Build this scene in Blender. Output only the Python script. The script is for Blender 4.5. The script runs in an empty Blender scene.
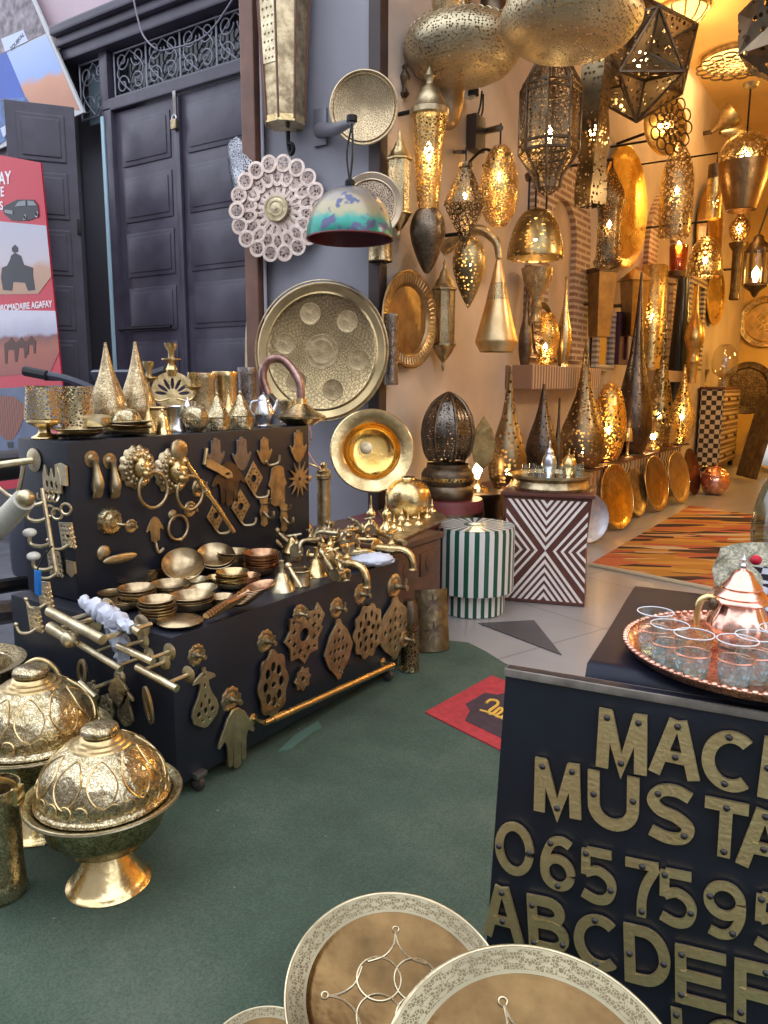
import bpy, bmesh, math, random
from mathutils import Vector, Matrix
random.seed(7)
SC = bpy.context.scene
COL = SC.collection
PI = math.pi

# ------------------------------------------------------------------ camera
F_PX, CAM_H, YAW, PITCH, ROLL = 769.0, 1.4, 33.5, 9.5, 0.3
_y, _p, _r = math.radians(YAW), math.radians(PITCH), math.radians(ROLL)
FW = Vector((-math.sin(_y) * math.cos(_p), math.cos(_y) * math.cos(_p), -math.sin(_p)))
_rt0 = Vector((math.cos(_y), math.sin(_y), 0)); _up0 = _rt0.cross(FW)
RT = _rt0 * math.cos(_r) + _up0 * math.sin(_r); UP = RT.cross(FW)
CAM = Vector((0, 0, CAM_H))
cam_data = bpy.data.cameras.new('camera'); cam = bpy.data.objects.new('camera', cam_data); COL.objects.link(cam)
cam_data.sensor_fit = 'VERTICAL'; cam_data.sensor_height = 24.0
cam_data.lens = 24.0 * F_PX / 1024.0
cam_data.clip_start = 0.05; cam_data.clip_end = 200
cam.matrix_world = Matrix(((RT.x, UP.x, -FW.x, CAM.x), (RT.y, UP.y, -FW.y, CAM.y), (RT.z, UP.z, -FW.z, CAM.z), (0, 0, 0, 1)))
SC.camera = cam

# ------------------------------------------------------------------ world, exposure
w = bpy.data.worlds.new('sky'); SC.world = w; w.use_nodes = True
nt = w.node_tree; nt.nodes.clear()
o_ = nt.nodes.new('ShaderNodeOutputWorld'); b_ = nt.nodes.new('ShaderNodeBackground')
g_ = nt.nodes.new('ShaderNodeTexCoord'); s_ = nt.nodes.new('ShaderNodeSeparateXYZ'); r_ = nt.nodes.new('ShaderNodeValToRGB')
nt.links.new(g_.outputs['Generated'], s_.inputs[0]); nt.links.new(s_.outputs['Z'], r_.inputs[0])
r_.color_ramp.elements[0].position = 0.0; r_.color_ramp.elements[0].color = (0.54, 0.57, 0.66, 1)
r_.color_ramp.elements[1].position = 0.6; r_.color_ramp.elements[1].color = (0.82, 0.88, 1.0, 1)
nt.links.new(r_.outputs[0], b_.inputs[0]); b_.inputs[1].default_value = 1.9
nt.links.new(b_.outputs[0], o_.inputs[0])
SC.view_settings.view_transform = 'Standard'; SC.view_settings.look = 'None'
SC.view_settings.gamma = 1.0; SC.view_settings.use_curve_mapping = False
SC.view_settings.exposure = 0.45
cy = SC.cycles
cy.use_denoising = True
cy.max_bounces = 8; cy.diffuse_bounces = 3; cy.glossy_bounces = 4; cy.transmission_bounces = 8; cy.transparent_max_bounces = 16
cy.sample_clamp_indirect = 4.0
cy.caustics_reflective = False; cy.caustics_refractive = False

# ------------------------------------------------------------------ rays from the camera into the place
def ray(px, py): return FW + RT * ((px - 384) / F_PX) - UP * ((py - 512) / F_PX)
def P(px, py, X=None, Y=None, Z=None, D=None):
    d = ray(px, py)
    if X is not None: k = X / d.x
    elif Y is not None: k = Y / d.y
    elif Z is not None: k = (Z - CAM_H) / d.z
    else: k = D
    return CAM + d * k
def S(pt): return (Vector(pt) - CAM).dot(FW) / F_PX        # metres per photo pixel at a point

# ------------------------------------------------------------------ objects
def link(o): COL.objects.link(o); return o
def place(o, loc=None, rot=None):
    M = Matrix.Identity(4)
    if rot is not None: M = rot.to_4x4() if isinstance(rot, Matrix) else Matrix.Rotation(rot, 4, 'Z')
    if loc is not None: M = Matrix.Translation(loc) @ M
    o.matrix_basis = M
    return o
def tag(o, label=None, cat=None, group=None, kind=None):
    if label: o['label'] = label
    if cat: o['category'] = cat
    if group: o['group'] = group
    if kind: o['kind'] = kind
    return o
def thing(name, label, cat, loc=(0, 0, 0), rot=None, group=None):
    o = link(bpy.data.objects.new(name, None)); o.empty_display_size = 0.05
    place(o, loc, rot); return tag(o, label, cat, group)
def finish(me, mat, smooth=40):
    if mat is not None: me.materials.clear(); me.materials.append(mat)
    if smooth:
        me.polygons.foreach_set('use_smooth', [True] * len(me.polygons))
        me.set_sharp_from_angle(angle=math.radians(smooth))
    return me
def part(name, geo, mat, parent=None, loc=None, rot=None, smooth=40, label=None):
    if isinstance(geo, bmesh.types.BMesh):
        me = bpy.data.meshes.new(name); geo.to_mesh(me); geo.free()
    else: me = geo
    finish(me, mat, smooth)
    o = link(bpy.data.objects.new(name, me)); o.parent = parent
    place(o, loc, rot)
    if label: o['label'] = label
    return o
def one(name, label, cat, geo, mat, loc=None, rot=None, group=None, smooth=40):
    return tag(part(name, geo, mat, None, loc, rot, smooth), label, cat, group)
def struct(name, geo, mat, loc=None, rot=None, parent=None, smooth=0):
    o = part(name, geo, mat, parent, loc, rot, smooth)
    if parent is None: o['kind'] = 'structure'
    return o
def kids(o): return [c for c in bpy.data.objects if c.parent == o]
def copy_tree(o, parent=None):
    c = o.copy(); COL.objects.link(c)
    if parent is not None: c.parent = parent
    for ch in kids(o): copy_tree(ch, c)
    return c
def dup(o, label=None, loc=None, rot=None, group=None):
    c = copy_tree(o)
    if loc is not None: place(c, loc, rot)
    return tag(c, label, None, group)
def face(n):                                   # matrix whose local z looks along n, local y up
    n = Vector(n).normalized(); up = Vector((0, 0, 1))
    if abs(n.z) > 0.999: up = Vector((0, 1, 0))
    r = up.cross(n).normalized(); u = n.cross(r)
    return Matrix(((r.x, u.x, n.x), (r.y, u.y, n.y), (r.z, u.z, n.z)))
def hdir(deg, tilt=0):                         # horizontal direction deg from +X towards +Y, tilted up
    a, t = math.radians(deg), math.radians(tilt)
    return Vector((math.cos(a) * math.cos(t), math.sin(a) * math.cos(t), math.sin(t)))
def spin(M, deg): return M @ Matrix.Rotation(math.radians(deg), 3, 'Z')
FX = face((1, 0, 0)); FY = face((0, -1, 0))    # looks into the shop from its wall; looks out of the facade

# ------------------------------------------------------------------ mesh builders
def box(bm, c, s, bev=0.0, rot=None):
    r = bmesh.ops.create_cube(bm, size=1.0)
    vs = r['verts']
    for v in vs: v.co = Vector((v.co.x * s[0], v.co.y * s[1], v.co.z * s[2]))
    if bev:
        es = list({e for v in vs for e in v.link_edges})
        rr = bmesh.ops.bevel(bm, geom=es, offset=bev, segments=2, affect='EDGES', profile=0.6)
        vs = list({v for f in rr['faces'] for v in f.verts} | {v for v in vs if v.is_valid})
    for v in vs:
        if rot is not None: v.co = rot @ v.co
        v.co += Vector(c)
    return bm
def B(c, s, bev=0.0, rot=None): return box(bmesh.new(), c, s, bev, rot)
def spl(pts, n=4):                             # Catmull-Rom through points
    out = []
    for i in range(len(pts) - 1):
        p0 = Vector(pts[max(i - 1, 0)]); p1 = Vector(pts[i]); p2 = Vector(pts[i + 1]); p3 = Vector(pts[min(i + 2, len(pts) - 1)])
        for k in range(n):
            t = k / n
            out.append(0.5 * ((2 * p1) + (p2 - p0) * t + (2 * p0 - 5 * p1 + 4 * p2 - p3) * t * t + (3 * p1 - p0 - 3 * p2 + p3) * t ** 3))
    out.append(Vector(pts[-1])); return out
def lathe(prof, R=1.0, H=1.0, seg=36, n=0, bm=None, flute=0, amp=0.0, M=None):
    """prof: (radius, height) pairs scaled by R and H; n>0 smooths them; flute/amp ripple the radius round the axis"""
    bm = bm or bmesh.new()
    pr = [(max(p[0], 0), p[1]) for p in (spl([(a, b) for a, b in prof], n) if n else prof)]
    rings = []
    for (r, z) in pr:
        if r * R < 1e-5: rings.append([bm.verts.new((0, 0, z * H))]); continue
        rg = []
        for i in range(seg):
            a = 2 * PI * i / seg
            k = R * r * (1 + (amp * abs(math.cos(flute * a / 2)) if flute else 0))
            rg.append(bm.verts.new((k * math.cos(a), k * math.sin(a), z * H)))
        rings.append(rg)
    for a, b in zip(rings, rings[1:]):
        for i in range(seg):
            j = (i + 1) % seg
            try:
                if len(a) == 1 and len(b) == 1: continue
                if len(a) == 1: bm.faces.new((a[0], b[j], b[i]))
                elif len(b) == 1: bm.faces.new((a[i], a[j], b[0]))
                else: bm.faces.new((a[i], a[j], b[j], b[i]))
            except ValueError: pass
    if M is not None:
        for rg in rings:
            for v in rg: v.co = M @ v.co
    return bm
def tube(pts, r, seg=8, bm=None, cap=True, closed=False):
    bm = bm or bmesh.new(); pts = [Vector(p) for p in pts]; n = len(pts)
    rs = r if isinstance(r, (list, tuple)) else [r] * n
    t0 = (pts[1] - pts[0]).normalized()
    u = t0.orthogonal().normalized(); rings = []
    for i, p in enumerate(pts):
        if closed: t = pts[(i + 1) % n] - pts[i - 1]
        else: t = pts[min(i + 1, n - 1)] - pts[max(i - 1, 0)]
        t.normalize(); u = (u - t * u.dot(t))
        if u.length < 1e-6: u = t.orthogonal()
        u.normalize(); v = t.cross(u)
        rings.append([bm.verts.new(p + (u * math.cos(2 * PI * k / seg) + v * math.sin(2 * PI * k / seg)) * rs[i]) for k in range(seg)])
    for i in range(n if closed else n - 1):
        a, b = rings[i], rings[(i + 1) % n]
        for k in range(seg): bm.faces.new((a[k], a[(k + 1) % seg], b[(k + 1) % seg], b[k]))
    if cap and not closed: bm.faces.new(rings[0][::-1]); bm.faces.new(rings[-1])
    return bm
def ring(R, r, seg=32, s2=8, bm=None, M=None, start=0, end=360):
    full = end - start >= 360; k = seg if full else seg + 1
    pts = [Vector((R * math.cos(math.radians(start + (end - start) * i / seg)), R * math.sin(math.radians(start + (end - start) * i / seg)), 0)) for i in range(k)]
    if M is not None: pts = [M @ p for p in pts]
    return tube(pts, r, s2, bm, closed=full)
def ball(bm, c, r, sc=(1, 1, 1), u=16, v=10):
    vs = bmesh.ops.create_uvsphere(bm, u_segments=u, v_segments=v, radius=r)['verts']
    for q in vs: q.co = Vector((q.co.x * sc[0], q.co.y * sc[1], q.co.z * sc[2])) + Vector(c)
    return bm
def prism(pts, h, bm=None, M=None):            # extruded polygon, local z up
    bm = bm or bmesh.new()
    a = [bm.verts.new((p[0], p[1], 0)) for p in pts]; b = [bm.verts.new((p[0], p[1], h)) for p in pts]
    n = len(pts)
    bm.faces.new(a[::-1]); bm.faces.new(b)
    for i in range(n): bm.faces.new((a[i], a[(i + 1) % n], b[(i + 1) % n], b[i]))
    if M is not None:
        for v in a + b: v.co = M @ v.co
    return bm
def ribbon(pts, wd, h, bm=None, z=0, closed=False):   # flat bar following a 2-D line
    bm = bm or bmesh.new(); pts = [Vector((p[0], p[1])) for p in pts]; pts = [p for i, p in enumerate(pts) if i == 0 or (p - pts[i - 1]).length > 1e-5]; n = len(pts); L, R_ = [], []
    for i in range(n):
        d1 = (pts[i] - pts[i - 1]) if (i > 0 or closed) else None
        d2 = (pts[(i + 1) % n] - pts[i]) if (i < n - 1 or closed) else None
        a = (d1 or d2).normalized(); b = (d2 or d1).normalized()
        na = Vector((-a.y, a.x)); nb = Vector((-b.y, b.x)); m = (na + nb)
        if m.length < 0.2: m = na
        m.normalize(); k = wd / 2 / max(m.dot(na), 0.45)
        L.append(pts[i] + m * k); R_.append(pts[i] - m * k)
    lo = [[bm.verts.new((q.x, q.y, z)) for q in s] for s in (L, R_)]
    hi = [[bm.verts.new((q.x, q.y, z + h)) for q in s] for s in (L, R_)]
    for i in range(n if closed else n - 1):
        j = (i + 1) % n
        bm.faces.new((hi[0][i], hi[1][i], hi[1][j], hi[0][j])); bm.faces.new((lo[0][i], lo[0][j], lo[1][j], lo[1][i]))
        bm.faces.new((hi[0][i], hi[0][j], lo[0][j], lo[0][i])); bm.faces.new((hi[1][j], hi[1][i], lo[1][i], lo[1][j]))
    if not closed:
        for i in (0, n - 1): 
            q = (hi[0][i], lo[0][i], lo[1][i], hi[1][i]); bm.faces.new(q if i == 0 else q[::-1])
    return bm
def sheet(loops, h, bev=0.0):                  # flat plate with holes: outlines wound as filled 2-D curve
    cu = bpy.data.curves.new('sheet', 'CURVE'); cu.dimensions = '2D'; cu.fill_mode = 'BOTH'; cu.extrude = h / 2; cu.bevel_depth = bev
    for lp in loops:
        sp = cu.splines.new('POLY'); sp.points.add(len(lp) - 1); sp.use_cyclic_u = True
        for q, p in zip(sp.points, lp): q.co = (p[0], p[1], 0, 1)
    t = bpy.data.objects.new('sheet', cu); me = bpy.data.meshes.new_from_object(t)
    bpy.data.objects.remove(t); bpy.data.curves.remove(cu)
    return me
def text_mesh(s, size, h=0.002, align='CENTER', bold=0.0):
    cu = bpy.data.curves.new('lettering', 'FONT'); cu.body = s; cu.size = size; cu.extrude = h / 2; cu.align_x = align; cu.align_y = 'CENTER'; cu.offset = bold
    t = bpy.data.objects.new('lettering', cu); me = bpy.data.meshes.new_from_object(t)
    bpy.data.objects.remove(t); bpy.data.curves.remove(cu)
    return me
def circ(R, n=28, c=(0, 0), ry=None, a0=0): return [(c[0] + R * math.cos(a0 + 2 * PI * i / n), c[1] + (ry or R) * math.sin(a0 + 2 * PI * i / n)) for i in range(n)]
def star(R, r, n, c=(0, 0), a0=PI / 2): return [(c[0] + (R if i % 2 == 0 else r) * math.cos(a0 + PI * i / n), c[1] + (R if i % 2 == 0 else r) * math.sin(a0 + PI * i / n)) for i in range(2 * n)]
def lobed(R, amp, n, m=96, c=(0, 0), ry=1.0): return [(c[0] + R * (1 + amp * math.cos(n * 2 * PI * i / m)) * math.cos(2 * PI * i / m), c[1] + ry * R * (1 + amp * math.cos(n * 2 * PI * i / m)) * math.sin(2 * PI * i / m)) for i in range(m)]
def sc2(pts, k, c=(0, 0)): return [(p[0] * k + c[0], p[1] * k + c[1]) for p in pts]
def quadmesh(pts):
    bm = bmesh.new(); bm.faces.new([bm.verts.new(p) for p in pts]); return bm
def hollow(bm, t): bmesh.ops.solidify(bm, geom=bm.faces[:], thickness=t); return bm

# ------------------------------------------------------------------ materials
MATS = {}
class N:
    def __init__(s, name):
        s.m = bpy.data.materials.new(name); s.m.use_nodes = True; s.t = s.m.node_tree; s.b = s.t.nodes['Principled BSDF']; s.out = s.t.nodes['Material Output']
    def n(s, typ, **kw):
        q = s.t.nodes.new('ShaderNode' + typ)
        for k, v in kw.items():
            if k in q.inputs.keys(): q.inputs[k].default_value = v
            else: setattr(q, k, v)
        return q
    def l(s, a, b): s.t.links.new(a, b)
    def obj(s): return s.n('TexCoord').outputs['Object']
    def ramp(s, fac, stops, interp='LINEAR'):
        q = s.n('ValToRGB'); q.color_ramp.interpolation = interp; e = q.color_ramp.elements
        while len(e) < len(stops): e.new(0.5)
        for x, (p, c) in zip(e, stops): x.position = p; x.color = (c[0], c[1], c[2], 1)
        s.l(fac, q.inputs[0]); return q.outputs[0]
    def math(s, op, a, b=None):
        q = s.n('Math', operation=op)
        for i, v in enumerate((a, b)):
            if v is None: continue
            if isinstance(v, (int, float)): q.inputs[i].default_value = v
            else: s.l(v, q.inputs[i])
        return q.outputs[0]
    def bump(s, h, strength=0.3, dist=0.01):
        q = s.n('Bump', Strength=strength, Distance=dist); s.l(h, q.inputs['Height']); s.l(q.outputs[0], s.b.inputs['Normal'])
def c4(c): return (c[0], c[1], c[2], 1)
def plain(name, c, rough=0.5, metal=0.0, noise=0.0, nscale=8, bump=0.0, bscale=40, coat=0.0):
    if name in MATS: return MATS[name]
    q = N(name); b = q.b; b.inputs['Roughness'].default_value = rough; b.inputs['Metallic'].default_value = metal
    b.inputs['Coat Weight'].default_value = coat
    if noise:
        t = q.n('TexNoise', Scale=nscale, Detail=5.0); q.l(q.obj(), t.inputs[0])
        q.l(q.ramp(t.outputs[0], [(0.3, [x * (1 - noise) for x in c]), (0.7, [min(x * (1 + noise), 1) for x in c])]), b.inputs['Base Color'])
    else: b.inputs['Base Color'].default_value = c4(c)
    if bump:
        t = q.n('TexNoise', Scale=bscale, Detail=4.0); q.l(q.obj(), t.inputs[0]); q.bump(t.outputs[0], bump)
    MATS[name] = q.m; return q.m
def metal(name, c, rough=0.25, patina=None, pscale=9, bump=0.12, bscale=30, chase=0.0, chs=60):
    """metal with patches of patina, hammered unevenness and, if asked, fine chasing"""
    if name in MATS: return MATS[name]
    q = N(name); b = q.b; b.inputs['Metallic'].default_value = 1.0; co = q.obj()
    t = q.n('TexNoise', Scale=pscale, Detail=6.0, Roughness=0.6); q.l(co, t.inputs[0])
    pc = patina or [x * 0.55 for x in c]
    q.l(q.ramp(t.outputs[0], [(0.36, pc), (0.62, c)]), b.inputs['Base Color'])
    r = q.n('MapRange'); r.inputs['From Min'].default_value = 0.3; r.inputs['From Max'].default_value = 0.7
    r.inputs['To Min'].default_value = min(rough + 0.15, 1); r.inputs['To Max'].default_value = rough; q.l(t.outputs[0], r.inputs[0]); q.l(r.outputs[0], b.inputs['Roughness'])
    t2 = q.n('TexNoise', Scale=bscale, Detail=2.0); q.l(co, t2.inputs[0]); h = t2.outputs[0]
    if chase:
        v = q.n('TexVoronoi', feature='DISTANCE_TO_EDGE', Scale=chs); 
        t3 = q.n('TexNoise', Scale=chs * 0.4, Detail=2.0); q.l(co, t3.inputs[0])
        mx = q.n('MixRGB', Fac=0.06); q.l(co, mx.inputs[1]); q.l(t3.outputs[1], mx.inputs[2]); q.l(mx.outputs[0], v.inputs[0])
        e = q.math('LESS_THAN', v.outputs['Distance'], 0.09)
        dk = q.n('MixRGB', blend_type='MULTIPLY'); src = b.inputs['Base Color'].links[0].from_socket
        q.l(q.math('MULTIPLY', e, 0.85), dk.inputs[0]); q.l(src, dk.inputs[1]); dk.inputs[2].default_value = (.42, .36, .28, 1); q.l(dk.outputs[0], b.inputs['Base Color'])
        h = q.math('MULTIPLY_ADD', e, -chase); q.t.nodes[-1].inputs[2].default_value = 0.0
        add = q.n('Math', operation='ADD'); q.l(h, add.inputs[0]); q.l(q.math('MULTIPLY', t2.outputs[0], .45), add.inputs[1]); h = add.outputs[0]
    q.bump(h, bump, 0.02)
    MATS[name] = q.m; return q.m
def pierced(name, c, rough=0.35, scale=45, t=0.12, mode='edge', patina=None, stretch=(1, 1, 1), alpha=1.0):
    """sheet metal cut through with many small holes"""
    if name in MATS: return MATS[name]
    q = N(name); b = q.b; b.inputs['Metallic'].default_value = 1.0; b.inputs['Roughness'].default_value = rough
    co = q.obj(); mp = q.n('Mapping'); mp.inputs['Scale'].default_value = stretch; q.l(co, mp.inputs[0])
    ns = q.n('TexNoise', Scale=6.0, Detail=4.0); q.l(co, ns.inputs[0])
    q.l(q.ramp(ns.outputs[0], [(0.35, patina or [x * 0.5 for x in c]), (0.65, c)]), b.inputs['Base Color'])
    if mode == 'edge':
        v = q.n('TexVoronoi', feature='DISTANCE_TO_EDGE', Scale=scale); q.l(mp.outputs[0], v.inputs[0]); hole = q.math('GREATER_THAN', v.outputs['Distance'], t)
    elif mode == 'dot':
        v = q.n('TexVoronoi', feature='F1', Scale=scale); v.inputs['Randomness'].default_value = 0.55; q.l(mp.outputs[0], v.inputs[0]); hole = q.math('LESS_THAN', v.outputs['Distance'], t)
    tr = q.n('BsdfTransparent'); mx = q.n('MixShader'); q.l(hole, mx.inputs[0]); q.l(b.outputs[0], mx.inputs[1]); q.l(tr.outputs[0], mx.inputs[2]); q.l(mx.outputs[0], q.out.inputs[0])
    MATS[name] = q.m; return q.m
def glow(name, c, s):
    if name in MATS: return MATS[name]
    q = N(name); b = q.b; b.inputs['Base Color'].default_value = (0, 0, 0, 1); b.inputs['Emission Color'].default_value = c4(c); b.inputs['Emission Strength'].default_value = s
    MATS[name] = q.m; return q.m
def glassy(name, c=(1, 1, 1), rough=0.02, alpha=0.15):
    """thin clear glass: mostly see-through with a glossy skin"""
    if name in MATS: return MATS[name]
    q = N(name); tr = q.n('BsdfTransparent', Color=c4(c)); gl = q.n('BsdfGlossy', Roughness=rough); fr = q.n('LayerWeight', Blend=0.3)
    f = q.math('ADD', q.math('MULTIPLY', q.math('POWER', fr.outputs['Facing'], 3.0), 0.55), alpha * 0.3); mx = q.n('MixShader'); q.l(f, mx.inputs[0]); q.l(tr.outputs[0], mx.inputs[1]); q.l(gl.outputs[0], mx.inputs[2]); q.l(mx.outputs[0], q.out.inputs[0])
    MATS[name] = q.m; return q.m
def discmat(name, c, dark, R, bands, rough=0.35, vs=70, lobes=0):
    """chased tray: bands = [(inner, outer)] as fractions of R filled with fine dark-ground ornament, rest polished"""
    if name in MATS: return MATS[name]
    q = N(name); b = q.b; b.inputs['Metallic'].default_value = 1.0; co = q.obj()
    sp = q.n('SeparateXYZ'); q.l(co, sp.inputs[0])
    cb = q.n('CombineXYZ'); q.l(sp.outputs[0], cb.inputs[0]); q.l(sp.outputs[1], cb.inputs[1])
    ln = q.n('VectorMath', operation='LENGTH'); q.l(cb.outputs[0], ln.inputs[0]); r = q.math('DIVIDE', ln.outputs['Value'], R)
    msk = None
    for (i, o) in bands:
        k = q.math('MULTIPLY', q.math('GREATER_THAN', r, i), q.math('LESS_THAN', r, o)); msk = k if msk is None else q.math('MAXIMUM', msk, k)
    v = q.n('TexVoronoi', feature='DISTANCE_TO_EDGE', Scale=vs); q.l(co, v.inputs[0]); e = q.math('LESS_THAN', v.outputs['Distance'], 0.1)
    ang = q.math('ARCTAN2', sp.outputs[1], sp.outputs[0])
    rw = q.math('SINE', q.math('MULTIPLY', r, 90.0)); aw = q.math('SINE', q.math('MULTIPLY', ang, float(lobes or 24)))
    orn = q.math('MAXIMUM', e, q.math('GREATER_THAN', q.math('MULTIPLY', rw, aw), 0.45))
    inv = q.math('SUBTRACT', 1.0, orn); f = q.math('MULTIPLY', inv, msk)
    ns = q.n('TexNoise', Scale=5.0, Detail=4.0); q.l(co, ns.inputs[0])
    cr = q.ramp(ns.outputs[0], [(0.35, [x * 0.6 for x in c]), (0.65, c)])
    mx = q.n('MixRGB'); q.l(f, mx.inputs[0]); q.l(cr, mx.inputs[1]); mx.inputs[2].default_value = c4(dark); q.l(mx.outputs[0], b.inputs['Base Color'])
    b.inputs['Roughness'].default_value = rough; q.bump(q.math('SUBTRACT', 1.0, f), 0.35, 0.004)
    MATS[name] = q.m; return q.m
BRASS = metal('brass', (0.80, 0.61, 0.31), 0.22, (0.46, 0.33, 0.15))
GOLD = metal('bright_gold_brass', (0.90, 0.70, 0.36), 0.18, (0.64, 0.46, 0.20))
AGED = metal('aged_brass', (0.60, 0.48, 0.29), 0.32, (0.28, 0.215, 0.125), pscale=14)
PALE = metal('pale_brass', (0.80, 0.69, 0.46), 0.28, (0.46, 0.38, 0.23))
BRONZE = metal('dark_bronze', (0.20, 0.15, 0.10), 0.36, (0.09, 0.065, 0.045))
COPPER = metal('copper', (0.93, 0.52, 0.40), 0.2, (0.70, 0.32, 0.22))
SILVER = metal('silvered_metal', (0.78, 0.78, 0.80), 0.2, (0.5, 0.5, 0.52))
PEWTER = metal('pewter', (0.38, 0.36, 0.36), 0.35, (0.2, 0.18, 0.17))
IRON = plain('black_iron', (0.02, 0.02, 0.022), 0.45, 0.6)
CHASED = metal('chased_brass', (0.84, 0.74, 0.50), 0.20, (0.46, 0.37, 0.20), pscale=22, bump=0.7, chase=1.4, chs=95)
CHASEDF = metal('finely_chased_brass', (0.80, 0.65, 0.40), 0.28, (0.42, 0.32, 0.18), bump=0.5, chase=1.0, chs=90)
P_GOLD = pierced('pierced_gold', (0.90, 0.62, 0.22), 0.3, 50, 0.12)
P_AGED = pierced('pierced_aged_brass', (0.50, 0.37, 0.17), 0.36, 46, 0.13)
P_DARK = pierced('pierced_dark_bronze', (0.24, 0.175, 0.10), 0.38, 44, 0.12)
P_PALE = pierced('pierced_pale_brass', (0.80, 0.64, 0.36), 0.32, 80, 0.13)
P_DOT = pierced('dotted_bronze', (0.27, 0.20, 0.11), 0.36, 34, 0.34, 'dot')
P_FINE = pierced('fine_dotted_brass', (0.52, 0.40, 0.21), 0.38, 44, 0.32, 'dot')
BULB = glow('bulb_glow', (1.0, 0.66, 0.30), 32)
CANDLE = glow('warm_glow', (1.0, 0.60, 0.18), 9)
BLACK = plain('black_painted_board', (0.012, 0.014, 0.022), 0.42, 0, 0.25, 5, 0.06, 60)
WHITE = plain('white_paint', (0.8, 0.8, 0.8), 0.5)
# ------------------------------------------------------------------ the setting
XW, YF, YD, YB, ZC = -2.75, 4.10, 4.25, 17.0, 5.6
def tilemat():
    q = N('grey_shop_tiles'); b = q.b; co = q.obj()
    br = q.n('TexBrick'); br.offset = 0.0; br.inputs['Scale'].default_value = 1.0
    br.inputs['Brick Width'].default_value = 0.9; br.inputs['Row Height'].default_value = 0.9; br.inputs['Mortar Size'].default_value = 0.006
    br.inputs['Color1'].default_value = (0.36, 0.33, 0.31, 1); br.inputs['Color2'].default_value = (0.40, 0.37, 0.345, 1); br.inputs['Mortar'].default_value = (0.2, 0.18, 0.17, 1)
    mp = q.n('Mapping'); mp.inputs['Rotation'].default_value = (0, 0, math.radians(20)); q.l(co, mp.inputs[0]); q.l(mp.outputs[0], br.inputs[0])
    t = q.n('TexNoise', Scale=3.0, Detail=5.0); q.l(co, t.inputs[0])
    mx = q.n('MixRGB', blend_type='MULTIPLY', Fac=0.5); q.l(br.outputs[0], mx.inputs[1]); q.l(q.ramp(t.outputs[0], [(0.3, (.75, .75, .75)), (0.7, (1, 1, 1))]), mx.inputs[2]); q.l(mx.outputs[0], b.inputs['Base Color'])
    b.inputs['Roughness'].default_value = 0.28; return q.m
TILE = tilemat()
PLASTER = plain('beige_plaster', (0.60, 0.47, 0.365), 0.75, 0, 0.16, 1.6, 0.25, 9)
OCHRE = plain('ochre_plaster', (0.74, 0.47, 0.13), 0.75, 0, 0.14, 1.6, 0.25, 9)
GREYWALL = plain('grey_painted_wall', (0.30, 0.29, 0.325), 0.6, 0, 0.08, 2.5, 0.06, 30)
PINK = plain('pink_painted_wall', (0.55, 0.42, 0.46), 0.7, 0, 0.08, 2, 0.08, 12)
STREET = plain('dark_street_paving', (0.10, 0.10, 0.115), 0.7, 0, 0.3, 6, 0.3, 20)
DOORW = plain('dark_stained_wood', (0.066, 0.056, 0.080), 0.33, 0, 0.25, 6, 0.1, 30)
BROWNW = plain('brown_painted_post', (0.17, 0.075, 0.045), 0.45, 0, 0.25, 6, 0.05, 30)
DARKTRIM = plain('dark_brown_trim', (0.05, 0.03, 0.026), 0.45, 0, 0.2, 6)
def carpetmat():
    q = N('green_carpet'); b = q.b; co = q.obj()
    t = q.n('TexNoise', Scale=1.7, Detail=6.0, Roughness=0.62); q.l(co, t.inputs[0]); t2 = q.n('TexNoise', Scale=160.0, Detail=2.0); q.l(co, t2.inputs[0])
    a = q.ramp(t.outputs[0], [(0.32, (0.038, 0.061, 0.040)), (0.5, (0.062, 0.096, 0.064)), (0.68, (0.096, 0.126, 0.086))])
    mx = q.n('MixRGB', blend_type='MULTIPLY', Fac=0.7); q.l(a, mx.inputs[1]); q.l(q.ramp(t2.outputs[0], [(0.3, (.6, .6, .6)), (0.7, (1.25, 1.25, 1.25))]), mx.inputs[2])
    v = q.n('TexVoronoi', feature='F1', Scale=9.0); q.l(co, v.inputs[0])
    sp = q.math('LESS_THAN', v.outputs['Distance'], 0.035); m2 = q.n('MixRGB'); q.l(sp, m2.inputs[0]); q.l(mx.outputs[0], m2.inputs[1]); m2.inputs[2].default_value = (0.2, 0.22, 0.2, 1)
    q.l(m2.outputs[0], b.inputs['Base Color']); b.inputs['Roughness'].default_value = 0.95; q.bump(t2.outputs[0], 0.5, 0.01); return q.m
struct('ground', B((-1, 2, -0.06), (26, 16, 0.1)), STREET)
struct('floor', B((1.0, 10.3, -0.03), (8.3, 13.9, 0.05)), TILE)
# dark stone triangles let into the tiles
DKT = plain('dark_floor_stone', (0.075, 0.068, 0.068), 0.35, 0, 0.15, 5)
for k, tri in enumerate([[(478, 623), (534, 620), (562, 655)], [(606, 664), (690, 600), (700, 640), (640, 680)], [(660, 668), (618, 664), (640, 652)]]):
    pts = [P(a, b, Z=0.0) for a, b in tri]
    struct('trim_%d' % (k + 10), prism([(p.x, p.y) for p in pts], 0.002, M=Matrix.Translation((0, 0, -0.005 + 0.0005 * k + 0.0035))), DKT)
struct('wall_left', B((XW - 0.15, (YF + 0.02 + YB) / 2, ZC / 2), (0.3, YB - YF - 0.02, ZC)), PLASTER)
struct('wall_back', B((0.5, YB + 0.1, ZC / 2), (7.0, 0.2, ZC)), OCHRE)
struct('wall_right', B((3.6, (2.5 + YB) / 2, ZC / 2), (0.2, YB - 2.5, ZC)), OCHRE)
struct('ceiling', B((0.4, (YF + YB) / 2, ZC + 0.1), (6.7, YB - YF + 0.4, 0.2)), plain('ceiling_plaster', (0.74, 0.50, 0.20), 0.8, 0, 0.1, 1.5))
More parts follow.
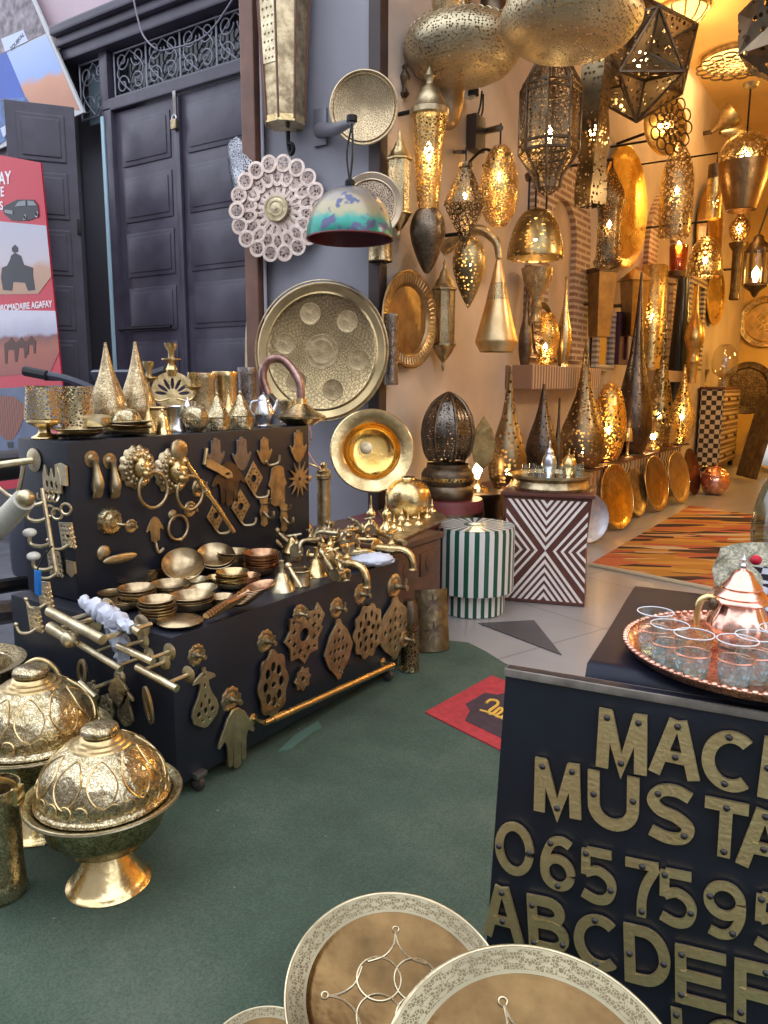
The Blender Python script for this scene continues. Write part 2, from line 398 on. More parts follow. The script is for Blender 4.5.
struct('wall_pillar', B((-3.275, YF + 0.15, 3.2), (1.03, 0.3, 6.4)), GREYWALL)
struct('trim_1', B((-3.735, YF - 0.02, 3.2), (0.12, 0.16, 6.4), 0.01), BROWNW)
struct('trim_2', B((-2.79, YF + 0.03, 3.2), (0.085, 0.09, 6.4), 0.008), DARKTRIM)
struct('trim_3', tube([(-3.655, YF - 0.05, 0), (-3.655, YF - 0.05, 6.4)], 0.012), plain('grey_pipe', (0.45, 0.43, 0.48), 0.5))
struct('wall_upper', B((-6.4, YF + 0.3, 5.4), (5.25, 0.3, 2.6)), PINK)
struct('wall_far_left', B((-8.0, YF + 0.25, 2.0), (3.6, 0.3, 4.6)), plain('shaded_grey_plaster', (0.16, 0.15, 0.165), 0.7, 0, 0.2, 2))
struct('wall_opposite', B((-2, -4.2, 2.6), (22, 0.3, 5.2)), plain('pale_street_wall', (0.42, 0.41, 0.41), 0.8, 0, 0.25, 0.7))
# brick arches round the two wall niches (slim bricks laid by the material)
def brickmat():
    q = N('thin_brick'); b = q.b; co = q.obj()
    br = q.n('TexBrick', Scale=1.0); br.inputs['Brick Width'].default_value = 0.30; br.inputs['Row Height'].default_value = 0.06; br.inputs['Mortar Size'].default_value = 0.014
    br.inputs['Color1'].default_value = (0.26, 0.145, 0.085, 1); br.inputs['Color2'].default_value = (0.34, 0.19, 0.12, 1); br.inputs['Mortar'].default_value = (0.58, 0.43, 0.30, 1)
    mp = q.n('Mapping'); mp.inputs['Rotation'].default_value = (math.radians(90), 0, math.radians(90)); q.l(co, mp.inputs[0])
    sp = q.n('SeparateXYZ'); q.l(co, sp.inputs[0]); cb = q.n('CombineXYZ'); q.l(sp.outputs[0], cb.inputs[0]); q.l(sp.outputs[1], cb.inputs[1]); q.l(cb.outputs[0], br.inputs[0])
    q.l(br.outputs[0], b.inputs['Base Color']); b.inputs['Roughness'].default_value = 0.8; q.bump(br.outputs['Fac'], 0.5, 0.02); return q.m
BRICK = brickmat()
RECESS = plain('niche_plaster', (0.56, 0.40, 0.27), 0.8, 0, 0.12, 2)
def niche(num, yc, z0, w, h, bw):
    """brick surround with a rounded head, a shallow darker recess face and a brick sill"""
    r = w / 2
    inner = [(-r, 0), (r, 0)] + [(r * math.cos(PI * i / 20), h - r + r * math.sin(PI * i / 20)) for i in range(21)]
    R_ = r + bw
    outer = [(-R_, 0), (R_, 0)] + [(R_ * math.cos(PI * i / 20), h - r + R_ * math.sin(PI * i / 20)) for i in range(21)]
    a = struct('trim_%d' % num, sheet([outer, inner], 0.06), BRICK, (XW + 0.03, yc, z0), FX)
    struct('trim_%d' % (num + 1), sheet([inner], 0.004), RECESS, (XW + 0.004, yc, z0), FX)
    return a
n1 = P(553, 360, X=XW); niche(20, n1.y - 0.0, n1.z, 0.66, 1.42, 0.40)
n2 = P(655, 372, X=XW); niche(24, n2.y, n2.z, 0.9, 1.85, 0.42)
sl = P(545, 378, X=XW)
struct('trim_22', B((XW + 0.12, sl.y, sl.z), (0.24, 1.75, 0.20), 0.01), BRICK)

# ------------------------------------------------------------------ old double door and its open side leaf
def leafmesh(wd, ht, th, rows, st=0.10):
    bm = B((0, 0, ht / 2), (wd, th, ht), 0.006)
    ph = (ht - st * (rows + 1)) / rows
    for k in range(rows):
        zc = st + ph / 2 + k * (ph + st)
        for sgn in (-1, 1):
            box(bm, (0, sgn * th / 2, zc), (wd - 2 * st, 0.022, ph), 0.010)
            box(bm, (0, sgn * (th / 2 + 0.010), zc), (wd - 2 * st - 0.07, 0.02, ph - 0.07), 0.009)
    return bm
XL, XM, XR = -5.46, -4.715, -3.93
d1 = struct('door_1', B(((XL + XR) / 2, YD + 0.08, 3.575), (XR - XL + 0.2, 0.14, 0.09), 0.01), DOORW)
part('frame', B((XL - 0.06, YD + 0.08, 1.78), (0.14, 0.14, 3.56), 0.01), DOORW, d1)
part('frame', B((XR + 0.07, YD + 0.08, 2.0), (0.12, 0.14, 4.0), 0.01), DOORW, d1)
part('frame', B((XL - 0.06, YD + 0.08, 3.80), (0.10, 0.14, 0.40), 0.01), DOORW, d1)
for (a, b_) in ((XL, XM), (XM, XR)):
    part('leaf', leafmesh(b_ - a - 0.012, 3.5, 0.06, 8, 0.085), DOORW, d1, ((a + b_) / 2, YD + 0.08, 0.02))
part('meeting_strip', B((XM, YD + 0.035, 1.77), (0.06, 0.03, 3.46), 0.008), DOORW, d1)
lk = part('hasp', B((XM, YD + 0.02, 3.45), (0.035, 0.02, 0.20), 0.004), PEWTER, d1)
part('padlock', B((XM + 0.005, YD + 0.0, 3.30), (0.06, 0.03, 0.07), 0.008), AGED, lk)
part('shackle', ring(0.022, 0.005, 20, 6, M=Matrix.Translation((XM + 0.005, YD, 3.345)) @ Matrix.Rotation(PI / 2, 4, 'X')), SILVER, lk)
part('bolt', tube([(XM - 0.75, YD - 0.0, 1.83), (XM - 0.12, YD - 0.0, 1.83)], 0.012), IRON, d1)
# moulded lintel above the fanlight
bm = bmesh.new()
for k, (z, hh, dpt) in enumerate([(4.02, 0.09, 0.10), (4.10, 0.07, 0.15), (4.17, 0.07, 0.20)]):
    box(bm, ((XL + XR) / 2 - 0.2, YD + 0.1 - dpt / 2, z), (XR - XL + 0.6, dpt + 0.1, hh), 0.015)
struct('trim_4', bm, DOORW)
def curl(bm, c, r, turns, a0, flip=1, rad=0.006):
    pts = [(c[0] + r * (1 - 0.8 * t) * math.cos(a0 + flip * t * turns * 2 * PI), 0, c[1] + r * (1 - 0.8 * t) * math.sin(a0 + flip * t * turns * 2 * PI)) for t in [i / 22 for i in range(23)]]
    tube(pts, rad, 6, bm)
def grille(parent, x0, x1, z0, z1, cells):
    bm = bmesh.new(); wd = (x1 - x0) / cells; h = z1 - z0
    for k in range(cells + 1): tube([(x0 + k * wd, 0, z0), (x0 + k * wd, 0, z1)], 0.008, 6, bm)
    for z in (z0 + 0.01, z1 - 0.01): tube([(x0, 0, z), (x1, 0, z)], 0.008, 6, bm)
    for k in range(cells):
        cx = x0 + (k + .5) * wd; q = wd * 0.24
        for sx in (-1, 1):
            for sz in (-1, 1):
                curl(bm, (cx + sx * q, (z0 + z1) / 2 + sz * h * 0.26), min(q, h * 0.22), 1.4, 0 if sx < 0 else PI, sx * sz)
            tube(spl([(cx, 0, z0 + 0.02), (cx + sx * q * 1.7, 0, (z0 + z1) / 2), (cx, 0, z1 - 0.02)], 6), 0.006, 6, bm)
    return part('grille', bm, plain('grey_wrought_iron', (0.25, 0.25, 0.29), 0.45, 0.5), parent, (0, YD + 0.06, 0))
grille(d1, XL + 0.02, XR, 3.63, 3.97, 4)
part('fanlight_glass', B(((XL + XR) / 2, YD + 0.13, 3.80), (XR - XL, 0.01, 0.38)), plain('dark_pane', (0.012, 0.013, 0.018), 0.1), d1)
d1b = struct('window_1', B((-5.70, YD + 0.14, 3.75), (0.36, 0.01, 0.46)), plain('sky_lit_pane', (0.20, 0.27, 0.30), 0.12))
grille(d1b, -5.88, -5.53, 3.53, 3.97, 1)
# wire looping down over the lintel
tag(part('cable', tube(spl([P(133, -4, Y=4.0), P(137, 15, Y=4.0), P(143, 35, Y=4.0), P(155, 48, Y=4.0), P(166, 50, Y=4.05), P(205, 36, Y=4.05), P(235, -4, Y=4.02)], 6), 0.006), plain('grey_cable', (0.22, 0.2, 0.25), 0.5)), 'thin grey cable looping down over the door lintel', 'cable')
hl = P(92, 112, Z=3.52); el = P(30, 97, Z=3.52)
hx, hy, LW = -5.62, 4.05, 0.50
hdirv = Vector((el.x - hx, el.y - hy, 0)); 
d2 = struct('door_2', leafmesh(LW, 3.5, 0.05, 8, 0.075), DOORW, Vector((hx, hy, 0.02)) + LW / 2 * Vector((-0.60, -0.80, 0)), math.atan2(-0.80, -0.60))
part('hinge', B((-LW / 2 + .01, 0.03, 0.9), (0.03, 0.03, 0.12), 0.004), IRON, d2); part('hinge', B((-LW / 2 + .01, 0.03, 2.6), (0.03, 0.03, 0.12), 0.004), IRON, d2)
struct('wall_recess', B((-5.85, YD + 0.3, 1.8), (0.9, 0.06, 4.6)), plain('recess_grey', (0.10, 0.10, 0.115), 0.7))
struct('trim_5', B((hx + 0.07, YD + 0.03, 1.75), (0.035, 0.06, 3.5)), plain('pale_blue_jamb', (0.42, 0.62, 0.70), 0.5))

# ------------------------------------------------------------------ posters on the left
YS = 3.6
def sp(px, py): p = P(px, py, Y=YS); return (p.x, p.z)
def flat(parent, name, pts, mat, lift, th=0.002, f=sp, Y=YS, label=None, holes=()):
    M = Matrix(((1, 0, 0, 0), (0, 0, -1, Y - lift), (0, 1, 0, 0), (0, 0, 0, 1)))
    return part(name, prism([f(*q) for q in pts], th, M=M), mat, parent, smooth=0, label=label)
RED = plain('poster_red', (0.55, 0.02, 0.045), 0.35); 
tour = thing('tour_poster', 'red tour poster with car, quad rider and camel pictures before the open door leaf', 'poster')
flat(tour, 'panel', [(-70, 142), (42, 163), (73, 480), (-70, 500)], RED, 0.0, 0.012)
def gradmat(name, z0, z1, stops):
    q = N(name); s_ = q.n('SeparateXYZ'); q.l(q.obj(), s_.inputs[0]); m = q.n('MapRange'); m.inputs['From Min'].default_value = z0; m.inputs['From Max'].default_value = z1
    t = q.n('TexNoise', Scale=6.0, Detail=5.0); q.l(q.obj(), t.inputs[0])
    q.l(s_.outputs[2], m.inputs[0]); a = q.math('ADD', m.outputs[0], q.math('MULTIPLY', q.math('SUBTRACT', t.outputs[0], 0.5), 0.25))
    q.l(q.ramp(a, stops), q.b.inputs['Base Color']); q.b.inputs['Roughness'].default_value = 0.35; return q.m
zt, zb = sp(30, 225)[1], sp(30, 298)[1]
flat(tour, 'quad_picture', [(-70, 215), (48, 226), (53, 277), (40, 294), (-70, 296)], gradmat('desert_haze_print', zb, zt, [(0.0, (0.45, 0.25, 0.15)), (0.4, (0.52, 0.30, 0.2)), (0.5, (0.55, 0.48, 0.52)), (1, (0.48, 0.47, 0.55))]), 0.013)
zt, zb = sp(30, 315)[1], sp(30, 375)[1]
flat(tour, 'camel_picture', [(-70, 309), (57, 311), (61, 352), (52, 372), (-70, 382)], gradmat('red_dunes_print', zb, zt, [(0.0, (0.30, 0.06, 0.04)), (0.45, (0.38, 0.10, 0.05)), (0.62, (0.20, 0.06, 0.05)), (0.68, (0.42, 0.40, 0.50)), (1, (0.62, 0.60, 0.68))]), 0.013)
flat(tour, 'balloon_picture', [(-70, 392), (64, 385), (72, 470), (-70, 478)], plain('dusk_blue_print', (0.09, 0.12, 0.2), 0.35, 0, 0.3, 4), 0.013)
DKP = plain('print_black', (0.015, 0.015, 0.02), 0.4)
flat(tour, 'car_print', [(5, 207), (11, 204), (19, 200), (36, 200), (40, 206), (41, 215), (38, 218), (30, 221), (14, 221), (6, 214)], DKP, 0.015)
flat(tour, 'car_window', [(21, 202), (28, 201), (28, 206), (17, 207)], plain('print_grey', (.22, .23, .25), .3), 0.018); flat(tour, 'car_window', [(30, 201), (36, 202), (39, 206), (30, 206)], plain('print_grey', (0, 0, 0)), 0.018); flat(tour, 'car_grille', [(7, 210), (15, 211), (15, 215), (7, 213)], plain('print_grey', (0, 0, 0)), 0.018)
for cx, cy in ((27, 218), (39, 215)):
    p = sp(cx, cy); part('car_wheel', ring(0.018, 0.004, 16, 5, None, Matrix.Translation((p[0], YS - 0.018, p[1])) @ Matrix.Rotation(PI / 2, 4, 'X')), PEWTER, tour)

flat(tour, 'quad_print', [(4, 268), (9, 266), (12, 260), (13, 256), (17, 253), (23, 256), (26, 265), (35, 268), (35, 276), (37, 290), (30, 291), (27, 283), (15, 282), (14, 291), (5, 290), (3, 278)], DKP, 0.015)
flat(tour, 'rider_print', [(14, 248), (17, 245), (20, 248), (20, 252), (16, 253), (14, 251)], DKP, 0.016)
BR = plain('print_brown', (0.09, 0.03, 0.02), 0.5)
for k, (cx, cy, kk) in enumerate(((13, 350, 1.0), (23, 348, .85), (33, 345, .7))):
    flat(tour, 'camel_print', [(cx - 7 * kk, cy - 6 * kk), (cx - 2 * kk, cy - 9 * kk), (cx, cy - 13 * kk), (cx + 3 * kk, cy - 9 * kk), (cx + 7 * kk, cy - 5 * kk), (cx + 6 * kk, cy + 12 * kk), (cx + 4 * kk, cy + 12 * kk), (cx + 3 * kk, cy), (cx - 3 * kk, cy), (cx - 4 * kk, cy + 14 * kk), (cx - 6 * kk, cy + 14 * kk)], BR, 0.015 + 0.0005 * k)
def vstripe():
    q = N('balloon_stripes'); wv = q.n('TexWave', Scale=9.0); wv.bands_direction = 'X'; q.l(q.obj(), wv.inputs[0])
    q.l(q.ramp(wv.outputs[0], [(0.2, (0.05, 0.03, 0.06)), (0.5, (0.55, 0.30, 0.1)), (0.8, (0.30, 0.05, 0.04))]), q.b.inputs['Base Color']); return q.m
flat(tour, 'balloon_print', [(-16, 402), (-6, 396), (14, 396), (26, 404), (27, 416), (20, 432), (14, 440), (8, 440), (-4, 428), (-14, 414)], vstripe(), 0.015)
flat(tour, 'basket_print', [(9, 442), (15, 442), (15, 448), (10, 448)], DKP, 0.015)
PAPERW = plain('print_white', (0.85, 0.83, 0.84), 0.5)
def words_on(parent, s, px, py, hpx, f, Y, lift, mat, align='CENTER', rotdeg=0, name='lettering', bold=0.0):
    p = P(px, py, Y=Y - lift); k = hpx * S(p) / 0.7
    part(name, text_mesh(s, k, 0.002, align, bold * k), mat, parent, p, spin(FY, rotdeg), smooth=0)
words_on(tour, 'AGAFAY', 11, 178, 12, sp, YS, 0.014, PAPERW, 'RIGHT', -4, bold=0.02)
words_on(tour, 'E', 4, 192, 9, sp, YS, 0.014, PAPERW, 'RIGHT', -4, bold=0.02)
words_on(tour, 'S', 3, 206, 8, sp, YS, 0.014, PAPERW, 'RIGHT', -4, bold=0.02)
words_on(tour, 'DROMADAIRE AGAFAY', 52, 304, 6.5, sp, YS, 0.014, PAPERW, 'RIGHT', 0, bold=0.02)
YT = 4.17
def tp(px, py): p = P(px, py, Y=YT); return (p.x, p.z)
top = thing('photo_poster', 'tilted poster of blue sky, dunes and waterfalls hanging above the open door leaf', 'poster')
TF = dict(f=tp, Y=YT)
flat(top, 'panel', [(-60, -40), (19, -40), (86, 113), (0, 150), (-60, 172)], plain('poster_edge', (0.55, 0.55, 0.55), 0.4), 0.0, 0.02, **TF)
zt, zb = tp(40, 40)[1], tp(40, 110)[1]
flat(top, 'dune_picture', [(10, 53), (49, 36), (82, 111), (40, 105), (-12, 100)], gradmat('dune_sky_print', zb, zt, [(0.0, (0.50, 0.22, 0.13)), (0.38, (0.62, 0.30, 0.18)), (0.48, (0.30, 0.42, 0.72)), (1, (0.42, 0.52, 0.78))]), 0.021, **TF)
flat(top, 'forest_picture', [(-60, -38), (17, -38), (48, 34), (10, 52), (-60, 78)], plain('forest_print', (0.22, 0.18, 0.20), 0.4, 0, 0.75, 14), 0.021, **TF)
flat(top, 'blue_picture', [(-60, 79), (9, 53), (28, 98), (-60, 105)], plain('deep_blue_print', (0.03, 0.10, 0.46), 0.35, 0, 0.15, 4), 0.022, **TF)
flat(top, 'falls_picture', [(-60, 106), (29, 98), (40, 118), (0, 147), (-60, 170)], plain('falls_print', (0.05, 0.12, 0.30), 0.35, 0, 0.7, 10), 0.022, **TF)
CAP = plain('caption_paper', (0.55, 0.62, 0.78), 0.5)
flat(top, 'caption', [(4, 40), (26, 31), (31, 42), (8, 53)], CAP, 0.024, **TF); flat(top, 'caption', [(3, 129), (18, 121), (22, 128), (6, 138)], CAP, 0.024, **TF)
words_on(top, 'TOUBKAL', 17, 42, 4, tp, YT, 0.027, DKP, 'CENTER', 22); words_on(top, 'OUZOUD', 12, 130, 4.5, tp, YT, 0.027, DKP, 'CENTER', 25)

# ------------------------------------------------------------------ motorbike parked behind the cart
mb = thing('motorbike', 'black and red motorbike parked beside the cart with bars over the poster', 'motorbike', Vector((-3.62, 2.74, 0)) - Vector((0.38 * math.cos(1.69), 0.38 * math.sin(1.69), 0)) * 1.14, 1.69)
mb.location.z = 0.0; mb.scale = (1.14, 1.14, 1.21)
BK = plain('black_rubber', (0.015, 0.015, 0.017), 0.6); BP = plain('blue_black_plastic', (0.05, 0.055, 0.08), 0.3); RP = plain('red_fairing', (0.45, 0.02, 0.05), 0.25, coat=0.5)
def wheel(x):
    wl = part('wheel', ring(0.27, 0.055, 36, 10, M=Matrix.Translation((x, 0, 0.325)) @ Matrix.Rotation(PI / 2, 4, 'X')), BK, mb)
    bm = ring(0.215, 0.012, 32, 6, M=Matrix.Translation((x, 0, 0.325)) @ Matrix.Rotation(PI / 2, 4, 'X'))
    for k in range(5): tube([(x, 0, 0.325), (x + 0.21 * math.cos(k * 1.2566), 0, 0.325 + 0.21 * math.sin(k * 1.2566))], 0.013, 6, bm)
    part('rim', bm, PEWTER, wl)
wheel(-0.68); wheel(0.62)
part('frame', tube(spl([(0.40, 0, 0.95), (0.2, 0, 0.75), (0.05, 0, 0.35), (-0.3, 0, 0.35), (-0.68, 0, 0.33)], 4), 0.03), IRON, mb)
fk = tube([(0.62, 0.09, 0.33), (0.40, 0.09, 1.02)], 0.022); tube([(0.62, -0.09, 0.33), (0.40, -0.09, 1.02)], 0.022, bm=fk); part('fork', fk, SILVER, mb)
eng = B((0.02, 0, 0.48), (0.34, 0.26, 0.28), 0.04); part('engine', eng, BP, mb)
part('clutch_cover', lathe([(0, 0.05), (0.6, 0.05), (0.9, 0.02), (1, 0), (1, -0.04)], 0.13, 1.0, 24, M=Matrix.Translation((0.16, -0.15, 0.60)) @ Matrix.Rotation(PI / 2, 4, 'X')), plain('grey_blue_cover', (0.20, 0.23, 0.32), 0.35, 0.4), mb)
bm = bmesh.new(); ball(bm, (0.14, 0, 0.82), 0.2, (1.35, 0.75, 0.75)); part('fuel_tank', bm, RP, mb)
bm = B((-0.35, 0, 0.83), (0.62, 0.26, 0.10), 0.045); part('seat', bm, BK, mb)
bm = bmesh.new(); ball(bm, (0.30, 0, 0.83), 0.16, (1.3, 1.1, 0.6)); part('fairing', bm, RP, mb)
hb = tube(spl([(0.28, -0.44, 1.20), (0.34, -0.25, 1.17), (0.42, -0.06, 1.10), (0.42, 0.06, 1.10), (0.34, 0.25, 1.17), (0.28, 0.44, 1.20)], 5), 0.017); hbo = part('handlebar', hb, BP, mb)
for s_ in (-1, 1):
    part('grip', tube([(0.30, s_ * 0.34, 1.185), (0.27, s_ * 0.46, 1.205)], 0.023), BK, hbo); part('brake_lever', tube(spl([(0.36, s_ * 0.26, 1.18), (0.42, s_ * 0.36, 1.17), (0.42, s_ * 0.5, 1.17)], 4), 0.009), IRON, hbo)
bm = bmesh.new(); ball(bm, (0.50, 0, 0.98), 0.10, (0.8, 1, 1)); part('headlight', bm, SILVER, mb)
part('windshield', B((0.46, 0, 1.14), (0.03, 0.34, 0.16), 0.012, Matrix.Rotation(-0.5, 3, 'Y')), BP, mb)
part('indicator', ball(bmesh.new(), (0.36, -0.20, 1.20), 0.025), plain('red_lens', (0.6, 0.02, 0.03), 0.2), mb)
part('exhaust', tube(spl([(0.1, -0.12, 0.4), (0.0, -0.16, 0.27), (-0.3, -0.17, 0.28), (-0.75, -0.19, 0.36)], 4), [0.025] * 6 + [0.045] * 7), PEWTER, mb)
part('crash_bar', tube(spl([(0.25, -0.1, 0.75), (0.3, -0.32, 0.6), (0.2, -0.34, 0.42), (0.05, -0.1, 0.36)], 5), 0.014), BK, mb)
def rebase(root, loc):
    loc = Vector(loc); root.location = root.location + loc
    for ch in kids(root): ch.location = ch.location - loc
# ------------------------------------------------------------------ carpet and door mat
cp = [(-2.75, -2.2), (1.8, -2.2), (1.8, 3.1)] + [tuple(P(a, b, Z=0).xy) for a, b in ((640, 716), (560, 683), (505, 664), (486, 652), (468, 643), (448, 641))] + [(-2.05, 3.62), (-2.45, 3.62), (-2.45, 1.5), (-2.75, 1.5)]
one('carpet', 'worn dark green carpet laid in front of the shop', 'carpet', prism(cp, 0.008, M=Matrix.Translation((0, 0, -0.004))), carpetmat(), smooth=0)
A_, B_, C_ = P(425, 714, Z=0), P(492, 677, Z=0), P(498, 751, Z=0)
mu = (B_ - A_); mv = (C_ - A_) * 1.55; MATP = plain('mat_red_pile', (0.42, 0.035, 0.04), 0.9, 0, 0.2, 30, 0.3, 200); MATD = plain('mat_dark_pile', (0.05, 0.028, 0.035), 0.9, 0, 0.2, 30)
def mp_(u, v): q = A_ + mu * u + mv * v; return (q.x, q.y)
mat = thing('door_mat', 'red door mat with black centre and yellow script behind the letter board', 'mat', A_)
part('border', prism([mp_(0, 0), mp_(0, 1), mp_(1, 1), mp_(1, 0)], 0.006, M=Matrix.Translation(-A_ + Vector((0, 0, 0.004)))), MATP, mat, smooth=0)
inner = [(.14, .28), (.30, .22), (.36, .14), (.66, .14), (.70, .22), (.86, .28), (.86, .74), (.70, .80), (.66, .88), (.36, .88), (.30, .80), (.14, .74)]
part('centre', prism([mp_(*q) for q in inner][::-1], 0.0015, M=Matrix.Translation(-A_ + Vector((0, 0, 0.0105)))), MATD, mat, smooth=0)
YEL = plain('mat_yellow_script', (0.75, 0.42, 0.06), 0.8)
def scr(pts): return [Vector((*P(a, b, Z=0).xy, 0.0125)) - A_ for a, b in pts]
bm = tube(spl(scr([(486, 706), (490, 703), (497, 704), (497, 708), (489, 714), (492, 717), (500, 711), (502, 714), (496, 719), (502, 720), (508, 714)]), 6), 0.007, 6)
tube(spl(scr([(480, 713), (490, 716), (503, 722), (512, 726)]), 5), 0.006, 6, bm); part('script', bm, YEL, mat)

# ------------------------------------------------------------------ the black display cart
CX, CY0, CY1, ZL, ZU, UX, BX = -1.90, 1.62, 3.00, 0.58, 1.185, -2.50, -2.82
cart = thing('display_cart', 'black two-tier display cart on castors covered with brass hardware', 'cart', (-2.36, 2.31, 0))
def CP(name, geo, mat, **k): o = part(name, geo, mat, cart, **k); o.location = o.location - cart.location; return o
lb = B(((CX + BX) / 2, (CY0 + CY1) / 2, (ZL + 0.055) / 2), (CX - BX, CY1 - CY0, ZL - 0.055), 0.006)
CP('lower_box', lb, BLACK)
ub = B(((UX + BX) / 2, (CY0 + 0.07 + CY1 + 0.08) / 2, (ZL + ZU) / 2 + 0.002), (UX - BX, CY1 - CY0, ZU - ZL - 0.004), 0.006)
CP('upper_box', ub, BLACK)
for i, (x, y) in enumerate(((CX - 0.07, CY0 + 0.09), (CX - 0.07, CY1 - 0.09), (BX + 0.09, CY0 + 0.09), (BX + 0.09, CY1 - 0.09))):
    cs = CP('castor', B((x + (.05 if x > -2.3 else -.05), y, 0.066), (0.09, 0.05, 0.02), 0.005), PEWTER)
    wl = part('wheel', lathe([(0, -.5), (.8, -.5), (1, -.35), (1, .35), (.8, .5), (0, .5)], 0.027, 0.028, 20, M=Matrix.Translation((x + (.07 if x > -2.3 else -.07), y, 0.0315)) @ Matrix.Rotation(PI / 2, 4, 'X')), plain('dark_castor', (0.05, 0.035, 0.032), 0.5), cs)
    part('hub', lathe([(0, -.6), (1, -.6), (1, .6), (0, .6)], 0.011, 0.028, 14, M=Matrix.Translation((x + (.07 if x > -2.3 else -.07), y, 0.0315)) @ Matrix.Rotation(PI / 2, 4, 'X')), PEWTER, cs)
one('carpet_scrap', 'torn strip of green carpet under the front edge of the black cart', 'carpet', prism([tuple(P(a, b, Z=0.006).xy) for a, b in ((278, 752), (296, 735), (318, 722), (322, 728), (309, 735), (290, 750))], 0.006, M=Matrix.Translation((0, 0, 0.0045))), plain('faded_green_pile', (0.09, 0.17, 0.13), 0.95), smooth=0)

# ------------------------------------------------------------------ flat brass plaques
def pq_lyre(h):
    w = h * 0.30
    right = [(0.05, 0), (0.05, -0.07), (0.11, -0.08), (0.36, -0.16), (0.40, -0.21), (0.14, -0.22), (0.15, -0.32), (0.24, -0.45), (0.42, -0.62), (0.48, -0.74), (0.42, -0.86), (0.20, -0.95), (0.06, -1.0)]
    out = [(a * w * 2, b * h) for a, b in right] + [(-a * w * 2, b * h) for a, b in right[::-1]]
    def e(cx, cy, a, b): return circ(a * h, 16, (cx * h, cy * h), b * h)
    return [out, e(0, -.12, .025, .035), e(0, -.29, .03, .04), e(-.085, -.60, .03, .06), e(.085, -.60, .03, .06), e(0, -.48, .025, .05), e(-.15, -.74, .045, .05), e(.15, -.74, .045, .05), e(0, -.72, .04, .06), e(-.07, -.87, .035, .028), e(.07, -.87, .035, .028)]
def hand(k=1.0, down=True, thumb=0.0):
    half = [(0.0, 1.0), (0.055, 0.99), (0.08, 0.95), (0.085, 0.62), (0.10, 0.60), (0.11, 0.90), (0.16, 0.93), (0.20, 0.89), (0.21, 0.58), (0.23, 0.50), (0.27, 0.44), (0.38, 0.53), (0.41, 0.50), (0.36, 0.38), (0.27, 0.24), (0.19, 0.10), (0.10, 0.03), (0.06, 0.0)]
    pts = half + [(-a, b) for a, b in half[::-1][:-1]]
    s = -1 if down else 1
    return [[(a * k, s * b * k) for a, b in pts]]
def pq_oval(h):
    L = [lobed(h * 0.5, 0.07, 8, 96, (0, -h * 0.5), 1.0)]; L[0] = [(x * 0.62, y) for x, y in L[0]]
    for k in range(8):
        a = k * PI / 4; L.append(circ(h * .055, 14, (h * .17 * math.cos(a), -h * .5 + h * .27 * math.sin(a)), h * .085))
    L.append(circ(h * .05, 14, (0, -h * .5))); return L
def pq_star(h):
    R = h * .5; c = (0, -R); L = [star(R, R * .78, 8, c)]
    for k in range(8):
        a = PI / 8 + k * PI / 4; L.append(star(R * .16, R * .07, 4, (R * .56 * math.cos(a), -R + R * .56 * math.sin(a))))
    L.append(circ(R * .24, 20, c)); 
    for k in range(8):
        a = k * PI / 4; L.append(circ(R * .075, 10, (R * .76 * math.cos(a), -R + R * .76 * math.sin(a))))
    return L
def pq_loz(h, w=.45, n=4):
    half = [(0.06, 0), (.10, -.08), (.30, -.22), (.36, -.30), (.50, -.50), (.36, -.72), (.30, -.78), (.10, -.92), (.05, -1)]
    L = [[(a * h * w * 2, b * h) for a, b in half] + [(-a * h * w * 2, b * h) for a, b in half[::-1]]]
    for r in range(-2, 3):
        for c in range(-2, 3):
            if abs(r) + abs(c) <= 2 + (0 if abs(r) == 2 else 0): L.append([(x * w * 1.4, y) for x, y in [( c * h * .165 + dx * h, 0) for dx in (0,)] ] if False else star(h * .055, h * .045, 2, (c * h * .13 * w * 2.2, -h * .5 + r * h * .155)))
    return L
def pq_round(h):
    R = h * .40; L = [lobed(R, .06, 10, 100, (0, -h * .46), 1.08)]
    for k in range(10):
        a = k * 2 * PI / 10; L.append(circ(R * .10, 12, (R * .68 * math.cos(a), -h * .46 + R * .72 * math.sin(a)), R * .16))
    for k in range(5): a = PI / 2 + k * 2 * PI / 5; L.append(circ(R * .13, 10, (R * .32 * math.cos(a), -h * .46 + R * .32 * math.sin(a))))
    return L
def pq_latt(h):
    w = h * .5; d = [(0, 0), (w * .62, -h * .42), (w * .56, -h * .5), (0, -h * .92), (-w * .62, -h * .46), (-w * .56, -h * .38)]
    L = [[(0, 0.02 * h), (w * .72, -h * .46), (0, -h * .94), (-w * .72, -h * .46)], circ(h * .11, 16, (0, -h * .46))]
    for k in range(4):
        for t in (.2, .5, .8):
            a = [(0, -.13 * h), (w * .52, -h * .46), (0, -.79 * h), (-w * .52, -h * .46)]; p, q = a[k], a[(k + 1) % 4]
            L.append(star(h * .05, h * .04, 2, (p[0] + (q[0] - p[0]) * t, p[1] + (q[1] - p[1]) * t)))
    return L
def rosette(name, label, px, py, hpx, mat=AGED, plane=dict(X=CX), F=FX, spout=True, cat='hook', lob=10, group=None, lift=0.0):
    p = P(px, py, **plane); r = hpx * S(p) / 2; n = F @ Vector((0, 0, 1))
    t = thing(name, label, cat, p + n * lift, F, group)
    part('rose', lathe([(0, .20), (.35, .22), (.55, .10), (.8, .16), (1, .05), (1, 0), (0, 0)], r, r, 40, 0, None, lob, .10), mat, t)
    if spout:
        part('stem', lathe([(0, 1.3), (.22, 1.3), (.25, 1.15), (.18, 1.0), (.2, .5), (.34, .3), (.34, .15)], r, r, 16), mat, t)
        part('lug', tube([(0, -.1 * r, 1.0 * r), (0.05 * r, .75 * r, 1.12 * r)], [.16 * r, .12 * r], 10), mat, t)
    return t
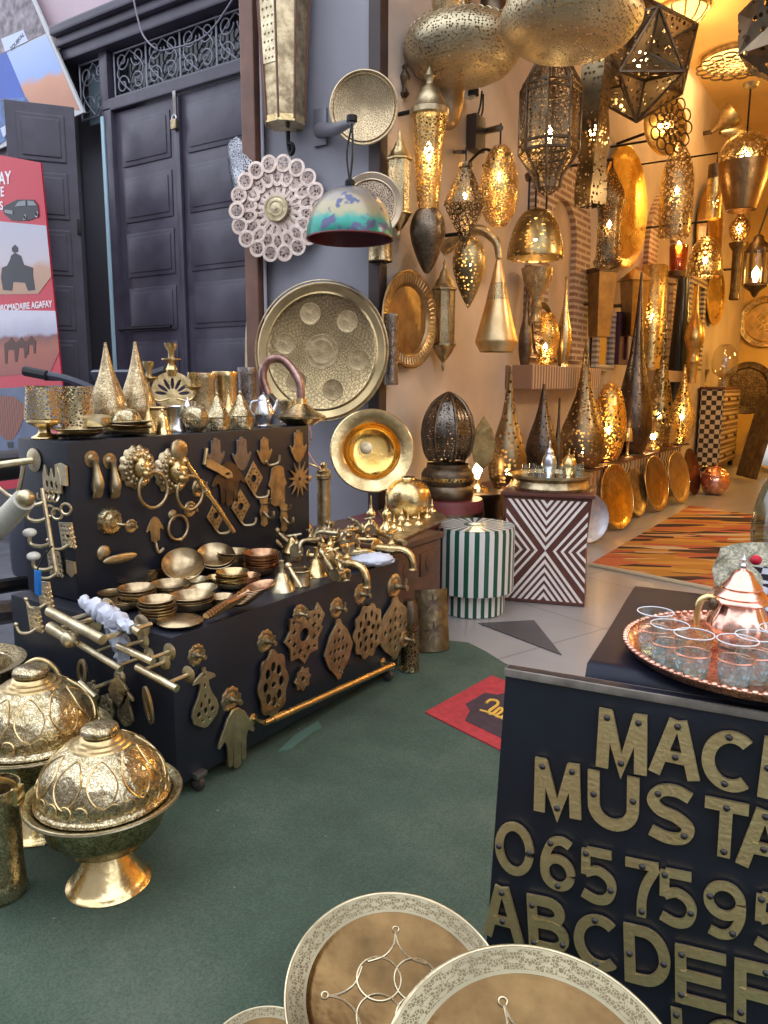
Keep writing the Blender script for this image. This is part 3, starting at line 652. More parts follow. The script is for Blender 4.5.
def plaque(name, label, px, ytop, hpx, fn, mat=AGED, plane=dict(X=CX), F=FX, th=0.007, lift=0.012, rot=0, cat='plaque', group=None):
    p = P(px, ytop, **plane); h = hpx * S(p); n = F @ Vector((0, 0, 1))
    me = sheet(fn(h), th, 0.0012)
    return one(name, label, cat, me, mat, p + n * (lift + th / 2 + .0012), spin(F, rot), group, smooth=25)
# front of the lower box, left to right
rosette('rosette_hook', 'scalloped rosette hook holding the lyre plaque at the near end of the lower box', 196, 655, 21)
plaque('lyre_plaque', 'lyre-shaped pierced brass plaque nearest the corner of the lower box', 200, 667, 62, pq_lyre, PALE)
rosette('rosette_hook', 'scalloped rosette hook holding the plain hand plaque', 230, 699, 24)
plaque('hand_plaque', 'plain brass hand plaque hanging lowest on the cart front', 232, 708, 62, lambda h: hand(h), PALE)
rosette('rosette_hook', 'scalloped rosette hook holding the oval pierced plaque above the long bar', 265, 641, 22)
plaque('oval_plaque', 'oval lobed pierced plaque between the hand plaque and the big star', 269, 651, 68, pq_oval)
plaque('star_plaque', 'large eight-pointed pierced star plaque on the lower box', 300, 605, 60, pq_star, AGED)
rosette('rosette_hook', 'scalloped rosette hook at the top of the large star plaque', 295, 613, 18, lift=0.02)
plaque('star_plaque', 'small pierced star plaque hanging below the large star', 299, 666, 25, pq_star)
plaque('lattice_plaque', 'pierced lattice plaque half behind the large star plaque', 316, 603, 30, pq_latt, AGED, lift=0.002)
rosette('rosette_hook', 'scalloped rosette hook holding the narrow lozenge plaque', 336, 608, 20)
plaque('lozenge_plaque', 'narrow pierced lozenge plaque right of the large star', 335, 619, 62, lambda h: pq_loz(h, .38))
rosette('rosette_hook', 'scalloped rosette hook holding the round lobed plaque', 360, 594, 20)
plaque('round_plaque', 'round lobed pierced plaque between the two lozenges', 365, 603, 62, pq_round)
plaque('lozenge_plaque', 'wide pierced lozenge plaque nearest the far end of the cart', 392, 597, 64, lambda h: pq_loz(h, .5))
rosette('rosette_hook', 'round brass valve knob over the wide lozenge plaque', 401, 638, 18, lob=0, lift=0.02)
rosette('rosette_hook', 'large round tap rose at the far top corner of the lower box', 394, 586, 25, lob=0)
rosette('rosette_hook', 'small brass peg under the narrow lozenge plaque', 337, 671, 11, lob=0)
rosette('rosette_hook', 'small brass peg under the oval pierced plaque', 274, 704, 11, lob=0)
a, b = P(253, 719, X=CX), P(383, 662, X=CX)
bar = thing('towel_bar', 'long brass towel bar along the bottom of the cart front', 'towel bar', a)
o_ = Vector((0.06, 0, 0)); dd = (b - a)
part('rail', tube([o_ + dd * .0, o_ + dd * .05, o_ + dd * .051, o_ + dd * .95, o_ + dd * .951, o_ + dd], [.010, .010, .014, .014, .010, .010], 14), BRASS, bar)
for q in (Vector((0, 0, 0)), dd):
    part('bracket', tube([q, q + o_], .008, 10), BRASS, bar); part('rose', lathe([(0, .3), (.6, .3), (1, .08), (1, 0), (0, 0)], .022, .022, 20, M=Matrix.Translation(q) @ FX.to_4x4()), BRASS, bar)

# ------------------------------------------------------------------ front of the upper box
PU = dict(X=UX); UPX = UX
def hand_knocker(label, px, py, hpx):
    p = P(px, py, **PU); h = hpx * S(p); t = thing('hand_knocker', label, 'door knocker', p, FX)
    part('rose', lathe([(0, .5), (.4, .5), (.6, .2), (1, .15), (1, 0), (0, 0)], h * .2, h * .2, 24), AGED, t)
    pts = [(0, 0, h * .13), (.02 * h, -h * .16, h * .14), (.03 * h, -h * .32, h * .15), (.03 * h, -h * .50, h * .17), (.02 * h, -h * .68, h * .16), (0, -h * .80, h * .13)]
    bm = tube(spl(pts, 4), [h * x for x in (.09, .085, .08, .075, .075, .08, .085, .09, .1, .11, .12, .13, .14, .15, .155, .155, .15, .14, .13, .12, .10)], 14)
    for k in range(4): tube(spl([((k - 1.5) * .058 * h, -h * .62, h * .2), ((k - 1.5) * .064 * h, -h * .8, h * .2), ((k - 1.5) * .055 * h, -h * .92, h * .12)], 3), [h * .04] * 6 + [h * .025], 8, bm)
    tube(spl([(.12 * h, -h * .48, h * .16), (.17 * h, -h * .62, h * .17), (.15 * h, -h * .76, h * .15)], 3), h * .032, 8, bm)
    part('hand', bm, AGED, t); return t
hand_knocker('brass hand door knocker at the near corner of the upper box', 91, 459, 42)
hand_knocker('brass hand door knocker between the corner one and the lion', 109, 461, 40)
def lion(label, px, py, hpx, ringdx, ringdy, rr):
    p = P(px, py, **PU); R = hpx * S(p) / 2; t = thing('lion_knocker', label, 'door knocker', p + Vector((.004, 0, 0)), FX)
    bm = lathe([(0, .35), (.6, .32), (.85, .22), (1, .05), (.98, 0), (0, 0)], R, R, 48, 0, None, 14, .14)
    for k in range(20):
        a = k * 2 * PI / 20; ball(bm, (R * .84 * math.cos(a), R * .84 * math.sin(a), R * .2), R * .135, (1, 1, .8), 8, 6)
    for k in range(16):
        a = k * 2 * PI / 16 + .3; ball(bm, (R * .64 * math.cos(a), R * .64 * math.sin(a), R * .34), R * .13, (1, 1, .8), 8, 6)
    part('mane', bm, AGED, t)
    bm = ball(bmesh.new(), (0, 0, R * .42), R * .5, (1, 1.1, .8)); ball(bm, (0, -R * .28, R * .78), R * .24, (1.15, .8, .8)); ball(bm, (0, -R * .10, R * .84), R * .12, (1, 1.5, 1))
    ball(bm, (-R * .22, R * .16, R * .74), R * .1); ball(bm, (R * .22, R * .16, R * .74), R * .1); ball(bm, (-R * .42, R * .46, R * .45), R * .16); ball(bm, (R * .42, R * .46, R * .45), R * .16); ball(bm, (0, -R * .72, R * .4), R * .25, (1.2, .9, .9))
    part('face', bm, BRASS, t)
    r2 = rr * S(p); part('ring', ring(r2, r2 * .1, 40, 10, M=Matrix.Translation((ringdx * S(p), -ringdy * S(p), R * .62))), AGED, t); return t
lion('lion-head door knocker with hanging ring, nearer the cart corner', 136, 467, 40, 9, 23, 18)
lion('lion-head door knocker with ring under the round staff head', 171, 471, 42, 11, 22, 17)
def ringk(label, px, py, hpx):
    p = P(px, py, **PU); r = hpx * S(p) / 2; t = thing('ring_knocker', label, 'door knocker', p, FX)
    part('rose', lathe([(0, .7), (.5, .6), (1, .2), (1, 0), (0, 0)], r * .45, r * .4, 24), AGED, t)
    part('ring', ring(r, r * .13, 40, 10, M=Matrix.Translation((r * .35, -r * 1.05, r * .25))), AGED, t)
    part('striker', ball(bmesh.new(), (r * .5, -r * 2.05, r * .25), r * .24, (1.2, .9, 1)), AGED, t)
ringk('plain ring door knocker below the second lion', 172, 515, 25)
p = P(109, 521, **PU); r = 14 * S(p); t = thing('round_knocker', 'polished sunburst disc knocker below the hand knockers', 'door knocker', p, FX)
part('plate', lathe([(0, .42), (.35, .5), (.55, .32), (.8, .36), (1, .1), (1, 0), (0, 0)], r, r, 48, 0, None, 12, .06), CHASED, t); part('arm', tube(spl([(r * .3, -.2 * r, r * .4), (r * .9, -.35 * r, r * .7), (r * 1.2, -.4 * r, r * .4)], 4), r * .12, 8), AGED, t)
rosette('mushroom_pull', 'small mushroom door knob beside the sunburst disc knocker', 131, 526, 14, plane=PU, lob=0, cat='door knob')
rosette('mushroom_pull', 'round flat door knob left of the leaning brass staff', 199, 488, 19, plane=PU, lob=0, cat='door knob')
rosette('mushroom_pull', 'round door knob with peg above the ring knocker', 190, 509, 16, plane=PU, lob=0, cat='door knob')
p = P(103, 553, **PU); r = 8 * S(p); t = thing('lever_handle', 'brass lever handle with leaf blade low on the upper box', 'handle', p, FX)
part('rose', lathe([(0, .6), (.5, .6), (1, .2), (1, 0), (0, 0)], r, r, 20), AGED, t); bm = ball(bmesh.new(), (r * 1.9, -r * .9, r * .9), r, (2.6, .62, .28)); part('blade', bm, AGED, t)
# leaning staff with a round head
p0, p1 = P(178, 450, X=UX + 0.03), P(234, 532, X=UX + 0.10)
t = thing('brass_staff', 'long brass staff with round disc head leaning on the upper box', 'staff', p0)
d = p1 - p0; part('shaft', tube([d * 0, d * .47, d * .475, d * .53, d * .535, d], [.010, .010, .014, .014, .011, .009], 12), BRASS, t)
part('head', lathe([(0, .3), (.85, .3), (1, .2), (1, 0), (0, 0)], 10.5 * S(p0), .05, 32, M=FX.to_4x4()), AGED, t)
p = P(205, 462, **PU); k = S(p); t = thing('bottle_opener', 'pale brass bottle opener with slotted handle among the hand plaques', 'bottle opener', p, FX)
part('blade', tube([(0, 14 * k, .012), (-4 * k, -2 * k, .012)], 2.0 * k, 8), BRASS, t)
part('grip', sheet([[(-2 * k, 3 * k), (4 * k, 2 * k), (24 * k, -8 * k), (32 * k, -13 * k), (33 * k, -18 * k), (26 * k, -19 * k), (12 * k, -11 * k), (-3 * k, -4 * k)], circ(4 * k, 14, (26 * k, -14 * k), 1.6 * k, -.5)], .008, .001), PALE, t, (0, 0, .018))
def hamsa(label, px, py, hpx, mat=PEWTER, up=True, hook=False, rot=0):
    o = plaque('hamsa_plaque', label, px, py, hpx, lambda h: hand(h, False), mat, PU, FX, .006, .002, rot)
    o.location = o.location - Vector((0, 0, hpx * S(o.location)))
    if hook:
        k = hpx * S(o.location); part('hook', tube(spl([(.02 * k, .1 * k, .01), (.2 * k, -.06 * k, .04 * k), (.5 * k, .02 * k, .22 * k), (.55 * k, .3 * k, .25 * k)], 5), .055 * k, 8), AGED, o)
    return o
hamsa('dark hand plaque, first of the top row, behind the bottle opener', 214, 438, 30, PEWTER)
hamsa('dark hand plaque, second of the top row from the opener', 240, 437, 33, PEWTER)
hamsa('golden hand plaque with curved hook in the top row', 263, 437, 27, AGED, hook=True)
hamsa('golden hand plaque nearest the far end of the top row', 297, 430, 32, AGED)
plaque('fatima_plaque', 'dark pendant hand plaque with pointed shoulders under the bottle opener', 227, 462, 44, lambda h: [[(x * 1.3, y) for x, y in hand(h)[0]]], BRONZE, PU, FX, .006, .002)
plaque('panel_plaque', 'tall panel plaque with notched corners beside the sunburst comb', 276, 466, 40, lambda h: [[(.12 * h, 0), (.22 * h, -.06 * h), (.26 * h, -.3 * h), (.34 * h, -.45 * h), (.26 * h, -.55 * h), (.26 * h, -.92 * h), (.1 * h, -h), (-.1 * h, -h), (-.26 * h, -.92 * h), (-.26 * h, -.55 * h), (-.34 * h, -.45 * h), (-.26 * h, -.3 * h), (-.22 * h, -.06 * h), (-.12 * h, 0)]], AGED, PU, FX, .006, .002)
def lattice(label, px, py, hpx):
    o = plaque('lattice_hook', label, px, py, hpx, pq_latt, AGED, PU, FX, .006, .002, 0, 'hook'); h = hpx * S(o.location)
    part('peg', tube(spl([(0, -.9 * h, 0), (.1 * h, -1.0 * h, .06 * h), (.3 * h, -.98 * h, .22 * h), (.36 * h, -.8 * h, .24 * h)], 4), .04 * h, 8), AGED, o)
lattice('diamond lattice hook between the hooked hand and the panel plaque', 252, 462, 36)
lattice('diamond lattice hook under the dark pendant hand', 239, 490, 36)
lattice('diamond lattice hook half behind the leaning staff', 214, 500, 34)
def coathook(label, px, py, hpx):
    o = plaque('coat_hook', label, px, py, hpx, lambda h: [[(.06 * h, 0), (.2 * h, -.1 * h), (.12 * h, -.3 * h), (.2 * h, -.5 * h), (.12 * h, -.75 * h), (.16 * h, -.92 * h), (0, -h), (-.16 * h, -.92 * h), (-.12 * h, -.75 * h), (-.2 * h, -.5 * h), (-.12 * h, -.3 * h), (-.2 * h, -.1 * h), (-.06 * h, 0)]], AGED, PU, FX, .008, .002, 0, 'hook'); h = hpx * S(o.location)
    part('hook', tube(spl([(0, -.5 * h, 0), (0, -.7 * h, .25 * h), (0, -.62 * h, .42 * h), (0, -.45 * h, .42 * h)], 4), .05 * h, 8), AGED, o); part('upper_hook', tube(spl([(0, -.25 * h, 0), (0, -.22 * h, .25 * h), (0, -.05 * h, .34 * h)], 4), .045 * h, 8), AGED, o)
coathook('double brass coat hook below the lattice hooks', 262, 496, 31)
coathook('double brass coat hook beside the swan-neck tap', 282, 503, 29)
hk = plaque('hand_hook', 'small dark hand plaque with bent hook below the staff', 153, 517, 26, lambda h: hand(h), AGED, PU, FX, .006, .002, 0, 'hook'); h = 26 * S(hk.location)
part('hook', tube(spl([(0, -h, .005), (0, -1.25 * h, .01), (.1 * h, -1.4 * h, .08 * h), (.28 * h, -1.25 * h, .16 * h)], 4), .06 * h, 8), AGED, hk)
plaque('sunburst_comb', 'spiky sunburst comb near the far end of the upper box', 298, 468, 22, lambda h: [star(h * .8, h * .35, 13, (0, -h * .5)), circ(h * .1, 12, (0, -h * .5))], AGED, PU, FX, .006, .004)

# ------------------------------------------------------------------ side of the cart: rails and racks
PS = dict(Y=CY0)
def ps(px, py, out=0.0): return P(px, py, Y=CY0 - out)
def bar2(label, a, b, r, out=0.07, mat=PALE, roses=(0.2, 0.8), cap=False):
    A, Bq = ps(*a, out), ps(*b, out); t = thing('towel_bar', label, 'towel bar', A); d = Bq - A
    part('rail', tube([d * 0, d], r, 12), mat, t)
    for k in roses:
        q = d * k; w_ = Vector((q.x, CY0 - A.y, q.z)); part('bracket', tube([q, w_], r * .55, 8), mat, t)
        part('rose', lathe([(0, .3), (.6, .3), (1, .08), (1, 0), (0, 0)], r * 2.4, r * 2, 18, M=Matrix.Translation(w_) @ FY.to_4x4()), mat, t)
    if cap: part('end_cap', ball(bmesh.new(), d, r * 1.5), mat, t)
bar2('long brass rail highest on the side of the lower box', (49, 611), (103, 640), .017, .16, roses=(.35, .97))
bar2('thick short brass rail below the long one with rounded end', (50, 627), (70, 639), .020, .15, roses=(.3,), cap=True)
bar2('thin brass rail third down on the cart side', (79, 644), (121, 669), .011, .13, roses=(.35, .9))
bar2('brass rail with round roses near the cart corner', (118, 646), (153, 662), .012, .09, roses=(.1, .85))
bar2('brass rail lowest and nearest the cart corner', (137, 667), (177, 689), .012, .09, roses=(.15, .75))
A, Bq = ps(82, 600, .07), ps(140, 633, .07)
t = thing('wrapped_rail', 'brass rail wrapped in white plastic sheet on the cart side', 'towel bar', A); d = Bq - A
part('rail', tube([d * 0, d], .013, 12), PALE, t)
bm = tube([d * (k / 26) for k in range(24)], [.016 + .022 * abs(math.sin(k * 1.9)) * (1 if 5 < k < 18 else .3) for k in range(24)], 14)
for v in bm.verts: v.co += Vector((random.uniform(-.005, .005), random.uniform(-.005, .005), random.uniform(-.006, .004)))
part('plastic_wrap', bm, plain('cloudy_plastic', (0.62, 0.64, 0.72), 0.25, 0, 0.1, 20, 0.3, 60), t)
bm = tube(spl([d * .55, d * .58 + Vector((0, .01, -.07)), d * .60 + Vector((0, .02, -.16))], 5), [.03, .035, .03, .035, .03, .028, .03, .026, .02, .018, .01], 10)
for v in bm.verts: v.co += Vector((random.uniform(-.008, .008), random.uniform(-.008, .008), 0))
part('hanging_plastic', bm, plain('cloudy_plastic', (0.62, 0.64, 0.72)), t); 
for q in (.2, .9):
    w_ = Vector(((d * q).x, CY0 - A.y, (d * q).z)); part('bracket', tube([d * q, w_], .008, 8), PALE, t)
SD = dict(Y=CY0)
for lab, px, py, h, fn, rot in (('pierced drop plaque hanging under the thin rail', 107, 676, 38, pq_lyre, -14), ('lattice drop plaque hanging behind the second dome', 121, 690, 34, pq_oval, -8), ('pointed crest plaque hanging between the rails', 131, 670, 34, pq_loz, 4), ('narrow slotted plaque hanging from the lowest rail', 141, 684, 40, pq_lyre, -10), ('looped long key plaque hanging nearest the cart corner', 158, 681, 38, lambda h: [circ(h * .14, 24, (0, -h * .5), h * .5), circ(h * .07, 24, (0, -h * .55), h * .34)], 12), ('thick looped handle plaque hanging left of the thin rail', 96, 655, 28, lambda h: [circ(h * .26, 24, (0, -h * .5), h * .5), circ(h * .13, 20, (0, -h * .45), h * .3)], -6)):
    plaque('drop_plaque', lab, px, py, h, fn, AGED, SD, FY, .008, .05, rot)
bar2('slim brass rail low on the cart side behind the far dome', (80, 683), (96, 698), .014, .13, roses=(.5,))
# hook racks up the side of the upper box
U0 = CY0 + 0.07
SU = dict(Y=U0)
def crest(h): return [[(-h * .55, 0), (-h * .55, .62 * h), (-h * .42, h), (-h * .3, .62 * h), (-h * .12, .56 * h), (0, .9 * h), (.12 * h, .56 * h), (.3 * h, .62 * h), (.42 * h, .95 * h), (.55 * h, .6 * h), (.55 * h, 0)], circ(h * .09, 14, (-h * .3, h * .3), h * .16), circ(h * .1, 14, (0, h * .3), h * .16), circ(h * .09, 14, (h * .3, h * .3), h * .16)]
o = plaque('key_rack', 'crested key rack with four curled hooks on the upper box side', 55, 492, 26, crest, PALE, SU, FY, .008, .002, 0, 'rack'); h = 26 * S(o.location)
for k in range(4):
    x = (-.48 + .3 * k) * h; part('hook', tube(spl([(x, .04 * h, .01), (x, -.12 * h, .05 * h), (x + .03 * h, -.3 * h, .2 * h), (x + .02 * h, -.22 * h, .36 * h), (x, -.02 * h, .36 * h)], 4), .045 * h, 8), PALE, o)
o = plaque('shield_plaque', 'ribbed shield plaque behind the key rack crest', 62, 463, 22, lambda h: [[(-.4 * h, -.1 * h), (0, 0), (.4 * h, -.1 * h), (.4 * h, -h), (-.4 * h, -h)]], PALE, SU, FY, .006, .001)
for k, (px, py) in enumerate(((50, 511), (57, 514), (66, 509))):
    p = ps(px, py); r = 5.5 * S(p); one('ring_pull', ('small ring pull left of the three below the key rack', 'small ring pull in the middle of the three below the key rack', 'small oval ring pull nearest the corner below the key rack')[k], 'ring', ring(r, r * .25, 24, 8), PALE, P(px, py, Y=U0 - .02), FY @ Matrix.Rotation(.5, 3, 'Y'))
def lathook(label, px, py, hpx, plane):
    o = plaque('lattice_hook', label, px, py, hpx, lambda h: [[(-.45 * h, 0), (.35 * h, .06 * h), (.5 * h, -.9 * h), (-.3 * h, -h)]] + [circ(.075 * h, 8, (-.28 * h + c * .2 * h + r * .04 * h, -.14 * h - r * .19 * h), .065 * h) for r in range(5) for c in range(4) if not (1 <= c <= 2 and r == 2)] + [circ(.15 * h, 12, (.1 * h, -.5 * h), .09 * h)], PALE, plane, FY, .006, .004, 0, 'hook'); h = hpx * S(o.location)
    part('hook', tube(spl([(.1 * h, -.85 * h, 0), (-.1 * h, -1.02 * h, .2 * h), (-.35 * h, -.98 * h, .45 * h), (-.5 * h, -.7 * h, .5 * h)], 5), .06 * h, 8), PALE, o)
    part('finial', ball(bmesh.new(), (-.5 * h, -.66 * h, .5 * h), .09 * h), PALE, o)
lathook('lattice plate hook highest of the four down the cart side', 68, 523, 25, SU)
lathook('lattice plate hook second of the four down the cart side', 56, 552, 25, SU)
lathook('lattice plate hook third of the four, beside the blue tag', 46, 582, 25, dict(Y=CY0 - .05))
lathook('lattice plate hook lowest, at the end of the long rail', 36, 607, 25, dict(Y=CY0 - .08))
plaque('shield_plaque', 'small worn shield plaque beside the second lattice hook', 72, 561, 16, lambda h: [[(-.4 * h, 0), (.4 * h, 0), (.45 * h, -.7 * h), (.1 * h, -h), (-.4 * h, -.8 * h)]], AGED, SU, FY, .006, .001)
A = P(42, 488, Y=U0 - .10); Bq = P(56, 572, Y=U0 - .10)
t = thing('peg_rail', 'slanting brass strip of pegs with two white porcelain knobs', 'rack', A); d = Bq - A; k = S(A)
part('strip', tube([d * 0, d], [.007, .009], 8), PALE, t)
for u, ln, knob in ((.17, 24, 0), (.36, 20, 0), (.66, 22, 1), (.94, 22, 1)):
    q = d * u; e = q + Vector((-ln * k * .75, -ln * k * .55, 0)); pg = part('peg', tube(spl([q, (q + e) / 2 + Vector((0, 0, -.01)), e, e + Vector((0, 0, .03))], 4), .007, 8), PALE, t)
    if knob: part('porcelain_knob', ball(bmesh.new(), e + Vector((0, 0, .04)), .022, (1.1, 1.1, .75)), plain('porcelain', (0.78, 0.74, 0.62), 0.2), pg)
    else: part('stop', ball(bmesh.new(), e + Vector((0, 0, .03)), .012), PALE, pg)
p = P(34, 460, Y=U0 - .0); t = thing('peg_hook', 'straight brass peg standing out from the top of the cart side', 'hook', p, FY)
part('rose', lathe([(0, .3), (.6, .3), (1, .08), (1, 0), (0, 0)], .045, .03, 20), PALE, t); part('peg', tube([(0, 0, 0), (-.10, -.02, .12)], .013, 10), PALE, t); part('tip', ball(bmesh.new(), (-.10, -.02, .12), .022), PALE, t); part('lower_arm', tube(spl([(-.02, -.02, .03), (-.06, -.14, .05), (-.13, -.10, .08)], 5), .008, 8), PALE, t)
p = P(37, 570, Y=CY0 - .12); h = 26 * S(p)
one('blue_tag', 'bright blue plastic strip hanging among the lattice hooks', 'tag', B((0, 0, -h / 2), (.03, .012, h), .005, Matrix.Rotation(.08, 3, 'Y')), plain('bright_blue_plastic', (0.01, 0.17, 0.55), 0.35), p)
part('string', tube([(0, 0, 0), (.012, .02, h * .5), (.03, .045, h * .9)], .003, 6), IRON, bpy.data.objects['blue_tag'])
p0 = P(-14, 540, Y=U0 - .22); p1 = P(24, 500, Y=U0 - .22)
t = thing('paper_roll', 'creamy paper scroll hanging on the pegs at the cart side', 'scroll', p0); d = p1 - p0
part('roll', tube([d * 0, d * .5, d], [.036, .04, .038], 16), plain('cream_paper', (0.66, 0.62, 0.5), 0.7, 0, 0.15, 10), t); part('end_knob', ball(bmesh.new(), d * 1.04, .03), PALE, t)
# ------------------------------------------------------------------ profiles (fractions of radius and height)
PR = dict(
    tear=[(.30, 0), (.42, .01), (.80, .10), (1.0, .24), (.95, .36), (.72, .50), (.48, .63), (.30, .76), (.17, .88), (.09, .96), (.07, 1)],
    tearlow=[(.55, 0), (.60, .02), (.92, .10), (1.0, .20), (.93, .31), (.66, .46), (.40, .60), (.23, .75), (.13, .88), (.07, 1)],
    egg=[(.25, 0), (.45, .02), (.80, .14), (1.0, .40), (.94, .62), (.72, .84), (.42, .97), (.2, 1)],
    ball=[(0, 0), (.38, .04), (.71, .15), (.92, .31), (1, .5), (.92, .69), (.71, .85), (.38, .96), (0, 1)],
    ufo=[(0, 0), (.45, .03), (.78, .16), (.96, .36), (1, .50), (.94, .66), (.72, .84), (.40, .97), (.16, 1.0)],
    pot=[(.45, 0), (.5, .03), (.85, .2), (1, .42), (.9, .62), (.62, .74), (.55, .8), (.62, .84)],
    tajine=[(.9, 0), (.95, .03), (1, .25), (.98, .33), (1.05, .35), (.95, .40), (.62, .58), (.40, .74), (.22, .86), (.10, .90), (.14, .94), (.06, 1), (0, 1)],
    cone=[(1, 0), (.97, .06), (.6, .34), (.3, .62), (.12, .86), (.05, .98), (0, 1)],
    funnel=[(1, 0), (.98, .05), (.36, .55), (.2, .62), (.16, .98), (.22, 1), (0, 1)],
    jar=[(.92, 0), (.96, .03), (.95, .08), (.92, .12), (.92, .86), (.98, .9), (1, .96), (.96, 1), (.86, 1), (.86, .1), (0, .1)],
    bell=[(1, 0), (.96, .04), (.72, .25), (.58, .55), (.44, .72), (.2, .8), (.12, .86), (.16, .92), (.1, 1), (0, 1)],
    bullet=[(.80, 0), (.92, .02), (.97, .10), (1, .30), (.98, .55), (.88, .72), (.62, .86), (.36, .95), (.2, 1)],
)
def stand(name, label, cat, px, yb, yt, wpx, prof, mat, n=3, seg=32, group=None, z=None, flute=0, amp=0, **pl):
    """a turned object standing with its foot at pixel (px, yb), its top at yt, wpx wide"""
    p = P(px, yb, **pl); k = S(p)
    if z is not None: p.z = z
    pr = PR[prof] if isinstance(prof, str) else prof
    return one(name, label, cat, lathe(pr, wpx * k / 2, (yb - yt) * k, seg, n, None, flute, amp), mat, p, None, group)
def plate(name, label, px, py, wpx, mat, n, depth=.12, cat='plate', group=None, lip=.78, seg=56, M=None, **pl):
    p = P(px, py, **pl); r = wpx * S(p) / 2
    pr = [(0, .02), (lip * .94, .02), (lip, .06), (lip + .03, depth), (.97, depth + .03), (1, depth + .01), (.97, depth - .02), (lip + .03, depth - .03), (lip, 0), (0, -.01)]
    return one(name, label, cat, lathe(pr, r, r, seg), mat, p, M if M is not None else face(n), group)
# ------------------------------------------------------------------ on top of the upper box
TZ = ZU + .001
def up(name, label, cat, px, yb, yt, wpx, prof, mat, X, **k): return stand(name, label, cat, px, yb, yt, wpx, prof, mat, X=X, z=k.pop('z', TZ), **k)
t = up('goblet_lantern', 'footed lantern cup with pierced drum at the near end of the upper shelf', 'lantern', 45, 437, 385, 34, [(.72, 0), (.74, .03), (.40, .10), (.34, .18), (.5, .22), (.92, .30), (.95, .34), (.92, .36)], BRASS, -2.70)
p = t.location; k = S(p); part('pierced_drum', lathe([(.98, .36), (1.0, .40), (.82, .94), (.84, .97), (.86, 1), (.7, 1)], 18 * k, 52 * k, 32), P_PALE, t)
up('pierced_cylinder', 'pierced brass cylinder beside the footed lantern cup', 'lantern', 77, 432, 382, 36, [(.96, 0), (1, .02), (.97, .06), (.97, .92), (1, .95), (1, 1), (.9, 1)], P_PALE, -2.68, n=0)
up('drop_vase', 'tall pierced brass drop with pointed neck, left one of the pair', 'vase', 110, 430, 341, 36, 'tear', CHASEDF, -2.76)
up('drop_vase', 'tall pierced brass drop with pointed neck, beside the candelabra', 'vase', 139, 428, 340, 35, 'tear', CHASEDF, -2.77)
up('lidded_dish', 'round golden lidded dish in front of the two tall drops', 'dish', 127, 428, 397, 30, [(.6, 0), (.9, .2), (1, .38), (.97, .42), (.96, .5), (.7, .74), (.3, .82), (.1, .84), (.13, .92), (.06, 1), (0, 1)], CHASED, -2.66)
up('round_tin', 'squat brass tin behind the slender cone', 'tin', 158, 424, 399, 30, 'jar', BRASS, -2.70, n=0)
up('slender_cone', 'slender brass cone with needle tip before the squat tin', 'cone', 149, 428, 379, 18, [(1, 0), (.95, .06), (.6, .25), (.3, .4), (.16, .5), (.14, .95), (0, 1)], BRASS, -2.64)
up('small_bell', 'small shiny brass bell at the front edge of the upper shelf', 'bell', 163, 430, 405, 18, 'bell', GOLD, -2.555)
up('silver_cup', 'silvery waisted cup behind the small bell', 'cup', 177, 425, 400, 19, [(.9, 0), (.95, .05), (.75, .3), (.72, .6), (.95, .95), (1, 1), (.9, 1), (.7, .6), (0, .3)], SILVER, -2.63)
up('pointed_box', 'silvery dish with pointed lid behind the ball pot', 'lid', 188, 420, 388, 27, [(.95, 0), (1, .3), (1.05, .34), (.6, .6), (.2, .85), (.1, 1), (0, 1)], SILVER, -2.72)
t = up('ball_pot', 'round chased brass ball pot at the front edge', 'pot', 196, 429, 402, 26, [(.4, 0), (.45, .03), (.85, .2), (1, .45), (.98, .5), (1, .55), (.85, .82), (.4, .96), (.12, .98), (.1, 1.1), (0, 1.12)], CHASED, -2.56)
up('tajine_pot', 'brass pot with conical chased lid beside the ball pot', 'pot', 218, 426, 388, 25, 'tajine', CHASED, -2.56)
up('tajine_pot', 'brass pot with conical chased lid beside the silver teapot', 'pot', 241, 424, 386, 26, 'tajine', CHASED, -2.56)
up('pointed_jar', 'small brass jar with pointed lid between the two conical pots', 'jar', 229, 415, 378, 18, 'tajine', BRASS, -2.68)
up('brass_jar', 'open brass jar with fretwork band, right of the candelabra', 'jar', 203, 415, 361, 28, 'jar', CHASEDF, -2.76, n=0)
up('brass_jar', 'open golden jar beside the grey cylinder', 'jar', 226, 412, 358, 26, 'jar', GOLD, -2.77, n=0)
up('grey_cylinder', 'grey chased cylinder behind the conical pots', 'jar', 248, 411, 354, 19, 'jar', metal('chased_pewter', (0.45, 0.42, 0.42), 0.3, (0.22, 0.2, 0.2), bump=0.5, chase=1.0, chs=80), -2.76, n=0)
up('fretted_ring', 'small fretted brass ring stand behind the silver teapot', 'stand', 290, 412, 389, 22, 'jar', P_PALE, -2.74, n=0)
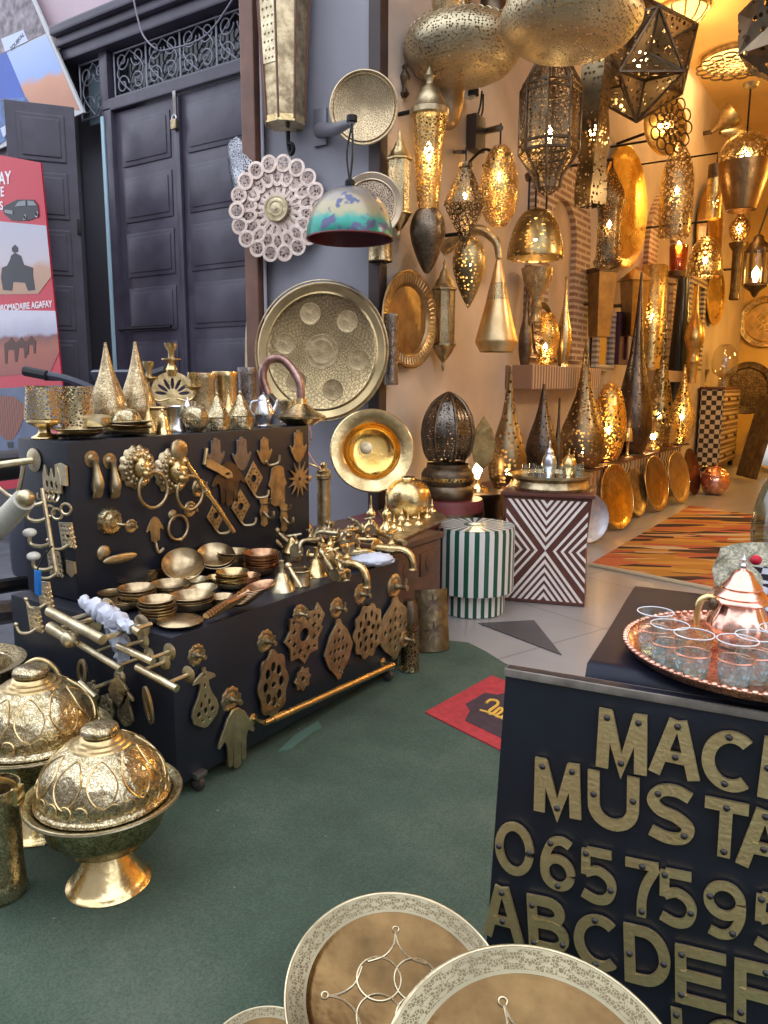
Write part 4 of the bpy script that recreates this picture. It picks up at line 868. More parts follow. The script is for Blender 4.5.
# silver teapot
p = P(264, 421, X=-2.58); p.z = TZ; k = S(p)
t = thing('silver_teapot', 'small silvery teapot near the far end of the upper shelf', 'teapot', p)
part('body', lathe([(.7, 0), (.75, .04), (.6, .1), (.95, .3), (1, .42), (.75, .65), (.55, .78), (.6, .8)], 10 * k, 34 * k, 28, 3), SILVER, t)
part('lid', lathe([(.62, .8), (.55, .85), (.25, .93), (.12, .95), (.12, 1), (0, 1.02)], 10 * k, 34 * k, 24), SILVER, t)
part('spout', tube(spl([(8 * k * .5, 8 * k * .8, 12 * k), (12 * k * .5, 13 * k * .8, 20 * k), (14 * k * .5, 16 * k * .8, 27 * k)], 4), [2.5 * k, 2.4 * k, 2.2 * k, 2 * k, 1.8 * k, 1.6 * k, 1.5 * k, 1.4 * k, 1.3 * k], 8), SILVER, t)
part('handle', tube(spl([(-5 * k, -6 * k, 8 * k), (-8 * k, -11 * k, 14 * k), (-7 * k, -10 * k, 24 * k), (-3 * k, -5 * k, 26 * k)], 5), 1.2 * k, 8), SILVER, t)
# candelabra with fan
p = P(174, 425, X=-2.79); p.z = TZ; k = S(p)
cfm = face(hdir(-35))
t = thing('fan_candelabra', 'brass candelabra with openwork peacock fan at the back of the shelf', 'candelabra', p, cfm @ Matrix.Rotation(-PI / 2, 3, 'X'))
U = Matrix.Rotation(PI / 2, 3, 'X')
part('foot', lathe([(1, 0), (.9, .1), (.3, .3), (.2, 1), (0, 1)], 12 * k, 22 * k, 24), BRASS, t)
fan = [circ(20 * k, 40, (0, 38 * k), 18 * k)] + [circ(2.0 * k, 12, (13.5 * k * math.cos(a), 34 * k + 14 * k * math.sin(a)), 2.0 * k) for a in ()]
for i in range(7):
    a = PI * (0.04 + .92 * i / 6); c = (11.5 * k * math.cos(a), 34 * k + 11 * k * math.sin(a)); d = Vector((math.cos(a), math.sin(a))); nn = Vector((-d.y, d.x))
    fan.append([tuple(Vector(c) + d * (6 * k) * math.cos(b) + nn * (1.9 * k) * math.sin(b)) for b in [2 * PI * j / 14 for j in range(14)]])
part('fan', sheet(fan, .006, .001), BRASS, t, (0, 0, 0), U)
part('crest', lathe([(.3, 0), (.5, .2), (.25, .4), (.8, .5), (.8, .53), (.25, .56), (.25, .75), (.45, .85), (.55, 1), (.4, 1), (0, .9)], 12 * k, 32 * k, 20, M=Matrix.Translation((0, 0, 52 * k))), BRASS, t)
part('arm', tube(spl([(-4 * k, 0, 30 * k), (-15 * k, 0, 28 * k), (-23 * k, 0, 36 * k), (-22 * k, 0, 50 * k)], 5), 1.3 * k, 8), BRASS, t)
part('candle_cup', lathe([(.2, 0), (1, .2), (1, .26), (.3, .32), (.3, .6), (.55, .75), (.6, 1), (.4, 1), (0, .9)], 9 * k, 20 * k, 20, M=Matrix.Translation((-22 * k, 0, 46 * k))), BRASS, t)
part('arm', tube(spl([(4 * k, 0, 30 * k), (15 * k, 0, 28 * k), (21 * k, 0, 34 * k), (20 * k, 0, 42 * k)], 5), 1.3 * k, 8), BRASS, t)
part('candle_cup', lathe([(.2, 0), (1, .2), (1, .26), (.3, .32), (.3, .6), (.55, .75), (.6, 1), (.4, 1), (0, .9)], 8 * k, 18 * k, 20, M=Matrix.Translation((20 * k, 0, 38 * k))), BRASS, t)
# plates heaped at the near edge
flatp = [(0, .03), (.62, .03), (.72, .06), (.98, .16), (1, .15), (.74, .03), (.62, 0), (0, 0)]
def flat_plates(px, x, n, wpx, labs, tilt=0.05):
    for i in range(n):
        p = P(px + random.uniform(-5, 5), 432, X=x); p.z = TZ + .007 + i * .009; r = wpx * S(p) / 2
        one('plate', labs[0] if i == n - 1 else labs[1], 'plate', lathe(flatp, r * random.uniform(.92, 1.05), r, 40), random.choice((PALE, BRASS, PALE)), p, Matrix.Rotation(random.uniform(-tilt, tilt), 3, 'X') @ Matrix.Rotation(random.uniform(-tilt, tilt), 3, 'Y'), labs[2])
flat_plates(82, -2.60, 3, 50, ('uppermost bright plate in the low heap below the pierced cylinder', 'flat bright plate low in the heap below the pierced cylinder', 'plates heaped at the near end'))
flat_plates(128, -2.58, 5, 46, ('uppermost plate of the heap before the golden lidded dish', 'flat plate in the heap before the golden lidded dish', 'plates heaped before the lidded dish'))
up('shallow_tin', 'shallow lidded tin standing on the plates beside the pierced cylinder', 'tin', 96, 424, 412, 28, [(.95, 0), (1, .1), (1, .6), (1.1, .65), (1.1, .75), (.6, .95), (0, 1)], PALE, -2.62, n=0, z=TZ + .043)
# saucer lamp with copper pipe arch on the far end of the shelf
p = P(301, 424, X=-2.57); p.z = TZ; k = S(p)
t = thing('saucer_lamp', 'wide golden saucer lid with crooked copper pipe at the shelf end', 'lamp', p)
part('saucer', lathe([(.55, 0), (.98, .26), (1, .33), (.94, .36), (.6, .52), (.34, .74), (.24, .80), (.22, 1), (0, 1)], 25 * k, 26 * k, 44), GOLD, t)
rr = RT
pp = [rr * (a * k) + Vector((0, 0, b * k)) + Vector((-.03 * (1 if a < -5 else 0), 0, 0)) for a, b in ((0, 24), (-1, 42), (-6, 58), (-16, 65), (-28, 62), (-33, 48), (-28, 30))]
part('copper_pipe', tube(spl(pp, 5), [.022] * 31, 12), metal('weathered_copper', (0.55, 0.36, 0.32), 0.35, (0.26, 0.14, 0.11), pscale=14), t)
part('wire', tube(spl([rr * (a * k) + Vector((0.02, 0, b * k)) for a, b in ((5, 0), (7, -14), (3, -24), (9, -36), (14, -42), (18, -46))], 5), .004, 6), COPPER, t)

# ------------------------------------------------------------------ bowls on the lower shelf
LZ = ZL + .001
bowlp = [(0, 0), (.42, 0), (.48, .03), (.82, .22), (1, .52), (.98, .53), (.78, .26), (.44, .07), (0, .06)]
def stack(px, yr, wpx, n, top, low, mat=AGED, tilt=0.0, step=.010, deep=1.0, yaw=0.0):
    r0 = None
    for i in range(n):
        z = LZ + i * step; 
        p = P(px, yr, Z=LZ + (n - 1) * step + .018)
        if r0 is None: r0 = wpx * 1.12 * S(p) / 2
        ti = tilt if (i == n - 1 or tilt > .3) else 0
        q = Vector((p.x + random.uniform(-.003, .003), p.y + random.uniform(-.003, .003), z + r0 * math.sin(abs(ti)) * .9))
        if tilt > .3: q.x += .085; q.y -= .02
        R_ = Matrix.Rotation(yaw, 3, 'Z') @ Matrix.Rotation(ti, 3, 'X')
        one('bowl', top if i == n - 1 else low, 'bowl', lathe(bowlp, r0 * random.uniform(.97, 1.02), r0 * deep, 36), mat, q, R_, None if i == n - 1 else low[:60])
W_ = metal('worn_bowl_brass', (0.62, 0.47, 0.27), 0.28, (0.26, 0.18, 0.10), pscale=16)
CB = metal('coppery_bowl_brass', (0.62, 0.36, 0.20), 0.26, (0.30, 0.15, 0.08), pscale=16)
stack(112, 591, 26, 4, 'top plate of the small stack nearest the plastic-wrapped rail', 'dish under the top one of the stack nearest the wrapped rail', W_, deep=.5)
stack(136, 580, 38, 2, 'wide dish at the back left of the bowls near the black panel', 'dish underneath the wide one at the back left', W_, .15, yaw=.85, deep=.6)
stack(137, 592, 34, 5, 'top bowl of the tall stack behind the front plate stack', 'bowl under the top one, tall stack behind the front plate stack', W_)
stack(157, 603, 33, 6, 'top bowl of the front stack above the closed dish', 'bowl under the top one, front stack above the closed dish', W_)
stack(170, 588, 35, 3, 'top chased bowl of the three in the middle of the near bowls', 'bowl under the top chased one of three in the middle', W_)
stack(174, 573, 36, 1, 'large tilted bowl leaning at the back behind the near stacks', 'x', W_, .65, yaw=.85)
stack(206, 562, 34, 2, 'tilted bowl with golden glint beside the coppery stacks', 'bowl beneath the tilted one with golden glint', W_, .45, yaw=.85)
stack(243, 534, 35, 6, 'top coppery bowl of the stack touching the staff foot', 'coppery bowl under the top one, stack touching the staff foot', CB, step=.014)
stack(234, 556, 31, 5, 'top bowl of the stack in front of the coppery stack', 'bowl under the top one, stack in front of the coppery one', W_)
stack(261, 557, 32, 7, 'top silvery-lit bowl of the tallest stack beside the bright funnel', 'bowl under the top one, tallest stack beside the bright funnel', CB)
stack(196, 581, 23, 2, 'small pale bowl between the tilted and chased bowls', 'small bowl beneath the pale one', PALE)
stack(204, 592, 27, 1, 'bright hammered bowl in the middle of the shelf', 'x', PALE, .1)
stack(216, 578, 20, 2, 'small golden bowl beside the stack of five', 'small bowl beneath the golden one', BRASS)
stack(232, 575, 29, 5, 'top bowl of the short stack before the tallest stack', 'bowl under the top one, short stack before the tallest one', BRASS)
stack(191, 601, 40, 3, 'top bowl of the wide stack at the front edge', 'bowl under the top one, wide stack at the front edge', W_)
stack(122, 603, 28, 2, 'small bowl between the wrapped rail and the front stack', 'bowl beneath the small one beside the wrapped rail', W_)
stack(150, 571, 30, 3, 'top bowl of the low stack at the back below the hand hook', 'bowl under the top one, low stack below the hand hook', W_)
stack(246, 578, 26, 3, 'top bowl of the three between the short stack and the funnel', 'bowl under the top one, three between the short stack and funnel', CB)
stack(222, 598, 24, 2, 'small worn bowl at the near end of the fanned spoons', 'bowl beneath the small worn one', W_)
p = P(180, 622, Z=LZ + .012); r = 23 * S(p)
t = thing('closed_dish', 'closed pair of shallow dishes at the front corner of the shelf', 'dish', Vector((p.x, p.y, LZ)))
part('lower_shell', lathe([(0, 0), (.5, .01), (.9, .12), (1, .2)], r, r, 40), PALE, t); part('upper_shell', lathe([(1, .215), (.85, .31), (.5, .38), (0, .40)], r, r, 40), W_, t)
for i in range(8):
    u = i / 7
    a = P(206 + 20 * u, 620 - 14 * u, Z=LZ + .012 + .006 * i); b = P(262 + 18 * u, 597 - 14 * u, Z=LZ + .020 + .010 * i)
    d = b - a; L = d.length; M = Matrix((d.normalized(), d.normalized().orthogonal().normalized() * 0 + Vector((0, 0, 1)).cross(d.normalized()).normalized(), (0, 0, 0))).transposed()
    xd = d.normalized(); yd = Vector((0, 0, 1)).cross(xd).normalized(); zd = xd.cross(yd); M = Matrix(((xd.x, yd.x, zd.x), (xd.y, yd.y, zd.y), (xd.z, yd.z, zd.z)))
    bm = lathe([(0, 0), (.6, .05), (1, .22), (.98, .24), (.58, .1), (0, .06)], .045, .10, 28)
    for v in bm.verts: v.co.x = v.co.x * 1.45 + L * .62
    tube(spl([(0, 0, .012), (L * .18, 0, .010), (L * .42, 0, .016)], 4), [.014, .013, .012, .011, .010, .009, .009, .009, .010], 8, bm)
    one('ladle', 'topmost long-handled ladle of the fan at the front edge' if i == 7 else ('lowest long-handled ladle of the fan, its handle nearest the front edge' if i == 0 else 'long-handled ladle within the fan at the front edge'), 'ladle', bm, CB if i % 2 else W_, a, M, None if i in (0, 7) else 'ladles fanned at the front edge')

# ------------------------------------------------------------------ taps, funnels and finials at the far end
def tap(name, label, loc, rot, k=1.0, mat=BRASS, group=None):
    t = thing(name, label, 'tap', loc, rot, group)
    part('body', tube(spl([(-.05 * k, 0, 0), (0, 0, 0), (.05 * k, 0, .004 * k), (.085 * k, 0, -.008 * k), (.10 * k, 0, -.04 * k), (.10 * k, 0, -.065 * k)], 4), [k * x for x in [.016] * 4 + [.018] * 3 + [.014] * 10 + [.013] * 3 + [.016]], 12), mat, t)
    part('rose', lathe([(0, .2), (.7, .2), (1, .06), (1, 0), (0, 0)], .035 * k, .04 * k, 20, M=Matrix.Translation((-.055 * k, 0, 0)) @ Matrix.Rotation(PI / 2, 4, 'Y')), mat, t)
    part('valve', lathe([(.9, 0), (1, .2), (.6, .3), (.45, .6), (.7, .7), (.7, .85), (.3, 1), (0, 1)], .015 * k, .06 * k, 16, M=Matrix.Translation((.012 * k, 0, .012 * k))), mat, t)
    part('handle', tube([(.012 * k, -.035 * k, .066 * k), (.012 * k, .035 * k, .066 * k)], .006 * k, 8), mat, t)
    return t
tap('spout_tap', 'curved tap reaching over the front edge above the long lozenge', P(348, 572, X=CX + .01) + Vector((-.02, 0, .035)), -.1, 1.25)
tap('spout_tap', 'curved tap reaching over the far front corner above the round rose', P(392, 556, X=CX + .01) + Vector((-.02, 0, .03)), .1, 1.25)
p = P(345, 574, X=CX); 
# swan-neck tap
p = P(308, 532, Z=LZ + .03); k = S(p); t = thing('swan_neck', 'swan-neck brass pipe rising from the heap beside the upper box', 'pipe', Vector((p.x, p.y, LZ)))
part('pipe', tube(spl([rr * (a * k) + Vector((0, 0, b * k)) for a, b in ((0, 8), (-7, 26), (-15, 46), (-17, 54), (-12, 61), (-4, 62), (2, 59))], 5), [.026 - .0005 * i for i in range(31)], 14), BRASS, t)
part('lip', lathe([(.8, 0), (1, .3), (1, .7), (.8, 1)], .019, .03, 16, M=Matrix.Translation(rr * (1 * k) + Vector((0, 0, 57 * k)))), BRASS, t); part('base', lathe([(1, 0), (.9, .3), (.5, .6), (.45, 1)], .05, 9 * k, 20), BRASS, t)
p = P(324, 533, Z=LZ + .01); k = S(p); p.z = LZ
t = thing('brass_column', 'upright brass column with capped top standing at the end of the heap', 'column', p)
part('shaft', lathe([(1.0, 0), (.95, .04), (.62, .12), (.6, .2), (.6, .9), (.75, .92), (.75, .97), (.5, 1), (0, 1)], 11 * k, 62 * k, 24), AGED, t); part('cap', lathe([(.9, 0), (1, .3), (.4, .5), (.5, .8), (.2, 1), (0, 1)], 7 * k, 12 * k, 20, M=Matrix.Translation((0, 0, 61 * k))), BRASS, t)
part('lever', tube([(0, 0, 66 * k), rr * (-24 * k) + Vector((0, 0, 75 * k))], .007, 8), BRASS, t)
def low(name, label, cat, px, yb, hpx, wpx, prof, mat, lift=0, n=3, group=None, tilt=0):
    p = P(px, yb, Z=LZ + lift); k = S(p)
    return one(name, label, cat, lathe(PR[prof] if isinstance(prof, str) else prof, wpx * k / 2, hpx * k, 26, n), mat, p, Matrix.Rotation(tilt, 3, 'Y'), group)
low('funnel', 'bright brass funnel standing mouth down beside the tallest bowl stack', 'funnel', 282, 590, 30, 26, 'funnel', PALE)
low('stopper_bottle', 'small pointed brass bottle behind the bright funnel', 'bottle', 292, 560, 26, 20, 'tajine', BRASS)
low('funnel', 'squat brass funnel behind the two slanting rods', 'funnel', 316, 575, 28, 24, 'funnel', BRASS)
low('candle_stick', 'short brass candlestick in the heap by the swan neck', 'candlestick', 330, 548, 26, 22, [(1, 0), (.9, .08), (.35, .2), (.2, .5), (.3, .55), (.2, .6), (.25, .8), (.5, 1), (.3, 1), (0, .9)], GOLD)
low('brass_cup', 'ridged brass cup beside the bright funnel', 'cup', 300, 585, 16, 22, 'jar', AGED, n=0)
HEAP = 'brass fittings heaped beside the swan neck'
for i, (px, py, a, k, l) in enumerate([(297, 548, 2.2, .9, .02), (318, 556, .4, .8, .02), (338, 562, -.8, .9, .02), (344, 545, 2.6, .9, .05), (356, 552, .9, .8, .02), (330, 533, 3.5, .8, .06), (352, 530, -1.6, .9, .03), (366, 540, .3, .8, .03), (312, 540, 4.4, .7, .07), (340, 573, 1.6, .7, .02), (372, 528, 2.0, .8, .02)]):
    tap('loose_tap', 'brass tap lying loose in the heap of fittings', P(px, py, Z=LZ + l + .05), Matrix.Rotation(a, 3, 'Z') @ Matrix.Rotation(random.uniform(-.4, .4), 3, 'X'), k, random.choice((BRASS, AGED, PALE)), HEAP)
for i, (px, py, h, w_) in enumerate([(322, 530, 16, 14), (348, 520, 18, 12), (362, 516, 16, 12), (305, 557, 14, 14), (334, 520, 14, 12), (376, 518, 14, 10)]):
    low('finial', 'small turned brass finial upright among the heaped taps', 'finial', px, py + 22, h, w_, [(1, 0), (.9, .1), (.4, .2), (.7, .35), (.7, .45), (.25, .6), (.4, .7), (.1, .9), (0, 1)], random.choice((BRASS, PALE)), group='finials among the heaped taps')
for lab, a, b in (('slanting brass rod leaning over the heap, nearer the funnel', (288, 566), (302, 588)), ('slanting brass rod leaning over the heap, nearer the taps', (322, 553), (339, 580))):
    A, Bq = P(*a, Z=LZ + .09), P(*b, Z=LZ + .02); t = thing('brass_rod', lab, 'rod', A); part('shaft', tube([(0, 0, 0), Bq - A], .009, 10), PALE, t); part('knob', ball(bmesh.new(), (0, 0, 0), .016), PALE, t)
p = P(372, 566, Z=LZ + .02); bm = bmesh.new(); ball(bm, (0, 0, 0), .09, (1.3, .9, .35), 24, 14)
for v in bm.verts: v.co *= 1 + random.uniform(-.10, .10)
one('plastic_bag', 'crumpled clear plastic bag under the edge taps', 'bag', bm, plain('cloudy_plastic', (0.62, 0.64, 0.72)), p + Vector((-.06, .06, .012)), .6)
# figurines leaning before the upper box
for lab, px, py, hp in (('small brass lizard hook climbing beside the coppery bowls', 268, 540, 32), ('brass horse-shaped hook behind the heap', 286, 545, 24)):
    p = P(px, py, Z=LZ + .05); k = hp * S(p); t = thing('animal_hook', lab, 'hook', p)
    part('body', tube(spl([rr * (-.3 * k) + Vector((0, 0, .5 * k)), rr * (-.05 * k) + Vector((0, 0, .25 * k)), rr * (.2 * k) + Vector((0, 0, 0)), rr * (.45 * k) + Vector((0, 0, -.25 * k))], 5), [k * x for x in (.07, .09, .1, .11, .12, .12, .12, .12, .11, .11, .1, .09, .08, .07, .05, .04)], 10), AGED, t)
    for q in ((-.15, .35, .25), (.1, .1, .3)): part('leg', tube([rr * (q[0] * k) + Vector((0, 0, q[1] * k)), rr * ((q[0] + q[2]) * k) + Vector((.02, 0, (q[1] + .1) * k))], .04 * k, 8), AGED, t)
    part('head', ball(bmesh.new(), rr * (-.36 * k) + Vector((0, 0, .6 * k)), .12 * k, (1, 1, 1.2)), AGED, t)

# ------------------------------------------------------------------ chest behind the cart with finials and bowls
WOOD = plain('dark_carved_wood', (0.10, 0.045, 0.025), 0.4, 0, 0.35, 9, 0.15, 30)
YC0, YC1, XC0, XC1, ZCH = 3.13, 3.66, -2.72, -2.02, .60
ch = thing('wooden_chest', 'dark carved wooden chest standing between the cart and the striped stool', 'chest', (-2.37, 3.4, 0))
def CH(n_, g, m): o = part(n_, g, m, ch); o.location = -ch.location; return o
CH('carcass', B(((XC0 + XC1) / 2, (YC0 + YC1) / 2, ZCH / 2 - .02), (XC1 - XC0 - .03, YC1 - YC0 - .03, ZCH - .045), .006), WOOD)
CH('lid', B(((XC0 + XC1) / 2, (YC0 + YC1) / 2, ZCH - .02), (XC1 - XC0, YC1 - YC0, .035), .01), WOOD)
for y in (YC0 + .16, YC1 - .14): 
    CH('carved_panel', B((XC1 - .012, y, ZCH - .15), (.012, .2, .13), .004), WOOD)
    o = CH('carved_rosette', lathe([(0, .4), (.5, .5), (1, .1), (1, 0)], .05, .02, 24, 0, None, 8, .12, Matrix.Translation((XC1 - .005, y, ZCH - .15)) @ FX.to_4x4()), WOOD)
A, Bq = P(384, 522, Z=ZCH + .015), P(440, 515, Z=ZCH + .015)
one('brass_slab', 'flat brass tray on the chest covered in little spikes', 'tray', prism([tuple(P(a, b, Z=ZCH + .004).xy) for a, b in ((378, 512), (398, 543), (447, 519), (420, 500))], .012, M=Matrix.Translation((0, 0, ZCH + .002))), AGED, smooth=0)
for i, (px, py) in enumerate([(388, 520), (394, 527), (402, 519), (400, 530), (408, 525), (414, 517), (419, 524), (427, 517), (405, 511), (416, 509), (392, 513), (432, 511)]):
    p = P(px, py, Z=ZCH + .0145); k = S(p)
    one('spike_finial', 'little pointed brass finial standing on the flat tray', 'finial', lathe([(1, 0), (.8, .15), (.3, .3), (.55, .42), (.2, .55), (.1, .9), (0, 1)], 4.5 * k, 13 * k, 16), GOLD if i % 2 else BRASS, p, None, 'spike finials on the chest tray')
p = P(392, 541, Z=ZCH + .02); A = P(370, 528, Z=ZCH + .03); Bq = P(405, 543, Z=ZCH + .03)
t = thing('brass_baton', 'thick brass baton lying at the near edge of the chest tray', 'baton', A); d = Bq - A
part('shaft', tube([d * 0, d * .9, d * .91, d], [.016, .016, .02, .014], 12), BRASS, t)
for lab, px, yb, yt, w_ in (('spired brass stopper tallest behind the chest tray', 371, 520, 487, 16), ('spired brass stopper behind the first, nearer the golden bowl', 386, 515, 480, 14)):
    stand('spired_stopper', lab, 'finial', px, yb, yt, w_, [(1, 0), (.8, .1), (.3, .25), (.6, .4), (.5, .5), (.2, .6), (.1, .9), (0, 1)], GOLD, Y=3.5, z=ZCH)
# brass lantern cylinder and curved fretted panel on the floor by the chest
def onfloor(name, label, cat, px, yb, yt, wpx, prof, mat, **k): return stand(name, label, cat, px, yb, yt, wpx, prof, mat, Z=k.pop('Z', .004), **k)
t = onfloor('floor_lantern', 'fretted brass cylinder lantern on the carpet by the far castor', 'lantern', 409, 670, 620, 21, [(.9, 0), (1, .03), (.95, .07), (.95, .93), (1, .96), (1, 1), (.85, 1)], pierced('pierced_aged_floor_brass', (0.55, 0.42, 0.22), 0.34, 60, 0.12), n=0)
part('glass_cylinder', lathe([(.8, 1), (.8, .15), (0, .15)], 10.5 * S(t.location), 50 * S(t.location), 24), plain('dark_inner_tube', (0.05, 0.035, 0.02), 0.3), t)
part('neck', lathe([(.8, 1), (.78, 1.3), (.5, 1.45), (0, 1.46)], 10.5 * S(t.location), 50 * S(t.location), 24), BRONZE, t)
p0 = P(420, 668, Z=.006); k = S(p0); nrm = hdir(-30); tn = hdir(60)
w_, h_ = 36 * k, 66 * k
bm = bmesh.new(); g = [[bm.verts.new((( j / 12 - .5) * w_, (i / 8) * h_, .16 * w_ * (1 - (2 * j / 12 - 1) ** 2) - .03)) for j in range(13)] for i in range(9)]
for i in range(8):
    for j in range(12): bm.faces.new((g[i][j], g[i][j + 1], g[i + 1][j + 1], g[i + 1][j]))
hollow(bm, .006)
P0 = P(435, 652, Z=.012); w_ *= .8
t = one('fretted_screen', 'curved brass panel with two fretted crosses leaning on the chest', 'panel', bm, AGED, P0, face(hdir(-42, 10)))
for cy_ in (.32, .76):
    L = []
    for a in range(4):
        for q in range(3): L.append((math.cos(a * PI / 2 + .4 + q * .4) * .06 * (q + 1) * .8, math.sin(a * PI / 2 + .4 + q * .4) * .06 * (q + 1) * .8))
    part('fretwork', sheet([star(.058, .022, 8)], .003), BRONZE, t, (0, cy_ * h_, .16 * w_ - .0225))

# ------------------------------------------------------------------ big vessels on the left of the carpet
def dome_dish(label, px, yrim, wpx, zfloor, foot, py_foot=None):
    """footed dish under a chased dome; px, yrim = centre of the rim ellipse"""
    k0 = None
    p = P(px, yrim, Z=foot); k = S(p); R = wpx * k / 2
    t = thing('domed_dish', label, 'serving dish', Vector((p.x, p.y, zfloor)))
    zb = foot
    part('foot', lathe([(.53, 0), (.55, .03), (.52, .08), (.47, .16), (.36, .45), (.27, .75), (.25, .88), (.28, 1.0)], R, zb * .46, 48, 3), GOLD, t)
    part('bowl', lathe([(.0, .42), (.26, .43), (.55, .52), (.74, .70), (.82, .92), (.84, .98), (.98, 1.02), (1.0, 1.03), (1.0, 1.06), (.97, 1.06), (.85, 1.02), (.8, .95), (0, .9)], R, zb, 56), metal('bowl_green_gold_brass', (0.64, 0.56, 0.33), 0.20, (0.42, 0.35, 0.18), bump=.3, chase=.6, chs=70), t)
    part('beaded_rim', ring(R * .985, R * .022, 90, 6, M=Matrix.Translation((0, 0, zb * 1.045))), PALE, t)
    lid = part('lid', lathe([(.86, 0), (.85, .03), (.83, .05), (.81, .08), (.80, .22), (.74, .42), (.62, .60), (.46, .73), (.34, .79)], R, R * .92, 72, 3, M=Matrix.Translation((0, 0, zb * 1.04))), CHASED, t)
    part('lid_collar', lathe([(.40, .76), (.38, .79), (.33, .80), (.31, .83), (.27, .84), (.25, .88), (.22, .90)], R, R * .92, 48, 0, M=Matrix.Translation((0, 0, zb * 1.04))), BRASS, lid)
    part('knob', lathe([(.20, .90), (.235, .93), (.235, .99), (.20, 1.03), (.10, 1.055), (0, 1.06)], R, R * .92, 40, 2, M=Matrix.Translation((0, 0, zb * 1.04))), CHASED, lid)
    sc = [lobe for lobe in range(22)]
    bm = bmesh.new()
    for i in range(26):
        a = 2 * PI * i / 26; ring(R * .085, R * .011, 14, 5, bm, Matrix.Translation((R * .815 * math.cos(a), R * .815 * math.sin(a), zb * 1.04 + R * .17)) @ Matrix.Rotation(a, 4, 'Z') @ Matrix.Rotation(PI / 2 - .15, 4, 'Y'), 0, 220)
    part('scroll_border', bm, BRASS, lid)
    bm = bmesh.new()
    for i in range(10):
        a = 2 * PI * i / 10
        pts = []
        for j in range(9):
            u = j / 8; rr_ = R * (.44 + .36 * math.sin(u * PI / 2)) if False else None
        prof = spl([(.80, .22), (.74, .42), (.62, .60), (.46, .73)], 6)
        for sgn in (-1, 1):
            pts = []
            for j, q in enumerate(prof):
                u = j / (len(prof) - 1); b = a + sgn * .26 * math.sin(u * PI) ** .8
                pts.append((R * q[0] * 1.005 * math.cos(b), R * q[0] * 1.005 * math.sin(b), zb * 1.04 + R * .92 * q[1] * 1.003))
            tube(pts, R * .012, 5, bm)
    part('petal_chasing', bm, BRASS, lid)
    return t
dome_dish('chased brass dish with domed lid on a flared foot, foremost on the carpet', 104, 798, 152, .004, .26)
dome_dish('chased brass dish with domed lid behind the foremost one, cut by the edge', 36, 738, 146, .004, .30)
p = P(-22, 657, Z=.40); k = S(p); R = 60 * k
t = thing('brass_basin', 'wide-rimmed chased brass basin at the left edge behind the domed dishes', 'basin', Vector((p.x - .02, p.y - .06, -.009)))
part('rim', lathe([(.80, .93), (.82, .97), (1, 1.0), (1.02, 1.0), (1.0, .98), (.84, .95)], R, .40, 64), discmat('chased_basin_rim', (0.80, 0.64, 0.34), (0.28, 0.20, 0.09), R, [(.8, 1.02)]), t)
part('body', lathe([(.62, 0), (.66, .03), (.66, .5), (.76, .8), (.82, .96), (.79, .95), (.62, .5), (.60, .1), (0, .08)], R, .40, 56), CHASED, t)
p = P(-3, 900, Z=.004); k = S(p); R = 25 * k; H = 118 * k
t = thing('brass_bucket', 'chased brass bucket with swing handle at the left edge, nearest the viewer', 'bucket', Vector((p.x - .015, p.y + .02, .004)))
part('body', lathe([(.90, 0), (.97, .02), (1.0, .06), (1.0, .14), (.97, .17), (.95, .3), (.97, .7), (1.0, .88), (1.03, .92), (1.03, 1), (.98, 1), (.93, .85), (.90, .3), (.88, .06), (0, .05)], R, H, 56), CHASED, t)
part('handle', tube(spl([(R * 1.03, 0, H * .96), (R * 1.02, -.03, H * 1.10), (R * .6, -.10, H * 1.24), (0, -.14, H * 1.30), (-R * .6, -.10, H * 1.24), (-R * 1.02, -.03, H * 1.1), (-R * 1.03, 0, H * .96)], 6), .008, 8), BRASS, t)
for s_ in (-1, 1): part('ear', B((s_ * R * 1.05, 0, H * .93), (.02, .04, .05), .006), BRASS, t)
t.rotation_euler.z = .5
p = P(44, 730, Z=.0); p2 = P(52, 645, Z=.42)
t = thing('basket_pail', 'tall brass pail with upright hoop handle behind the domed dishes', 'pail', Vector((-2.42, 1.475, .0)))
part('body', lathe([(.85, 0), (.9, .03), (1, .95), (1.04, .97), (1.04, 1), (.96, 1), (.84, .06), (0, .05)], .085, .26, 40), CHASED, t)
part('handle', tube(spl([(.07, .045, .24), (.065, .04, .34), (.045, .03, .41), (0, 0, .44), (-.045, -.03, .41), (-.065, -.04, .34), (-.07, -.045, .24)], 5), .011, 10), BRASS, t)
# ------------------------------------------------------------------ letter board, tea table and trays in front
A_ = P(507, 668, Z=.86); E_ = P(768, 712, Z=.86); bu = (E_ - A_); bu.z = 0; bu.normalize(); bn = Vector((bu.y, -bu.x, 0))
def BP_(px, py, lift=0.0):
    d = ray(px, py); k = ((A_ - CAM).dot(bn) + lift) / d.dot(bn); return CAM + d * k
BW, BH = 1.02, .84
board = thing('letter_board', 'black board with riveted brass letters and numbers standing at the front', 'sign', (A_ + bu * BW / 2).xy.to_3d())
BM = Matrix(((bu.x, 0, bn.x), (bu.y, 0, bn.y), (0, 1, 0)))
def onboard(name, geo, mat, lift, parent=None, **k):
    o = part(name, geo, mat, parent or board, **k); o.matrix_basis = Matrix.Translation(A_ + bn * lift - board.location) @ BM.to_4x4(); return o
onboard('panel', prism([(-.002, 0), (-.034, -BH), (BW, -BH), (BW, 0)], .018, M=Matrix.Translation((0, 0, -.020))), BLACK, 0, smooth=0)
onboard('top_edge', B((BW / 2 - .002, -.009, -.012), (BW + .006, .016, .030), .003), plain('worn_edge_wood', (0.20, 0.17, 0.14), 0.5, 0, 0.4, 20), 0)
def loc2(px, py): q = BP_(px, py) - A_; return (q.dot(bu), q.z)
